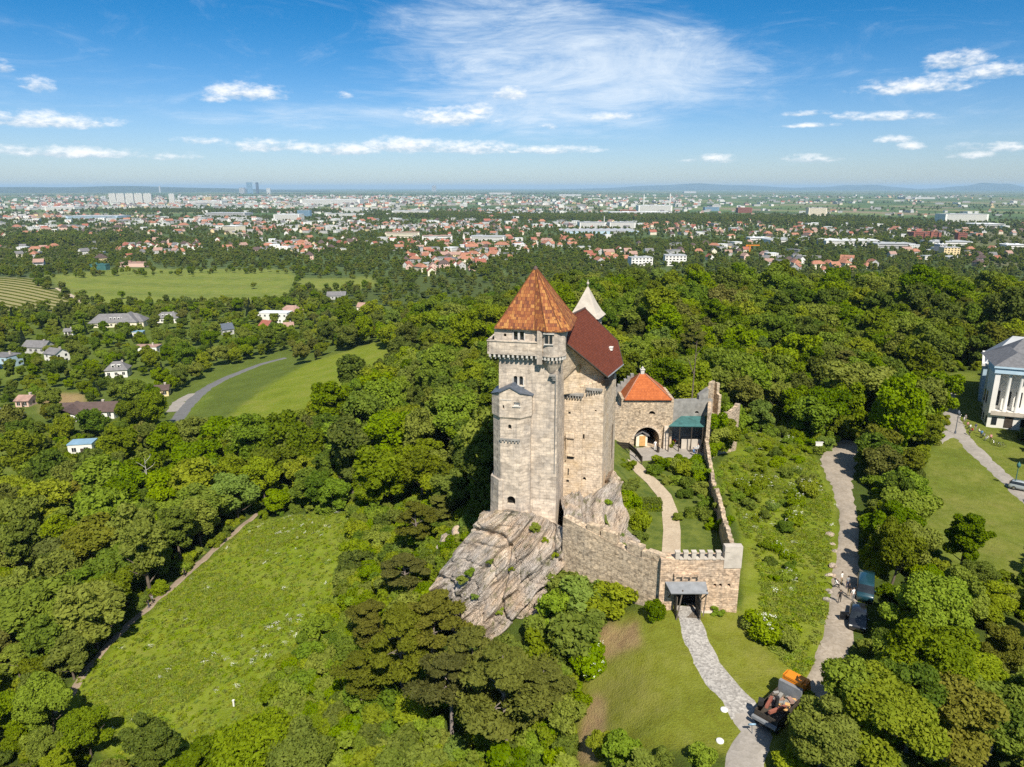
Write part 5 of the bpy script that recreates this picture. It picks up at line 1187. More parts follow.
OPEN = [MEADOW_L, STRIP_L, MEADOW_F, SLOPE_R, LAWN_R, LAWN_R2, FIELD_A, FIELD_B, VINEYARD, ROADV, PALZONE, FOOTP, LANE2, CASTLE] + GARDENS + [DRY[0]]
CLIFF = [(-13,70),(8,70),(14,68),(28,66),(32,90),(46,120),(46,135),(17,135),(3,112),(-4.5,95),(-8,82)]
TR = []
def blocked(x, y):
    return any(inpoly(np.float64(x), np.float64(y), q) for q in OPEN) or inpoly(np.float64(x), np.float64(y), CLIFF) or any((x-a)**2+(y-b)**2 < (r_+2.2)**2 for a, b, r_ in FOOT)
# candidate sites, thinned to a natural spacing (vectorised tests first)
N = 60000
aa = RNG.uniform(R(-50), R(50), N); dd = np.sqrt(RNG.uniform(36**2, 640**2, N)); cx = dd*np.sin(aa); cyy = dd*np.cos(aa)
bad = np.zeros(N, bool)
for q in OPEN+[CLIFF, SHRUBS_L, SHRUBS_L2]: bad |= inpoly(cx, cyy, q)
for a, b, r_ in FOOT: bad |= (cx-a)**2+(cyy-b)**2 < (r_+2.4)**2
good = np.where(~bad)[0]; gzs = hz(cx[good], cyy[good])
cands = []
for i, z in zip(good, gzs):
    x, y = cx[i], cyy[i]; px, py = proj(x, y, z); D = math.hypot(x, y); villa = px < 345 and y > 190
    sp = 4.9 if D < 130 else 5.6 if D < 300 else 6.6
    u_ = rt_.random(); s = rt_.uniform(1.12, 1.38) if u_ < .22 else rt_.uniform(.8, 1.1) if u_ < .72 else rt_.uniform(.5, .78); sp *= .45+.55*s
    if px > 780 and D < 135: s *= .74; sp = 4.0
    if villa:
        sp = 8.0
        s *= .72*rt_.uniform(.6, 1.3)
    if px < 330 and D < 190: s *= .95
    if px < 140 and py > 660: s *= .62; sp = 4.6
    if 480 < px < 840 and D > 125 and D < 190: s *= .78; sp = 5.2
    if x > 110 and D > 180: s *= 1.15
    if D > 490 and px > 345: continue
    if D < 62 and px < 790: continue
    if 225 < px < 420 and 480 < py < 800 and D < 130: continue
    if 540 < px < 640 and py > 560: continue
    if 405 < px < 500 and 530 < py < 620: continue
    if px > 740 and py > 690: continue
    if px > 905 and D < 135 and py < 575: continue
    if px > 900 and D < 120: s *= .8
    if D < 52 and px < 900: continue
    if not SPC.ok(x, y, sp): continue
    cands.append((D, x, y, z, px, py, s, villa))
cands.sort()
def zone(px, D, x, y, villa):
    if villa: return ('the valley villa gardens', 'trees among the villas')
    if px > 860 and D < 140: return ('the strip beside the palace lawn', 'trees between lane and palace lawn')
    if px > 740 and D < 75: return ('the lorry clump', 'trees near the lorry')
    if px < 330 and D < 200: return ('the footpath wood', 'trees along the footpath wood')
    if px < 500: return ('the slope left of the castle', 'trees on the slope left of the castle')
    if px < 720: return ('the wood behind the castle', 'trees directly behind the castle')
    return ('the wood behind the lane end', 'trees between castle wood and palace')
ind = 0; stuff_l, stuff_r, villa_st = [], [], []
pos_words = ['near edge', 'near side', 'middle', 'far side', 'far edge']
for D, x, y, z, px, py, s, villa in cands:
    inside = -30 < px < 1054 and py - 12*s*FPX/(y*cp+(CAMZ-z)*sp_) < 790
    u = rt_.random(); kind = 'leaf' if u < .66 else 'bright' if u < .91 else 'olive'
    if villa and rt_.random() < .16: kind = 'spruce'
    if villa and rt_.random() < .03: kind = 'purple'
    if not inside:
        if D < 60: continue
        (stuff_l if x < 0 else stuff_r).append((x, y, z-.1, s, rt_.uniform(0, 6.28), rt_.randrange(99))); continue
    if ind < 296 and not (D > 235 and not villa):
        key = {'leaf':'near','bright':'near_bright','olive':'near_olive','spruce':'spruce','purple':'purple'}[kind]
        if D > 105 and kind in ('leaf','bright','olive'): key = key.replace('near', 'mid')
        zn, grp = zone(px, D, x, y, villa); size = 'small' if s < .72 else 'tall' if s > 1.06 else 'middling'
        tone = {'leaf':'deep green', 'bright':'light yellow green', 'olive':'olive grey', 'spruce':'dark pointed conifer', 'purple':'dark purple'}[kind]
        nm = 'spruce_tree' if kind == 'spruce' else 'broadleaf_tree'
        TR.append([nm, key, x, y, s, zn, grp, size, tone, px, py, D]); ind += 1
    elif villa: villa_st.append((x, y, z-.1, s, rt_.uniform(0, 6.28), rt_.randrange(99)))
    else: (stuff_l if px < 505 else stuff_r).append((x, y, z-.1, s, rt_.uniform(0, 6.28), rt_.randrange(99)))
# each label says which wood, row and place in the row
ORD = 'first second third fourth fifth sixth seventh eighth ninth tenth eleventh twelfth thirteenth'.split()
byg = {}
for t_ in TR: byg.setdefault((t_[6]), []).append(t_)
for g_, L_ in byg.items():
    L_.sort(key=lambda t_: t_[11]); nr = max(1, math.ceil(len(L_)/11)); per = math.ceil(len(L_)/nr)
    for r_ in range(nr):
        row = sorted(L_[r_*per:(r_+1)*per], key=lambda t_: t_[9])
        for k, t_ in enumerate(row): t_.append(f"{t_[7]} {t_[8]} tree, {ORD[k]} from left, {ORD[r_]} row, {t_[5]}")
for t_ in TR: plant(t_[0], t_[1], t_[2], t_[3], t_[4], t_[12], 'tree', t_[6])
KM = ['mid', 'mid_bright', 'mid', 'mid_olive']
scatter('hillside_wood', stuff_l, KM, 'mass of green broadleaf trees covering the hill left of the castle', 'wood')
scatter('castle_wood', stuff_r, KM, 'mass of green broadleaf trees covering the plateau behind the castle', 'wood')
scatter('valley_trees', villa_st, KM+['spruce'], 'loose green trees filling the valley gardens around the villas', 'wood')

for px, py, s, which, key, lb in [(850,742,.74,0,'near','tall round tree overhanging the gravel lane end'),(819,784,.60,1,'near','round tree overhanging the orange lorry'),(872,762,.80,2,'near_bright','light green tree at the bottom right of the lorry clump'),(905,752,.82,3,'near','deep green tree at the bottom, third right of the lorry'),(940,770,.82,4,'near_olive','olive tree at the bottom right corner'),(985,765,.8,1,'near_bright','light tree at the bottom near the right corner'),(892,712,.66,0,'near','tree behind the one overhanging the lane end'),(1020,770,.8,2,'near','deep green tree at the very bottom right corner'),(925,718,.75,4,'near','tree in the second rank above the bottom right corner'),(965,715,.72,5,'near_bright','light tree in the second rank at the bottom right')]:
    p = PT(px, py); plant('broadleaf_tree', key, p.x, p.y, s, lb, 'tree', 'trees near the lorry', which=which)
# low growth on the forest floor
N = 26000; aa = RNG.uniform(R(-46), R(46), N); dd = np.sqrt(RNG.uniform(44**2, 300**2, N)); ux = dd*np.sin(aa); uy = dd*np.cos(aa); bad = np.zeros(N, bool)
for q in [MEADOW_L, STRIP_L, MEADOW_F, SLOPE_R, LAWN_R, LAWN_R2, ROADV, LANEX, CASTLE, FOOTP, wpoly([(848,572),(874,572),(876,648),(846,648)]), COBB, CLIFF, DRY[1]] + GARDENS: bad |= inpoly(ux, uy, q)
for a, b, r_ in FOOT: bad |= (ux-a)**2+(uy-b)**2 < (r_+.5)**2
ux, uy = ux[~bad], uy[~bad]; uz = hz(ux, uy); UND = []; usp = Spacing(3)
for a, b, c in zip(ux, uy, uz):
    if usp.ok(a, b, 2.0): UND.append((a, b, c-.2, rt_.uniform(.5, 1.25), rt_.uniform(0, 6.28), rt_.randrange(99)))
scatter('forest_undergrowth', UND, ['shrub','shrub_dark'], 'low bushes and saplings covering the forest floor', 'undergrowth')
# plants rooted in the cliff
for i, (px, py, s) in enumerate([(511,566,.42),(546,577,.36),(470,572,.4),(490,560,.28),(540,600,.3),(500,610,.35),(476,596,.3),(535,528,.4),(545,540,.3),(462,580,.4),(520,625,.4),(556,556,.35)]):
    D_ = 79.6 - (py-515)*.036 - .7; q = PD(px, py, D_); plant('rock_shrub', 'shrub', q.x, q.y, s, f"small green shrub rooted in the cliff, {ORD[i]} counted from the middle outward", 'shrub', 'shrubs rooted in the cliff', z=q.z-.35)
# black pines by hand: base pixel, size
pine_spots = [(506,752,1.02,'tall black pine with bare pale double trunk in front of the cliff'),(452,742,.86,'dark black pine left of the bare double trunk'),
 (402,700,.94,'wide flat crowned black pine on the slope left of the cliff foot'),(432,668,.86,'black pine close under the left foot of the cliff'),(372,655,.78,'black pine at the upper left of the pine group'),(540,735,.74,'lower black pine right of the bare double trunk'),
 (362,712,.7,'low black pine at the left end of the pine group'),(472,712,.78,'black pine in the middle of the group under the cliff'),
 (418,555,.78,'black pine standing alone above the grey outcrop'),(440,535,.6,'small black pine just above the grey outcrop'),(408,600,.66,'black pine beside the pale boulder below the outcrop')]
for px, py, s, lb in pine_spots:
    p = PT(px, py); plant('pine_tree', 'pine', p.x, p.y, s, lb, 'pine', 'black pines around the cliff'); SPC.ok(p.x, p.y, .1)
for i, (px, py, s) in enumerate([(842,352,.95),(985,300,1.25),(1012,292,1.2),(960,300,1.1),(690,330,.9),(540,292,.9)]):
    p = PT(px, py+40); plant('pine_tree', 'pine', p.x, p.y, s, ['dark pine rising among broadleaf crowns in the wood behind the castle', 'dark pine with broad crown behind the palace', 'tall dark pine at right edge behind the palace', 'dark pine left of the palace pines', 'dark pine close behind the leaning bare trunk', 'dark pine behind the keep roof'][i], 'pine', 'pines in the far wood')
# shrubs on the slope below the castle
def shrubs(poly, n, sp, keys, label, group, smin, smax, maxn, avoid=()):
    P_ = np.array(poly); x0, y0 = P_.min(0); x1, y1 = P_.max(0); k = 0; spc = Spacing(3)
    out = []
    for _ in range(n):
        x, y = rt_.uniform(x0, x1), rt_.uniform(y0, y1)
        if not inpoly(np.float64(x), np.float64(y), poly) or any(inpoly(np.float64(x), np.float64(y), q) for q in avoid): continue
        s = rt_.uniform(smin, smax)
        if not spc.ok(x, y, sp*s): continue
        out.append((x, y, s, rt_.choice(keys)))
    out.sort(key=lambda q: math.hypot(q[0], q[1])); return out
sA = shrubs(SHRUBS_L, 6000, 1.7, ['shrub','shrub_dark'], '', '', .8, 1.7, 0, [CLIFF, MEADOW_F, MEADOW_L, DRY[1]])
sB = shrubs(SHRUBS_L2, 2500, 1.9, ['shrub','shrub_dark','shrub'], '', '', .8, 1.6, 0, [CLIFF])
SLB = wpoly([(748,600),(745,545),(722,475),(716,430),(760,428),(812,450),(815,500),(800,560),(790,640),(765,650)])
sC = shrubs(SLB, 430, 2.4, ['shrub','shrub','shrub','shrub_flower','shrub_dark'], '', '', .4, 1.0, 0, [[(-16,70),(12,68),(28.5,66),(30,76),(35,110),(44,122),(44,132),(14,135)]])
cnt = 0; rest = []
def lab_s(lst, k, what, where):
    n = len(lst); nr = max(1, math.ceil(n/13)); per = math.ceil(n/nr); r_ = k//per; row = sorted(lst[r_*per:(r_+1)*per], key=lambda q: q[0]/q[1]); o_ = row.index(lst[k])
    return f"{what}, {ORD[o_] if o_ < 13 else 'last'} from left, row {'abcdefghijklmnopqrstuvwxyz'[r_ % 26] if False else (ORD[r_] if r_ < 13 else 'back')}, {where}"
for lst, where, grp in ((sC, 'grass outside the curtain wall', 'shrubs on the slope right of the castle'), (sA, 'slope under the pines', 'shrubs on the slope below the cliff'), (sB, 'bank left of keep', 'shrubs on bank left of keep')):
    n = len(lst)
    for k, (x, y, s, key) in enumerate(lst):
        px, py = proj(x, y, gz(x, y))
        if cnt < 290 and -20 < px < 1044 and py < 800:
            what = {'shrub':'bright green shrub','shrub_dark':'dark green shrub','shrub_flower':'shrub with white blossom'}[key]; sz = 'big' if s > 1.2 else 'small' if s < .85 else 'rounded'
            plant('shrub', key, x, y, s, lab_s(lst, k, f"{sz} {what}", where), 'shrub', grp); cnt += 1
        else: rest.append((x, y, gz(x, y)-.1, s, rt_.uniform(0, 6.28), rt_.randrange(99)))
if rest: scatter('undergrowth', rest, ['shrub','shrub_dark'], 'low green undergrowth between the shrubs', 'undergrowth')
# bushes placed by hand
for px, py, s, key, lb in [(655,617,.95,'shrub_dark','round dark bush against the gate wall left of the gateway'),(612,612,1.5,'shrub_dark','tall dark bush at the foot of the sloping curtain wall'),(598,600,1.7,'shrub','light green bush under the middle of the curtain wall'),
   (583,612,2.0,'shrub','big light green bush between cliff and curtain wall'),(566,590,1.5,'shrub','narrow light bush climbing where cliff meets curtain wall'),(578,650,2.1,'shrub','wide bright bush right of the pines'),(592,672,1.1,'shrub_flower','white flowering bush beside the bare earth'),(560,625,1.8,'shrub','bright bush at the right foot of the cliff'),
   (770,640,1.25,'shrub_flower','white flowering bush right of the cobbled path'),(785,648,1.05,'shrub_dark','dark bush beside the flowering one near the lorry'),(760,632,.8,'shrub_flower','small flowering bush above the lorry'),
   (622,760,1.1,'shrub','low bush at the bottom of the front meadow'),(600,752,.9,'shrub_dark','dark low bush beside the bare earth at the bottom'),(716,614,.45,'shrub','small bush under the right part of the gate wall'),(540,650,1.6,'shrub','bright bush under the right foot of the cliff'),(552,662,1.5,'shrub_dark','dark bush below the right foot of the cliff'),(530,668,1.3,'shrub','rounded bush between cliff foot and tallest pine'),(618,452,1.0,'shrub_dark','dark bush between hall wall and gatehouse'),(616,470,.8,'shrub','light bush at the foot of the hall side wall')]:
    p = PT(px, py); plant('bush', key, p.x, p.y, s, lb, 'bush', None)
# grass and flowers of the meadows: nobody could count them
def tuft(seed, n, h, m, nm):
    rng = np.random.default_rng(seed); c = np.stack([rng.normal(0, .22, n), rng.normal(0, .22, n), rng.uniform(.1, .5, n)*h], 1); return leaves_mesh(nm, c, rng.normal(size=(n,3))*[.8,.8,.4]+[0,-.25,.9], rng.uniform(.05, .10, n)*2.2, m, rng, .2, 3.2)
for i in range(3): BROAD.setdefault('tuft', []).append((tuft(200+i, 46, .55, M['grass_blade'], 'tuft'), None, .5, .4))
def umbel(seed):
    rng = np.random.default_rng(seed); c = np.stack([rng.normal(0, .35, 26), rng.normal(0, .35, 26), rng.uniform(.45, .8, 26)], 1); return leaves_mesh('umbel', c, np.tile([0,-.2,1.], (26,1))+rng.normal(0,.2,(26,3)), np.full(26, .13), M['blossom'], rng, .05, 1.0)
BROAD['umbel'] = [(umbel(210+i), None, .8, .5) for i in range(2)]
def fill(poly, n, smin, smax, dens=None, avoid=()):
    P_ = np.array(poly); x = RNG.uniform(P_[:,0].min(), P_[:,0].max(), n); y = RNG.uniform(P_[:,1].min(), P_[:,1].max(), n); ok = inpoly(x, y, poly)
    for q in avoid: ok &= ~inpoly(x, y, q)
    if dens is not None: ok &= RNG.random(n) < dens(x, y)
    x, y = x[ok], y[ok]; z = hz(x, y)+ripple(x, y)
    return [(a, b, c, RNG.uniform(smin, smax), RNG.uniform(0, 6.28), int(RNG.integers(99))) for a, b, c in zip(x, y, z)]
patch = lambda f, th: (lambda x, y: (np.sin(x*f+1.3*np.sin(y*f*.8))+np.sin(y*f*1.3+x*f*.4) > th).astype(float)*.8+.12)
scatter('meadow_grass', fill(MEADOW_L, 34000, .4, 1.0, patch(.22, .3)) + fill(SLOPE_R, 36000, .35, .85, patch(.3, -.2), [CASTLE, LANEX]), ['tuft'], 'long green meadow grass', 'grass')
scatter('meadow_flowers', fill(MEADOW_L, 420, .35, .8, patch(.13, 1.2)) + fill(SLOPE_R, 160, .4, .8, patch(.25, .9), [CASTLE]), ['umbel'], 'white umbel flowers scattered in patches over the meadow', 'flowers')

for i, (px, py, h_, lb) in enumerate([(436,452,9,'bare grey dead tree among green crowns left of the keep'),(412,395,10,'bare dead tree higher on the slope left of the keep'),(150,500,10,'bare dead tree in the footpath wood'),(560,380,0,'')]):
    if not h_: continue
    p = PT(px, py); q = rt_.random; e = empty('dead_tree', (p.x, p.y, p.z-.3), lb, 'tree'); top = Vector((q()*1.2-.6, q()*.8, h_*1.15))
    o = MB().tube([(0,0,0), top*.5, top], [.2,.14,.04], 6).build('trunk', M['pale_bark']); o.parent = e; bb = MB()
    for k in range(7): b0 = top*(.55+.06*k); a = k*2.3; b1 = b0+Vector((math.cos(a)*1.7, math.sin(a)*1.7, .9)); bb.tube([b0, b1, b1+Vector((math.cos(a+.6)*.8, math.sin(a+.6)*.8, .6))], [.06,.04,.015], 5)
    o = bb.build('branches', M['pale_bark']); o.parent = e
# ------------------------------------------------------------------ the town on the plain
tr8 = random.Random(21)
def town_variant(L, Wd, h, rh, kind, wall, roof, wins=True):
    """shared meshes of one small town house: wall with its window openings' panes, and roof"""
    wb = MB().box((0,0,h/2-1.5), (L, Wd, h+3))
    if kind == 'gable': wb.add([(-L/2,-Wd/2,h-.01),(-L/2,Wd/2,h-.01),(-L/2,0,h+rh-.1),(L/2,-Wd/2,h-.01),(L/2,Wd/2,h-.01),(L/2,0,h+rh-.1)], [(0,2,1),(3,4,5),(0,3,5,2),(1,2,5,4)])
    ns = max(1, int(h/2.9)); n = max(2, int(L/2.8))
    for s in range(ns):
        for i in range(n):
            x = -L/2+L*(i+.5)/n
            for sd_ in (-1, 1): wb.box((x, sd_*(Wd/2+.01), h/ns*(s+.55)), (1.1,.12,1.3), 0, 1)
        for sd_ in (-1, 1): wb.box((sd_*(L/2+.01), -Wd*.2, h/ns*(s+.55)), (.12,1.1,1.3), 0, 1); wb.box((sd_*(L/2+.01), Wd*.2, h/ns*(s+.55)), (.12,1.1,1.3), 0, 1)
    rb = roof_mb(L, Wd, h, rh, kind); 
    if kind != 'flat': rb.box((L*.2, Wd*.1, h+rh*.85), (.8,.8,1.6))
    return wb.mesh('wall', [M[wall], M['glass']]), rb.mesh('roof', M[roof])
VAR = []
roofs = [('roof_red','red'),('roof_orange','orange'),('roof_orange','orange'),('roof_dull','dull pink'),('roof_brown','brown'),('roof_grey','grey')]
walls = [('white_paint','white'),('cream','cream'),('white_paint','white'),('yellow_render','yellow'),('pink_render','pink'),('grey_render','grey')]
for i in range(18):
    r_, rn = roofs[i % 6]; w_, wn = walls[(i*5+i//6) % 6]; kd = ('gable','hip','gable')[i % 3]
    L, Wd, h, rh = [(12,9,5.6,4.2),(15,10,6.2,4.4),(10,9,4.2,4.2),(19,10,7.5,4),(13,10,5.8,4.6),(11,8,5,3.8)][(i*7+i//5) % 6]
    VAR.append((*town_variant(L, Wd, h, rh, kd, w_, r_), rn, wn, kd, L))
for i in range(3):
    L, Wd, h = [(24,12,6),(18,14,9),(30,14,7)][i]; w_ = ['white_paint','white_paint','grey_render'][i]; r_ = ['roof_lightgrey','roof_white','roof_grey'][i]
    VAR.append((*town_variant(L, Wd, h, .3, 'flat', w_, r_), ['pale grey','white','grey'][i], ['white','white','grey'][i], 'flat', L))
HSP = Spacing(20.0)
clusters = [   # centre pixel, spread, count, where, share of flat roofs, roof colours favoured
 (445,262,34,9,44,'of the dense quarter',.08,(0,1,2,3,4)),(405,243,60,5,30,'beyond the dense quarter',.2,range(6)),(300,247,46,6,24,'north of the two green fields',.15,range(6)),
 (168,246,58,6,22,'of the suburb above the field',.1,(0,1,2,3,4)),(555,244,36,4,30,'of the quarter behind the keep',.1,(0,1,2)),(608,258,20,5,13,'by the twin apartment blocks',.1,(0,1,2,3)),
 (785,262,26,5,16,'of the grey terraces',.15,(3,4,5)),(838,268,32,4,15,'of the orange row',.0,(1,2)),(930,256,36,6,15,'below the red brick complex',.25,range(6)),(30,254,28,6,9,'beyond the vineyard',.2,range(6)),
 (715,250,40,7,22,'near the crane',.2,range(6)),(690,226,52,3,20,'of the long red estate',.0,(0,1)),(220,232,70,5,22,'of the far suburb',.25,range(6)),(990,258,24,5,8,'of the right town edge',.2,range(6)),(500,236,40,4,14,'near the white church',.2,range(6))]
th = []; used_l = {}
for cx_, cy0, rx, ry, n, where, fl, rc in clusters:
    k = 0; tries = 0
    while k < n and tries < n*30:
        tries += 1; px = cx_+tr8.gauss(0, rx*.62); py = cy0+tr8.gauss(0, ry*.62)
        if not (-20 < px < 1044) or py < 214 or py > 281: continue
        p = PT(px, py); D = math.hypot(p.x, p.y)
        if D < 640 or any(inpoly(np.float64(p.x), np.float64(p.y), q) for q in (FIELD_A, FIELD_B, VINEYARD)): continue
        if not HSP.ok(p.x, p.y, 17 if D < 1500 else 24): continue
        if tr8.random() < fl: v = 18 + tr8.randrange(3)
        else: v = tr8.choice([i for i in range(18) if (i % 6) in rc])
        th.append((D, p, v, where)); FOOT.append((p.x, p.y, 7)); k += 1
th.sort(key=lambda q: q[0])
cnt_w = {}
for D, p, v, where in th: cnt_w.setdefault(where, []).append(p)
for D, p, v, where in th:
    wm, rm, rn, wn, kd, L = VAR[v]; xs = sorted(q.x/q.y for q in cnt_w[where]); f = xs.index(p.x/p.y)/len(xs)
    side = ('left', 'centre', 'right')[min(2, int(f*3))]; ds = sorted(q.length for q in cnt_w[where]); row = ('near', 'middle', 'far')[min(2, int(3*ds.index(p.length)/len(ds)))]
    e = empty('town_house', p, f"{wn} house, {rn} {'flat' if kd == 'flat' else 'hipped' if kd == 'hip' else 'gabled'} roof, {row} {side} {where}", 'house', 'houses '+where, tr8.uniform(0, 3.14) if tr8.random() < .5 else tr8.choice((.2, 1.77)))
    a = bpy.data.objects.new('wall', wm); b = bpy.data.objects.new('roof', rm)
    for o in (a, b): COL.objects.link(o); o.parent = e
# farther houses: too many and too small to tell apart
def house_cloud(name, pts, label):
    BROAD['houses'] = []
    for wm, rm, *_ in VAR:
        bm = bmesh.new(); bm.from_mesh(wm); nw = len(wm.materials); nf0 = len(bm.faces); bm.from_mesh(rm); bm.faces.ensure_lookup_table()
        for f_ in bm.faces[nf0:]: f_.material_index = nw
        me = bpy.data.meshes.new('house'); bm.to_mesh(me); bm.free()
        for m_ in list(wm.materials)+list(rm.materials): me.materials.append(m_)
        BROAD['houses'].append((me, None, 6, 6))
    return scatter(name, pts, ['houses'], label, 'houses')
bands = [(60,232,90,5,90),(330,228,120,5,260),(450,226,90,5,200),(600,226,60,3,110),(740,232,90,6,120),(860,232,80,5,80),(960,232,60,5,70),(200,222,140,4,220),(60,218,90,4,170),(380,212,130,4,260),(520,214,90,4,180),(640,208,110,4,120),(800,214,120,5,50),(930,214,90,4,40),
 (150,206,150,3,330),(330,204,120,3,280),(60,208,80,3,170),(560,202,140,3,220),(750,203,140,3,50),(930,203,110,3,40),(200,198,200,2,420),(420,198,160,2,300),(700,197,200,2,90),(920,197,130,2,50),(120,201,140,2,220),(480,250,60,8,60),(300,250,90,8,50),(130,250,90,8,40)]
pts = []
for cx_, cy0, rx, ry, n in bands:
    for _ in range(int(n*(.62 if cy0 > 205 else .8))):
        px = cx_+tr8.gauss(0, rx*.6); py = cy0+tr8.gauss(0, ry*.6)
        if py < 192.5 or py > 270: continue
        d = ray(px, py); D0 = CAMZ+95
        p = PT(px, py) if py > 215 else P(px, py, -97 if py < 200 else -93)
        D = math.hypot(p.x, p.y)
        if D < 700 or D > 22000 or any(inpoly(np.float64(p.x), np.float64(p.y), q) for q in (FIELD_A, FIELD_B, VINEYARD)): continue
        z = h1(p.x, p.y); s = 1.0 if D < 2500 else 1.25 if D < 5000 else 1.9
        v = tr8.choice([18,19,20]) if tr8.random() < (.3 if D < 2600 else .55) else tr8.randrange(18)
        pts.append((p.x, p.y, z, s*tr8.uniform(.8, 1.3), tr8.choice((.3, 1.87, 1.1, 2.6)), v))
house_cloud('distant_houses', pts, 'thousands of tiny far houses strewn over the plain')

# large buildings one can tell apart
def block(name, label, cat, px, py, wpx, hpx, wall, roof, depth=.5, rot=0.0, bands_=True, kind='flat', group=None):
    p = PT(px, py) if py > 206 else P(px, py, -95 if py > 200 else -98)
    p.z = h1(p.x, p.y); Z = p.y*cp+(CAMZ-p.z)*sp_; L = wpx*Z/FPX; h = hpx*1.25*Z/FPX/.985; Wd = max(10, L*depth)
    e = empty(name, p+Vector((0, Wd*.5, 0)), label, cat, group, R(rot)); FOOT.append((p.x, p.y+Wd*.5, max(L, Wd)*.45))
    def put(o): o.parent = e; return o
    put(MB().box((0,0,h/2-3), (L, Wd, h+6)).build('wall', M[wall]))
    if kind == 'flat': put(MB().box((0,0,h+.25), (L+.6, Wd+.6, .5)).box((-L*.22, Wd*.1, h+1.4), (L*.12, Wd*.2, 1.8)).box((L*.2, -Wd*.1, h+1.2), (L*.2, Wd*.12, 1.4)).build('roof', M[roof]))
    elif kind == 'saw':
        rb = MB(); n = max(3, int(L/18))
        for i in range(n):
            x0 = -L/2+L*i/n; x1 = -L/2+L*(i+1)/n; vs = [(x0,-Wd/2-.3,h),(x1,-Wd/2-.3,h),((x0+x1)/2,-Wd/2-.3,h+2.4),(x0,Wd/2+.3,h),(x1,Wd/2+.3,h),((x0+x1)/2,Wd/2+.3,h+2.4)]
            rb.add(vs, [(0,1,2),(5,4,3),(0,2,5,3),(2,1,4,5),(0,3,4,1)])
        put(rb.build('roof', M[roof]))
    else: put(roof_mb(L, Wd, h, min(Wd*.38, 9), kind).build('roof', M[roof]))
    if bands_:
        ns = max(1, min(14, int(h/3.2))); nx = max(3, min(26, int(L/4.5)))
        for s in range(ns):
            zc_ = h*(s+.55)/ns
            if name == 'apartment_block' and hpx >= 8:
                for i in range(min(nx, 9)): put(MB().box((-L/2+L*(i+.5)/min(nx, 9), -Wd/2-.02, zc_), (L/min(nx, 9)*.5, .12, h/ns*.45)).build('window', M['glass']))
            else: put(MB().box((0, -Wd/2-.02, zc_), (L*.92, .12, h/ns*.36)).build('window_strip', M['glass']))
    return e
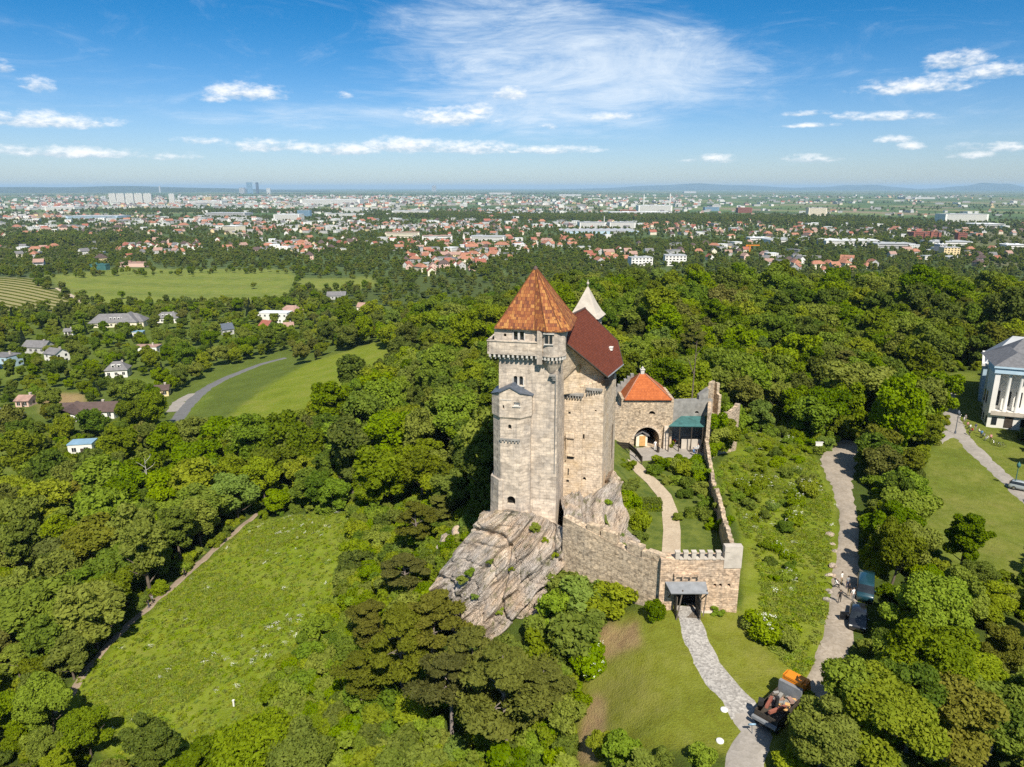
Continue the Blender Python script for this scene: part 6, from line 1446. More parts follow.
for args in [
 ('apartment_block','white apartment block with balconies above the wood, left of its twin','apartments',641,268,22,8,'white_paint','roof_lightgrey',.6,8),('apartment_block','white apartment block standing apart, right of its twin','apartments',676,266,21,8,'white_paint','roof_lightgrey',.7,-4),
 ('apartment_block','cream high rise slab on the open plain left of the brick complex','apartments',817,217,19,7,'cream','roof_lightgrey',.3,5),('apartment_block','yellow block below the brick complex','apartments',951,258,16,8,'yellow_render','roof_lightgrey',.6,0),
 ('apartment_block','pale grey block left of the yellow block','apartments',941,256,9,9,'grey_render','roof_white',.8,20),
 ('apartment_block','long low white flats row right of the church','apartments',437,241,30,4,'white_paint','roof_dull',.3,4),('apartment_block','pale flats row in front of the pink roofs','apartments',402,239,34,5,'cream','roof_dull',.3,4),
 ('apartment_block','white stepped flats between glasshouses and red estate','apartments',592,229,26,5,'white_paint','roof_lightgrey',.6,4),('apartment_block','white stepped flats right of the first stepped block','apartments',622,229,26,5,'white_paint','roof_lightgrey',.6,4),
 ('warehouse','long pale grey hall with ridged roof, left third of the long works','warehouse',800,245,62,4,'white_paint','roof_lightgrey',.4,3,True,'saw'),('warehouse','long white hall, middle of the long works','warehouse',852,247,54,5,'white_paint','roof_white',.4,2,True,'saw'),('warehouse','low grey hall, right end of the long works','warehouse',896,249,38,4,'grey_render','roof_lightgrey',.6,0),
 ('warehouse','big white windowed works on the right plain','warehouse',966,222,44,6,'white_paint','roof_lightgrey',.4,2),('warehouse','low pale hall in front of the big white works','warehouse',990,228,30,3,'grey_render','roof_white',.8,0),
 ('warehouse','flat grey hall between brick complex and yellow block','warehouse',952,247,40,4,'white_paint','roof_lightgrey',.6,0),('warehouse','white hall at the right edge of town','warehouse',1016,250,20,4,'white_paint','roof_white',.8,0),
 ('warehouse','wide pale glasshouse roof below the stepped flats','warehouse',600,234,78,2.2,'blue_render','roof_lightgrey',.5,3,False,'saw'),('warehouse','white power station hall between two chimneys','warehouse',655,212,34,5,'white_paint','roof_white',.4,2),('warehouse','long low white works beside the power station','warehouse',640,216,60,3,'white_paint','roof_white',.3,2),
 ('warehouse','blue walled shed right of the power station','warehouse',712,211,14,3,'steel_blue','roof_lightgrey',.6,0),('warehouse','dark red shed right of the blue shed','warehouse',745,213,14,4,'roof_red','roof_red',.6,0),('warehouse','orange red hall left of the power station','warehouse',628,214,16,3,'roof_orange','roof_orange',.6,0),
 ('warehouse','curved white hall front in the left middle plain','warehouse',287,221,26,5,'white_paint','roof_white',.6,-3),('warehouse','blue glass office beside the curved white hall','warehouse',304,218,12,6,'steel_blue','roof_lightgrey',.6,-3),('warehouse','long pale hall behind the pink roofs','warehouse',345,217,38,2.5,'white_paint','roof_lightgrey',.3,0),
 ('warehouse','pale works with tall upper floor beside the pine wood','warehouse',352,213,20,4,'white_paint','roof_lightgrey',.6,0),('warehouse','long white hall in front of the far dark wood','warehouse',410,216,36,4,'white_paint','roof_lightgrey',.4,0),('warehouse','wide white works on the far left plain','warehouse',330,205,60,4,'white_paint','roof_white',.4,0),
 ('warehouse','long pale blue hall on the left plain','warehouse',92,220,52,3,'blue_render','roof_lightgrey',.5,0),('warehouse','grey hall beside the bare brown field','warehouse',225,217,40,3,'grey_render','roof_lightgrey',.6,0),('warehouse','white hall at the left rim of the plain','warehouse',60,211,30,3,'white_paint','roof_white',.6,0),
 ('warehouse','cream office with white hall in the leafy suburb','warehouse',232,234,16,6,'cream','roof_white',.9,-20),('warehouse','long white market hall right of the church','warehouse',488,243,34,5,'white_paint','roof_lightgrey',.5,-6),('warehouse','white shed by the crane','warehouse',760,243,20,4,'white_paint','roof_white',.7,0),
 ('warehouse','teal shed beyond the long field','warehouse',98,270,16,4,'copper','copper',.5,0,False),('warehouse','pale low shed right of the teal shed','warehouse',132,267,26,3,'pink_render','roof_dull',.5,0,False),
 ('brick_works','dark red brick complex with towers on the right plain','factory',926,240,26,6,'roof_red','roof_red',.5,0),('brick_works','smaller red brick wing right of the complex','factory',962,241,9,6,'roof_red','roof_red',.7,0),
 ('villa','stone house with tall gable beyond the vineyard','house',38,271,9,7,'grey_render','roof_dull',.8,20,True,'gable'),
 ('office_tower','tall dark blue glass tower on the skyline','tower',249.5,193.6,5,8.5,'steel_blue','slate',.8,30),('office_tower','slim dark tower right of the wide glass tower','tower',257.5,193.6,2.2,8.5,'slate','slate',.9,0),('office_tower','lower grey towers left of the wide glass tower','tower',242,193.6,5,4.5,'grey_render','slate',.8,0),('office_tower','pale slab tower right of the slim tower','tower',268.5,193.6,3.5,4.2,'white_paint','roof_white',.8,0),
 ('office_tower','pale twin tower on the far skyline near the middle','tower',434,191.4,4,4.5,'grey_render','roof_white',.8,0),('office_tower','thin spire on the far skyline','tower',160,192.5,1.2,5,'grey_render','slate',1,0,False),
 ('tower_block','white high rise slab, first of the white row','apartments',113,204,6,8,'white_paint','roof_white',.4,4),('tower_block','white high rise slab, second of the white row','apartments',121,204,7,8,'white_paint','roof_white',.4,4),('tower_block','white high rise slab, third of the white row','apartments',130,204,7,8,'white_paint','roof_white',.4,4),('tower_block','white high rise slab, fourth of the white row','apartments',139,204,7,8,'white_paint','roof_white',.4,4),('tower_block','white high rise slab, fifth of the white row','apartments',148,204,7,8,'white_paint','roof_white',.4,4),('tower_block','white high rise slab standing apart at the right of the row','apartments',172,203,5,7,'white_paint','roof_white',.5,4),
 ('warehouse','white hall under the far blue hills on the right','warehouse',920,199,30,1.3,'grey_render','roof_lightgrey',.5,0,False),('warehouse','white works on the far plain above the power station','warehouse',690,193,12,1.3,'grey_render','roof_lightgrey',.5,0,False),('warehouse','white works on the far plain behind the keep','warehouse',570,196,22,1.3,'grey_render','roof_lightgrey',.4,0,False),('warehouse','row of white sheds on the far plain left of the keep','warehouse',500,194.5,22,1.4,'grey_render','roof_lightgrey',.4,0,False),('warehouse','long bright sheds in the left far plain','warehouse',205,205,34,3,'white_paint','roof_white',.4,0),('warehouse','yellow blocks on the left far plain','warehouse',208,202,6,4,'yellow_render','roof_white',.6,0)]:
    block(*args)
def chimney(px, py, hpx, label):
    p = PT(px, py); Z = p.y*cp+(CAMZ-p.z)*sp_; h = hpx*Z/FPX; e = empty('factory_chimney', p, label, 'chimney')
    o = MB().cyl((0,0,-2), (0,0,h*.94), h*.045, h*.032, 12).build('shaft', M['white_paint']); o.parent = e; o = MB().cyl((0,0,h*.94), (0,0,h), h*.036, h*.036, 12).build('rim', M['lead']); o.parent = e
chimney(643.5, 208, 14, 'tall pale chimney left of the power station hall'); chimney(669.5, 208, 15, 'tall pale chimney right of the power station hall'); chimney(604, 226, 10, 'thin pale mast chimney before the stepped flats')
# church with white spire, crane, mast
p = PT(464, 243); Z = p.y*cp+(CAMZ-p.z)*sp_; k_ = Z/FPX
e = empty('church', p, 'small white church with pointed tower in the middle of town', 'church')
for nm, mb, m_ in (('tower', MB().box((0,0,k_*3), (k_*2,k_*2,k_*7)), 'white_paint'), ('spire', MB().cyl((0,0,k_*6.5), (0,0,k_*10), k_*1.3, .05, 4), 'white_stone'), ('nave', MB().box((k_*4,0,k_*1.2), (k_*6.5,k_*2.6,k_*3.4)), 'white_paint')): o = mb.build(nm, M[m_]); o.parent = e
r2 = roof_mb(k_*6.5, k_*2.6, k_*2.9, k_*1.6, 'gable'); r2.v = [(a+k_*4, b, c) for a, b, c in r2.v]; o = r2.build('roof', M['roof_red']); o.parent = e
p = PT(749, 257); Z = p.y*cp+(CAMZ-p.z)*sp_; k_ = Z/FPX; e = empty('tower_crane', p, 'orange tower crane standing among the grey roofed terraces', 'crane')
for nm, mb in (('mast', MB().box((0,0,k_*6), (1.6,1.6,k_*12))), ('jib', MB().box((k_*3,0,k_*11.6), (k_*13,1.2,1.4))), ('counterweight', MB().box((-k_*3.2,0,k_*11.2), (3,1.6,2.6)))): o = mb.build(nm, M['cab_orange']); o.parent = e
for px, py in ((923,242),(929,242),(937,241)):
    p = PT(px, py); Z = p.y*cp+(CAMZ-p.z)*sp_; k_ = Z/FPX; e = empty('brick_tower', p-Vector((0,6,0)), {923:'left square tower of the dark red brick complex',929:'middle tallest tower of the dark red brick complex',937:'right tower of the dark red brick complex'}[px], 'tower')
    o = MB().box((0,0,k_*(5 if px == 929 else 4)), (k_*2.4,k_*2.4,k_*(11 if px == 929 else 9))).build('wall', M['roof_red']); o.parent = e
    o = MB().cyl((0,0,k_*(10.4 if px == 929 else 8.4)), (0,0,k_*(12.4 if px == 929 else 10)), k_*1.8, .1, 4).build('roof', M['roof_brown']); o.parent = e

# trees of town and plain
def sect(n, d0, d1, s0, s1, dens):
    a = RNG.uniform(R(-42), R(42), n); D = np.sqrt(RNG.uniform(d0*d0, d1*d1, n)); x, y = D*np.sin(a), D*np.cos(a)
    ok = RNG.random(n) < dens(x, y)
    for q in (FIELD_A, FIELD_B, VINEYARD): ok &= ~inpoly(x, y, q)
    x, y = x[ok], y[ok]
    okk = np.ones(len(x), bool); F_ = np.array([f for f in FOOT if math.hypot(f[0], f[1]) > d0*.8 and math.hypot(f[0], f[1]) < d1*1.2] or [(0,0,0)])
    for i in range(0, len(F_)): okk &= (x-F_[i,0])**2+(y-F_[i,1])**2 > (F_[i,2]+3.5)**2
    x, y = x[okk], y[okk]; z = hz(x, y)
    return [(a_, b_, c_-.2, RNG.uniform(s0, s1), RNG.uniform(0, 6.28), int(RNG.integers(99))) for a_, b_, c_ in zip(x, y, z)]
def clump(f, th, lo, hi): return lambda x, y: np.where((x/y > .12) & (y > 3800), .35, 1)*np.where(np.sin(x*f+2*np.sin(y*f*.7)) + np.sin(y*f*1.3-x*f*.35) + .6*np.sin(x*f*3.1)*np.sin(y*f*2.7) > th, hi, lo)
scatter('town_trees', sect(13000, 620, 1700, .5, .9, clump(.011, .1, .55, .98)) + sect(19000, 1700, 3600, .6, 1.0, clump(.006, .2, .40, .95)), ['far'], 'green street and garden trees all over the near town', 'trees')
far_ = sect(9000, 3600, 8000, .8, 1.4, clump(.0026, .55, .10, .95)) + sect(6000, 8000, 17000, 1.2, 2.2, clump(.0012, .6, .06, .9))
# woods that read as dark bands across the plain
for px, py, rx, ry, n in [(430,216,60,2.5,1500),(640,219,140,2.6,2600),(720,221,60,2,700),(830,224,60,3,600),(300,212,60,1.5,500),(560,219,60,2,600),(60,246,60,6,500),(520,193.5,60,1.2,500),(180,211,90,1.5,700),(900,229,60,3,600),(860,252,60,3,300)]:
    for _ in range(n):
        q = P(px+tr8.gauss(0, rx*.6), py+tr8.gauss(0, ry*.6), -88)
        if q.y < 900 or q.y > 20000: continue
        far_.append((q.x, q.y, h1(q.x, q.y)-.2, tr8.uniform(.9, 1.6), tr8.uniform(0, 6.28), tr8.randrange(99)))
scatter('plain_woods', far_, ['far'], 'dark woods and hedgerows in bands across the far plain', 'wood')
# low hills on the horizon
def hill(name, px0, px1, D, hpx, label, seed):
    rng = random.Random(seed); n = 60; vs = []; fs = []
    for i in range(n+1):
        t_ = i/n; px = px0+(px1-px0)*t_; c = PD(px, 190, D); e_ = math.sin(math.pi*t_)**1.2*(1+.25*math.sin(t_*9+seed)+.1*math.sin(t_*31)); H_ = hpx*D/FPX*max(e_, 0)
        for j, (f, g) in enumerate(((0,-.14),(.6,-.06),(1,0),(.6,.08),(0,.2))): vs.append((c.x*(1+g), c.y*(1+g), -100+H_*f+(20 if f else -5)))
    fs = [(i*5+j, (i+1)*5+j, (i+1)*5+j+1, i*5+j+1) for i in range(n) for j in range(4)]
    props(MB().add(vs, fs, 0, True).build(name, M['hillwood']), label, 'hills', kind='structure')
M['hillwood'] = plain('wooded_hill', (.045,.065,.03), .95, .3, .002)
hill('hills', -260, 330, 26000, 4.0, 'long low blue ridge on the left horizon', 1); hill('hills', 770, 930, 44000, 3.4, 'faint blue hill on the right horizon', 2); hill('hills', 915, 1060, 42000, 4.2, 'taller faint blue hill at the right edge of the horizon', 3); hill('hills', 560, 860, 42000, 4.0, 'very faint flat hills on the middle horizon', 4)
# vine rows
vr = MB(); 
vx = np.array(VINEYARD); a_ = R(-32)
for k in range(-60, 60):
    for j in range(-80, 80):
        c = vx.mean(0)+np.array((math.cos(a_)*j*7-math.sin(a_)*k*9, math.sin(a_)*j*7+math.cos(a_)*k*9))
        if inpoly(c[0], c[1], VINEYARD): vr.box((c[0], c[1], h1(c[0], c[1])+.4), (7.1, .8, 1.0), a_)
props(vr.build('vine_rows', M['leaf']), 'parallel rows of vines on the sloping vineyard', 'vines', kind='stuff')
# trees and hedges between the fields
fb = []
for (x0_, y0_, x1_, y1_, n) in [(40,277,290,271,70),(296,262,296,300,16),(290,308,100,310,40),(300,272,378,280,20),(30,280,70,300,14),(380,276,380,292,10),(376,290,298,296,24)]:
    for _ in range(n):
        t_ = tr8.random(); q = PT(x0_+(x1_-x0_)*t_+tr8.gauss(0, 3), y0_+(y1_-y0_)*t_+tr8.gauss(0, 1.2)); fb.append((q.x, q.y, q.z-.2, tr8.uniform(.35, .8), tr8.uniform(0, 6.28), tr8.randrange(99)))
scatter('field_hedges', fb, ['mid','mid_olive'], 'bushy hedge trees lining the edges of the fields', 'hedges')
for i, (px, py, s) in enumerate([(122,299,.62),(150,296,.4),(183,302,.45),(254,289,.6)]):
    q = PT(px, py); plant('field_tree', 'mid', q.x, q.y, s, ['round bush tree standing alone in the long field', 'small lone bush in the middle of the long field', 'thin lone tree at the near edge of the field', 'round lone tree in the right of the long field'][i], 'tree', 'lone trees in the field')
# ------------------------------------------------------------------ walled garden, terrace
r9 = random.Random(5); rng9 = np.random.default_rng(9)
def hedge(px, py, L, Wd, Hh, rz, label, n=2600):
    p = P(px, py, 2.25); z = cz_(p.x, p.y); c = rng9.uniform(-.5, .5, (n, 3)); ax = rng9.integers(0, 3, n); sg = np.where(rng9.random(n) < .5, -.5, .5); ax[rng9.random(n) < .35] = 2
    for k in range(n): c[k, ax[k]] = sg[k] if ax[k] != 2 else .5
    nr = np.zeros((n, 3)); nr[np.arange(n), ax] = np.where(ax == 2, 1, sg*2); c = c*[L, Wd, Hh]+[0,0,Hh/2]+rng9.normal(0, .05, (n, 3))
    core = MB().box((0,0,Hh*.46), (L*.93, Wd*.9, Hh*.92)).build('core', M['leaf'])
    o = bpy.data.objects.new('foliage', leaves_mesh('foliage', c, nr+rng9.normal(size=(n,3))*.45, rng9.uniform(.1, .22, n), M['leaf'], rng9)); COL.objects.link(o)
    e = empty('hedge', (p.x, p.y, z), label, 'hedge', None, R(rz)); o.parent = e; core.parent = e; core.name = 'twigs'; return e
hedge(648,509,3.5,1.7,1.4,0,'clipped box hedge left of the sandy garden path'); hedge(699,517,3.6,1.0,1.2,-3,'clipped box hedge right of the sandy garden path')
for px, py, s, key, lb in [(678,519,.42,'shrub_dark','round clipped bush at the path end of the right hedge'),(655,474,.7,'shrub_dark','bush in the first garden bed right of the path bend'),(664,470,.75,'shrub_dark','dark bush beside the terrace edge, left of the middle'),(674,471,.8,'shrub','light bush in the middle of the bed under the terrace'),
  (684,474,.85,'shrub_dark','dark bush in the bed under the terrace, right of the light one'),(694,476,.8,'shrub','light bush in the bed near the curtain wall'),(702,482,.8,'shrub_dark','dark bush leaning on the curtain wall inside the garden'),(690,488,.7,'shrub_dark','bush in the middle of the garden lawn'),(700,495,.75,'shrub_dark','bush by the curtain wall above the right hedge'),
  (706,508,.6,'shrub','small bush between right hedge and curtain wall'),(668,484,.55,'shrub','low bush right of the path in the upper garden'),(637,528,1.0,'shrub_dark','dark bush on the lawn left of the lower path'),(629,514,.9,'shrub','light bush at the foot of the rock shelf'),(622,497,.8,'shrub','bush on the grassy bank right of the hall rock'),(630,505,.7,'shrub_dark','dark bush on the bank above the left hedge'),
  (618,520,.8,'shrub_dark','dark bush low on the rock shelf'),(634,486,.6,'shrub','small bush at the top of the grassy bank'),(629,470,.6,'shrub','small bush beside the timber fence'),(622,437,.8,'shrub_dark','green bush growing on the rock left of the arch'),(712,530,.5,'shrub','small bush inside the corner by the battlement'),(669,446,.55,'shrub_dark','potted green bush beside the gatehouse buttress'),(672,434,.6,'shrub','bush under the left end of the green canopy'),(694,440,.45,'shrub','bush under the right part of the green canopy'),(685,432,.5,'shrub_dark','bush in front of the bar under the canopy'),(660,466,.7,'shrub','light bush at the path bend below the terrace'),(680,466,.7,'shrub_dark','dark bush under the terrace edge right of the light one'),(698,468,.8,'shrub','light bush at the terrace corner by the curtain wall'),(706,474,.7,'shrub_dark','dark bush pressed against the curtain wall near the terrace'),(676,484,.6,'shrub','light bush on the upper garden lawn right of the path'),(684,497,.6,'shrub_dark','dark bush above the middle of the right hedge'),(708,520,.7,'shrub_dark','dark bush against the curtain wall below the right hedge'),(626,528,.8,'shrub','light bush at the foot of the shelf near the battlement'),(616,508,.7,'shrub_dark','dark bush on the rock shelf edge'),(606,526,.6,'shrub','small light bush on the rock shelf behind the curtain wall'),(640,540,.5,'shrub','small bush behind the front curtain wall')]:
    p = P(px, py, 2.25); z = cz_(p.x, p.y) if p.y < 117 else 2.3
    plant('bush', key, p.x, p.y, s*1.2, lb, 'bush', None, z=z-.1)
for i, (px, py, zz, s) in enumerate([(713,424,3.2,1.3),(719,428,2.4,1.4),(724,436,.6,1.4),(716,440,.4,1.5),(712,452,1.0,1.1),(722,446,-.8,1.2)]):
    q = PY(px, py, np.interp(px, [708,722,733], [115.0,120.8,122.4])-.9); zz = q.z; plant('ivy_bush', 'shrub', q.x, q.y, s, ['ivy clump high against the ruined tower','ivy clump on the ruin wall face','ivy clump low beside the broken wall edge','ivy clump at the foot of the ruin','ivy clump on the top of the long curtain wall','small ivy clump near the ruin corner'][i], 'ivy', None, z=zz-.6)
# kiosk in the arch
kp = P(641.5, 446.5, 2.32); ke = empty('timber_kiosk', kp, 'small golden timber hut with grey gable roof in the gatehouse arch', 'kiosk')
for nm, mb, m_ in (('wall', MB().box((0,.9,1.05), (1.9,1.7,2.1)), 'cream'), ('door', MB().box((.1,.02,1.0), (1.0,.12,1.8)), 'new_timber')): o = mb.build(nm, M[m_]); o.parent = ke
kr = MB(); slab(kr, [Vector(v) for v in ((-1.25,-.3,2.0),(0,-.3,2.75),(0,2.1,2.75),(-1.25,2.1,2.0))], .1); slab(kr, [Vector(v) for v in ((0,-.3,2.75),(1.25,-.3,2.0),(1.25,2.1,2.0),(0,2.1,2.75))], .1); o = kr.build('roof', M['roof_grey']); o.parent = ke
# timber fence and steps down to the path
fe = empty('timber_fence', P(632, 452, 2.5), 'dark timber railing beside the steps down from the terrace', 'fence'); mbp = MB(); mbr = MB()
fp = [PY(617,445,112.0), PY(629,446,110.5), PY(636,452,108.6), PY(642,460,106.0)]
for i, q in enumerate(fp): o = MB().box((q.x,q.y,q.z-.1), (.14,.14,1.5)).build('post', M['dark_timber'], fe)
for i in range(3):
    for dz in (.5, .1): mbr.cyl(fp[i]+Vector((0,0,dz)), fp[i+1]+Vector((0,0,dz)), .06, n=6)
    a, b = fp[i], fp[i+1]; mbr.add([a+Vector((0,0,.55)), b+Vector((0,0,.55)), b+Vector((0,0,-.5)), a+Vector((0,0,-.5))], [(0,1,2,3)])
mbr.build('rail', M['dark_timber'], fe)
# ------------------------------------------------------------------ people
def person_mesh(pose, key):
    J = {'pelvis':(0,0,.95),'waist':(0,0,1.1),'chest':(0,.0,1.33),'neck':(0,-.01,1.49),'head':(0,-.03,1.63),'crown':(0,-.02,1.72)}
    RD = {'pelvis':.135,'waist':.12,'chest':.15,'neck':.052,'head':.085,'crown':.06}; E = [('pelvis','waist'),('waist','chest'),('chest','neck'),('neck','head'),('head','crown')]
    for s, sn in ((-1,'l'),(1,'r')):
        st = .16*s if pose == 'walk' else .03*s
        L = {'hip':(.09*s,0,.90),'knee':(.10*s,-.05-st*.7,.50),'ankle':(.10*s,st*1.3,.09),'toe':(.11*s,st*1.3-.17,.04)}
        A = {'sho':(.18*s,0,1.41),'elb':(.25*s,.05+st*.5,1.13),'wri':(.26*s,-.06+st*1.2,.90),'hand':(.26*s,-.09+st*1.3,.82)}
        if pose == 'sit':
            L = {'hip':(.09*s,-.02,.50),'knee':(.12*s,-.45,.50),'ankle':(.12*s,-.42,.09),'toe':(.12*s,-.58,.04)}; A = {'sho':(.18*s,-.03,.98),'elb':(.24*s,-.12,.74),'wri':(.14*s,-.36,.70),'hand':(.10*s,-.43,.70)}
        r_ = {'hip':.095,'knee':.062,'ankle':.045,'toe':.038,'sho':.068,'elb':.046,'wri':.034,'hand':.038}
        for k, v in {**L, **A}.items(): J[k+sn] = v; RD[k+sn] = r_[k]
        E += [('pelvis','hip'+sn),('hip'+sn,'knee'+sn),('knee'+sn,'ankle'+sn),('ankle'+sn,'toe'+sn),('chest','sho'+sn),('sho'+sn,'elb'+sn),('elb'+sn,'wri'+sn),('wri'+sn,'hand'+sn)]
    if pose == 'sit':
        for k, d in (('pelvis',(0,0,.52)),('waist',(0,-.02,.68)),('chest',(0,-.04,.90)),('neck',(0,-.05,1.06)),('head',(0,-.08,1.20)),('crown',(0,-.07,1.29))): J[k] = d
    names = list(J); me = bpy.data.meshes.new('person'); me.from_pydata([J[k] for k in names], [(names.index(a), names.index(b)) for a, b in E], [])
    o = bpy.data.objects.new('person_source', me); COL.objects.link(o); sk = o.modifiers.new('skin', 'SKIN')
    if not me.skin_vertices: 
        bm = bmesh.new(); bm.from_mesh(me); bm.verts.layers.skin.verify(); bm.to_mesh(me); bm.free()
    for i, k in enumerate(names): me.skin_vertices[0].data[i].radius = (RD[k], RD[k]*.85); me.skin_vertices[0].data[i].use_root = (k == 'pelvis')
    sb = o.modifiers.new('smooth', 'SUBSURF'); sb.levels = 1; sb.render_levels = 1
    bpy.context.view_layer.update(); out = bpy.data.meshes.new_from_object(o.evaluated_get(bpy.context.evaluated_depsgraph_get())); bpy.data.objects.remove(o)
    return out
PM = {k: person_mesh(k, k) for k in ('stand','walk','sit')}
CLOTH = {n: plain('cloth_'+n, c, .85, .15, 5) for n, c in {'white':(.72,.70,.66),'black':(.02,.02,.022),'navy':(.03,.04,.09),'red':(.48,.05,.04),'blue':(.10,.22,.42),'grey':(.22,.22,.22),'khaki':(.28,.22,.13),'green':(.08,.16,.07),'pink':(.55,.25,.25)}.items()}
def person(loc, pose, shirt, legs, rz, label, group=None):
    me = PM[pose].copy(); me.name = 'person'
    for m_ in (M['skin'], CLOTH[shirt], CLOTH[legs], M['rubber']): me.materials.append(m_)
    off = -.43 if pose == 'sit' else 0
    for p in me.polygons:
        x, y, z = p.center; h_ = z-off; mi = 1
        if h_ > 1.49: mi = 0
        elif pose == 'sit': mi = 0 if (y < -.33 and z > .62) else 3 if z < .11 else 2 if z < .60 else 1
        elif abs(x) > .205 and h_ < 1.12: mi = 0
        elif h_ < .10: mi = 3
        elif h_ < .98: mi = 2
        p.material_index = mi; p.use_smooth = True
    o = bpy.data.objects.new('person', me); COL.objects.link(o); o.location = loc; o.rotation_euler = (0,0,R(rz)); props(o, label, 'person', group)
    hz_ = 1.66+off; hb = MB().lathe((0,.012,hz_-.03), [(.088,-.03),(.098,.03),(.085,.08),(.05,.112),(.01,.12)], 10).build('hair', M['hair']); hb.parent = o
    return o
def gp(px, py): p = PT(px, py); p.z = gz(p.x, p.y)+.1; return p
person(gp(841,584), 'stand','white','khaki', 40, 'person in white standing on the lane left of the teal van', 'people on the lane'); person(gp(835,587), 'sit','white','black', 90, 'person in white sitting at the lane edge', 'people on the lane')
person(gp(839,605), 'walk','black','black', 150, 'person in black walking down the gravel lane', 'people on the lane'); person(gp(847,588), 'stand','grey','navy', 200, 'person in grey standing in the tree shade by the van', 'people on the lane'); person(gp(852,602), 'stand','white','grey', 20, 'person in white between the two parked cars', 'people on the lane'); person(gp(848,596), 'stand','black','khaki', 120, 'person in black top beside the van front', 'people on the lane')
person(gp(149,608), 'walk','black','navy', 140, 'person in dark clothes walking the meadow footpath', 'walkers on the footpath'); person(gp(153,604), 'walk','grey','black', 140, 'second walker in grey just ahead on the meadow footpath', 'walkers on the footpath'); person(gp(185,577), 'walk','black','black', 320, 'dark figure in place of shadows higher up the meadow footpath', 'walkers on the footpath')  # the last, all-black figure stands in for dark shadows on the path
ty = 2.33
def tp_(px, py): return P(px, py, ty)
person(tp_(674,445), 'sit','red','navy', 0, 'person in red sitting at a terrace table under the canopy'); person(tp_(693,455), 'sit','blue','navy', 60, 'person in blue sitting at the terrace table near the wall'); person(tp_(698,451), 'sit','white','black', -60, 'person in white sitting across the blue one at the table'); person(tp_(655,450), 'stand','white','white', 0, 'person in white standing right of the timber kiosk')
def table(px, py, label, top):
    p = tp_(px, py); e = empty('terrace_table', p, label, 'table', 'terrace tables'); o = MB().cyl((0,0,.70),(0,0,.75),.48,n=16).build('tabletop', M[top]); o.parent = e; o = MB().cyl((0,0,0),(0,0,.7),.05,n=8).cyl((0,0,0),(0,0,.04),.25,n=10).build('leg', M['dark_timber']); o.parent = e
    for s in (-1, 1):
        c = empty('garden_chair', p+Vector((.75*s,.1,0)), f"{'right' if s > 0 else 'left'} garden chair at the {label.split(' with')[0]}", 'chair', 'terrace chairs', R(-90*s))
        for nm, mb in (('seat', MB().box((0,0,.44), (.42,.42,.04))), ('backrest', MB().box((0,.2,.7), (.42,.04,.45)))): o = mb.build(nm, M['timber']); o.parent = c
        for lx in (-.18,.18):
            for ly in (-.18,.18): o = MB().box((lx,ly,.21), (.04,.04,.42)).build('leg', M['timber']); o.parent = c
table(675.5,443,'round terrace table with white top under the canopy','white_paint'); table(695.5,452,'round terrace table with pale top near the curtain wall','roof_lightgrey'); table(684,447,'middle terrace table with timber top','timber')
bn = empty('waste_bin', tp_(658,452), 'dark round bin on the terrace beside the arch', 'bin'); o = MB().lathe((0,0,0), [(.22,0),(.26,.8)], 12).build('body', M['dark_timber']); o.parent = bn; o = MB().lathe((0,0,.8), [(.28,0),(.28,.06),(.1,.12)], 12).build('lid', M['rubber']); o.parent = bn
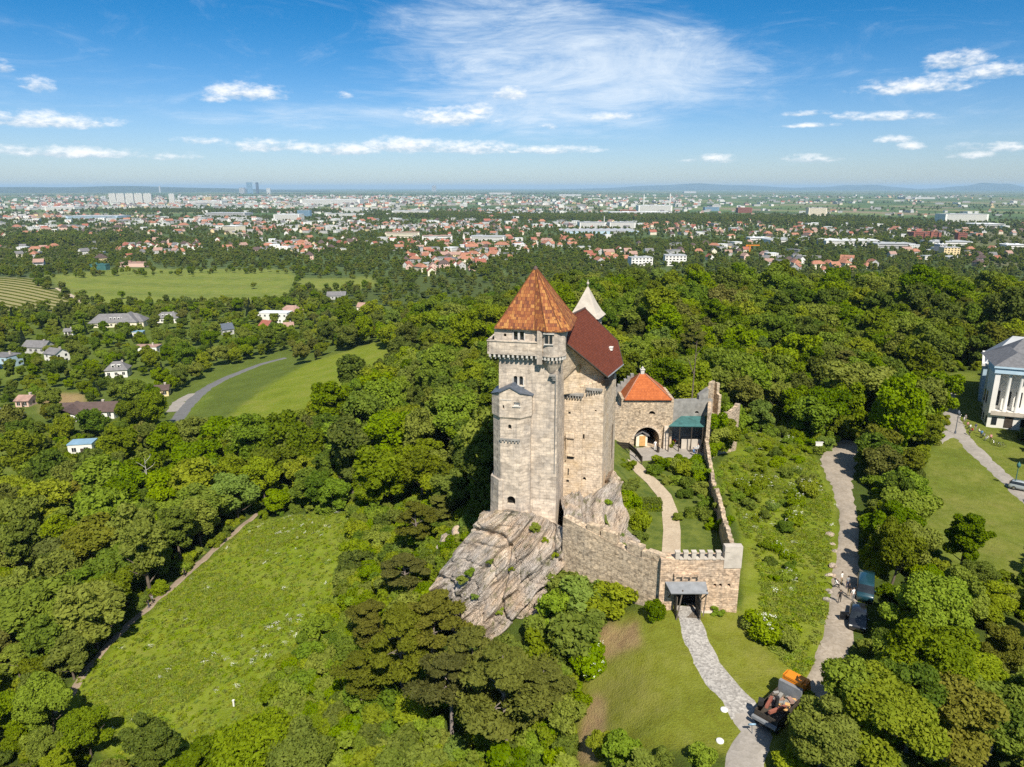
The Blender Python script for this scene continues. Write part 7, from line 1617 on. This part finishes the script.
# ------------------------------------------------------------------ vehicles
def car(name, label, p, rz, paint, L=4.4, Wd=1.8, H_=1.48, van=False, door_open=False, group=None):
    e = empty(name, p, label, 'car', group, rz); k = L/4.4; w_ = Wd/2
    # sections along the car: x, belt height, belt half width, roof height, roof half width (roof = belt where there is no cabin)
    S = [(-2.2,.78,.80,.78,.70),(-2.1,.95,.86,1.0,.74),(-1.75,1.0,.9,1.42,.66),(-.6,1.0,.9,1.48,.68),(.35,.98,.9,1.44,.66),(1.05,.95,.9,.96,.78),(1.9,.82,.86,.83,.74),(2.2,.62,.76,.64,.66)]
    if van: S = [(-2.2,1.0,.88,1.1,.84),(-2.14,1.05,.9,1.9,.80),(-1.2,1.05,.9,2.0,.80),(.6,1.05,.9,1.98,.80),(1.25,1.03,.9,1.85,.76),(1.7,1.0,.88,1.06,.82),(2.1,.95,.86,.98,.78),(2.2,.7,.8,.72,.7)]
    mb = MB(); vs = []
    for x, bz_, bw, rz_, rw_ in S:
        for y, z in ((-bw*.96,.22),(-bw,.5),(-bw,bz_),(-rw_,rz_),(0,rz_+.03),(rw_,rz_),(bw,bz_),(bw,.5),(bw*.96,.22)): vs.append((x*k, y*Wd/1.8, z))
    fs = []; mi = []
    for i in range(len(S)-1):
        for j in range(8):
            cabin = S[i][3]-S[i][1] > .3 or S[i+1][3]-S[i+1][1] > .3
            gl = cabin and (j in (2,5) or (j in (3,4) and abs(S[i][3]-S[i+1][3]) > .3)); fs.append((i*9+j, (i+1)*9+j, (i+1)*9+j+1, i*9+j+1)); mi.append(1 if gl else 0)
        fs.append((i*9+8, (i+1)*9+8, (i+1)*9, i*9)); mi.append(2)
    fs += [tuple(range(9))[::-1], tuple(range((len(S)-1)*9, len(S)*9))]; mi += [0, 0]
    mb.v = vs; mb.f = [list(f) for f in fs]; mb.m = mi; mb.sm = [True]*len(fs); me = mb.mesh('body', [paint, M['glass'], M['rubber']])
    bm = bmesh.new(); bm.from_mesh(me); bmesh.ops.recalc_face_normals(bm, faces=bm.faces); bm.to_mesh(me); bm.free()
    o = bpy.data.objects.new('body', me); COL.objects.link(o); o.parent = e
    for x in (-1.35*k, 1.4*k):
        for s in (-1, 1):
            t_ = MB().cyl((x, s*(w_-.2), .32), (x, s*(w_+.01), .32), .32, n=16).build('wheel', M['rubber']); t_.parent = e; r_ = MB().cyl((x, s*w_, .32), (x, s*(w_+.03), .32), .19, n=12).build('rim', M['chrome']); r_.parent = t_
    for s in (-1, 1):
        o = MB().box((2.13*k, s*w_*.72, .66), (.12,.3,.14)).build('headlight', M['white_paint']); o.parent = e; o = MB().box((-2.14*k, s*w_*.76, .86), (.12,.24,.16)).build('tail_light', M['roof_red']); o.parent = e
        o = MB().box((.75*k, s*(w_+.09), 1.02), (.16,.18,.12)).build('wing_mirror', paint); o.parent = e
    if door_open: o = MB().box((.15*k+.2, 1.4, .72), (.08,1.05,.95)).box((.15*k+.2, 1.38, 1.24), (.05,.9,.1)).build('door', paint); o.parent = e
    return e
a = PT(856.5,634); b = PT(858,612); dv = V2(b-a); q = a.lerp(b, .5); q.z = gz(q.x, q.y)+.1; car('parked_car', 'black car with its left door open parked on the gravel lane', q, math.atan2(-dv.y, -dv.x), M['car_black'], 4.5, 1.85, door_open=False)
o = MB().box((q.x-1.5, q.y+.1, q.z+.75), (1.0,.09,1.0)).build('car_door', M['car_black']); ce = [x for x in COL.objects if x.name == 'parked_car'][0]; o.parent = ce; o.matrix_parent_inverse = parent_inv(ce); o.name = 'door'
a = PT(864,605); b = PT(865,583); q = a.lerp(b, .5); q.z = gz(q.x, q.y)+.1; dv = V2(b-a); car('parked_van', 'teal roofed van parked in tree shade behind the black car', q, math.atan2(-dv.y, -dv.x), M['car_teal'], 4.7, 1.9, van=True)
q = gp(1023,491); car('parked_car', 'silver car at the right edge beside the palace path', q, R(-40), M['car_grey'], 4.4, 1.8)
# orange lorry with loading crane
A_ = PT(764,731); B_ = PT(797,697); ax_ = V2(B_-A_).normalized(); c_ = A_.lerp(B_, .5); c_.z = gz(c_.x, c_.y)+.12
lo = empty('orange_lorry', c_, 'orange cab lorry with cluttered open bed and crane arms, under the tree', 'lorry', None, math.atan2(ax_.y, ax_.x)); lo.scale = (.95,.95,.95)
def lp(nm, mb, m_, par=None):
    o = mb.build(nm, M[m_]); o.parent = par or lo; return o
lp('chassis', MB().box((0,0,.75), (7.2,.9,.28)), 'rubber')
for x in (2.5,-1.4,-2.6):
    for s in (-1, 1): t_ = lp('wheel', MB().cyl((x, s*.75, .48), (x, s*1.12, .48), .48, n=16), 'rubber'); r_ = lp('rim', MB().cyl((x, s*1.1, .48), (x, s*1.15, .48), .26, n=12), 'chrome', t_)
cab_ = MB().prism([(1.75,-1.15),(3.45,-1.15),(3.45,1.15),(1.75,1.15)], .7, 1.75).prism([(1.75,-1.15),(3.45,-1.15),(3.45,1.15),(1.75,1.15)], 1.749, 2.75, top=[(1.8,-1.02),(3.2,-1.02),(3.2,1.02),(1.8,1.02)]).box((2.2,0,2.85), (.9,1.7,.2))
cb_ = lp('cab', cab_, 'cab_orange'); lp('windscreen', MB().box((3.34,0,2.2), (.06,1.9,.8), 0, 0, Matrix.Rotation(R(-14), 4, 'Y')), 'glass', cb_); lp('roof_hatch', MB().box((2.55,.15,2.78), (.5,.7,.08)), 'rubber', cb_)
for s in (-1, 1): lp('door', MB().box((2.6, s*1.13, 1.9), (1.0,.08,1.7)), 'cab_orange', cb_); lp('side_window', MB().box((2.6, s*1.10, 2.3), (.8,.1,.6)), 'glass', cb_); lp('headlight', MB().box((3.46, s*.85, 1.0), (.06,.35,.2)), 'white_paint', cb_)
lp('bulkhead', MB().box((1.5,0,1.75), (.4,2.3,1.5)), 'lead')
bd = lp('bed', MB().box((-.9,0,.98), (4.5,2.3,.12)).box((-.9,1.14,1.35), (4.5,.07,.65)).box((-.9,-1.14,1.35), (4.5,.07,.65)).box((-3.14,0,1.35), (.07,2.3,.65)), 'dark_timber')
ld = MB()
for i in range(46): ld.box((r9.uniform(-.9,1.1), r9.uniform(-.95,.95), 1.15+r9.uniform(0,.5)), (r9.uniform(.2,.9), r9.uniform(.1,.4), r9.uniform(.08,.3)), r9.uniform(0, 3.1), r9.randrange(4), Matrix.Rotation(r9.uniform(-.4,.4), 4, 'X'))
o = ld.build('load', [M['new_timber'], M['timber'], M['roof_dull'], M['dark_stone']]); o.parent = bd
cr_ = lp('crane_post', MB().cyl((-1.2,0,1.0), (-1.2,0,2.6), .18, n=10), 'rubber'); lp('crane_arm', MB().box((-2.1,.35,2.3), (2.2,.26,.3), R(14), 0, Matrix.Rotation(R(12), 4, 'Y')), 'roof_red', cr_); lp('crane_arm', MB().box((-2.2,-.55,2.1), (2.3,.24,.28), R(-12), 0, Matrix.Rotation(R(8), 4, 'Y')), 'roof_red', cr_)
lp('tail_lift', MB().box((-3.5,0,1.1), (.35,2.4,.25)), 'lead'); lp('grab', MB().box((-2.6,.9,2.3), (.6,.5,.5), .4), 'rubber', cr_)
# ------------------------------------------------------------------ signs, lamps, stones
def lamp(px, py, hgt, label, col='copper'):
    p = gp(px, py); e = empty('lamp_post', p, label, 'lamp')
    o = MB().cyl((0,0,-.2), (0,0,hgt), .09, .06, 8).lathe((0,0,0), [(.2,0),(.18,.5),(.09,.7)], 8).build('pole', M[col]); o.parent = e
    o = MB().lathe((0,0,hgt), [(.12,0),(.3,.15),(.36,.6),(.1,.95),(.03,1.1)], 6).build('lantern', M[col]); o.parent = e
lamp(955,434,4.2,'dark lamp post where two pale palace paths meet','slate'); lamp(937,398,3.4,'green lamp post left of the palace path'); lamp(1014,489,4.0,'green lantern post beside the lower palace path')
sg = empty('direction_sign', gp(752,735), 'pale teal round sign on a short pole beside the driveway', 'sign'); o = MB().cyl((0,0,0), (-.1,0,.9), .04, n=6).build('pole', M['lead']); o.parent = sg; o = MB().cyl((-.1,-.05,.9), (-.1,.05,1.0), .34, n=14).build('panel', M['steel_blue']); o.parent = sg
ib = empty('notice_board', gp(818,454), 'white notice board at the end of the gravel lane', 'sign'); o = MB().cyl((-.5,0,0), (-.5,0,1.6), .05, n=6).build('post', M['timber']); o.parent = ib; o = MB().cyl((.5,0,0), (.5,0,1.6), .05, n=6).build('post', M['timber']); o.parent = ib; o = MB().box((0,0,1.7), (1.3,.08,1.3)).box((0,0,2.4), (1.5,.3,.08)).build('panel', M['white_paint']); o.parent = ib
for px, py, lb in ((724,711,'upper white round stone in the mown meadow beside the cobbled path'),(720,740,'lower white round stone in the mown meadow beside the driveway')):
    p = gp(px, py); o = MB().lathe((0,0,-.1), [(.34,0),(.34,.12),(.28,.16),(.05,.17)], 16).build('marker_stone', M['white_paint']); o.location = p; props(o, lb, 'stone', 'white marker stones')
for i, px_py in enumerate(((834,552),(833,566),(831,576),(829,592),(827,600),(829,535),(832,545))):
    boulder('kerb_rock', px_py[0], px_py[1], .42+.1*(i % 3), .4, .3, f"pale rock at the lane's grassy edge, {ORD[i]} of seven downhill", 40+i, .05, 'pale rocks along the lane')
sh = empty('wooden_shelter', gp(941,384), 'small dark open shelter where the palace path enters the wood', 'shelter')
for x in (-1.3, 1.3):
    for y in (-.6,.6): o = MB().box((x,y,1.1), (.14,.14,2.2)).build('post', M['dark_timber']); o.parent = sh
o = MB().box((0,0,2.3), (3.4,2.0,.16)).build('roof', M['dark_timber']); o.parent = sh
for px, py, lb in ((344,571,'short white post at the upper right of the left meadow'),(234,706,'short white post near the bottom of the left meadow')):
    p = gp(px, py); o = MB().box((0,0,.4), (.2,.2,.9)).box((0,0,.86), (.28,.28,.1)).build('white_post', M['white_paint']); o.location = p; props(o, lb, 'post')
# people and bicycles in front of the palace
for i, (px, py, ps, sh_, lg) in enumerate([(965,421,'stand','grey','grey'),(963,424,'stand','white','khaki'),(967,428,'sit','pink','black'),(970,430,'sit','white','navy'),(972,433,'sit','red','black'),(975,431,'stand','navy','grey'),(978,434,'sit','white','black'),(981,437,'stand','blue','navy'),(984,438,'sit','grey','black'),(987,441,'sit','white','grey'),(990,442,'stand','pink','black'),(969,435,'stand','black','black')]):
    person(gp(px, py), ps, sh_, lg, 70*i, f"person in {sh_} {'sitting' if ps == 'sit' else 'standing'}, {ORD[i]} of the group below the palace portico", 'group below the portico')
def bicycle(px, py, rz, label):
    p = gp(px, py); e = empty('bicycle', p, label, 'bicycle', 'bicycles below the portico', R(rz))
    for x in (-.52,.52):
        w_ = MB(); n = 16; pts_ = [(x+.34*math.cos(6.283*k/n), 0, .34+.34*math.sin(6.283*k/n)) for k in range(n+1)]; w_.tube(pts_, [.025]*(n+1), 5); o = w_.build('wheel', M['rubber']); o.parent = e
    o = MB().tube([(-.52,0,.34),(-.15,0,.85),(.4,0,.8),(.52,0,.34)], [.022]*4, 6).tube([(-.15,0,.85),(-.02,0,.3),(.4,0,.8)], [.022]*3, 6).tube([(-.52,0,.34),(-.02,0,.3)], [.02]*2, 6).build('frame', M['chrome']); o.parent = e
    o = MB().box((-.18,0,.93), (.26,.14,.06)).build('saddle', M['rubber']); o.parent = e; o = MB().cyl((.38,-.28,1.0), (.38,.28,1.0), .02, n=6).build('handlebar', M['rubber']); o.parent = e
for i, (px, py) in enumerate(((960,418),(993,444),(997,446),(1001,447))): bicycle(px, py, 40+30*i, ['bicycle by the left corner of the palace group','bicycle right of the palace group','bicycle second from the right below the portico','last bicycle on the right below the portico'][i])
# dead leaning trunk behind the ruin, bare twigs on the slope
dp = PD(689, 396, 128); dp.z = h1(dp.x, dp.y); tp2 = PD(697, 341, 130)
de = empty('dead_tree', dp, 'pale leaning dead trunk rising behind the courtyard wall', 'tree'); o = MB().tube([dp, dp.lerp(tp2, .5)+Vector((.2,0,0)), tp2], [.2,.14,.05], 7).build('trunk', M['bark'], de); o = MB().tube([dp.lerp(tp2, .7), dp.lerp(tp2, .8)+Vector((-1.3,0,.9))], [.09,.03], 5).tube([dp.lerp(tp2, .85), dp.lerp(tp2, .9)+Vector((1.1,0,1.0))], [.07,.02], 5).build('branch', M['bark'], de)

for i, (px, py) in enumerate([(711,466),(715,482),(719,497),(724,512)]):
    q = P(px, py, 5.6); plant('ivy_bush', 'shrub', q.x+.5, q.y, .62, ['ivy growing over the far end of the curtain wall top','ivy over the curtain wall top, second from far end','ivy over the middle of the curtain wall top','ivy over the near part of the curtain wall top'][i], 'ivy', None, z=3.9)
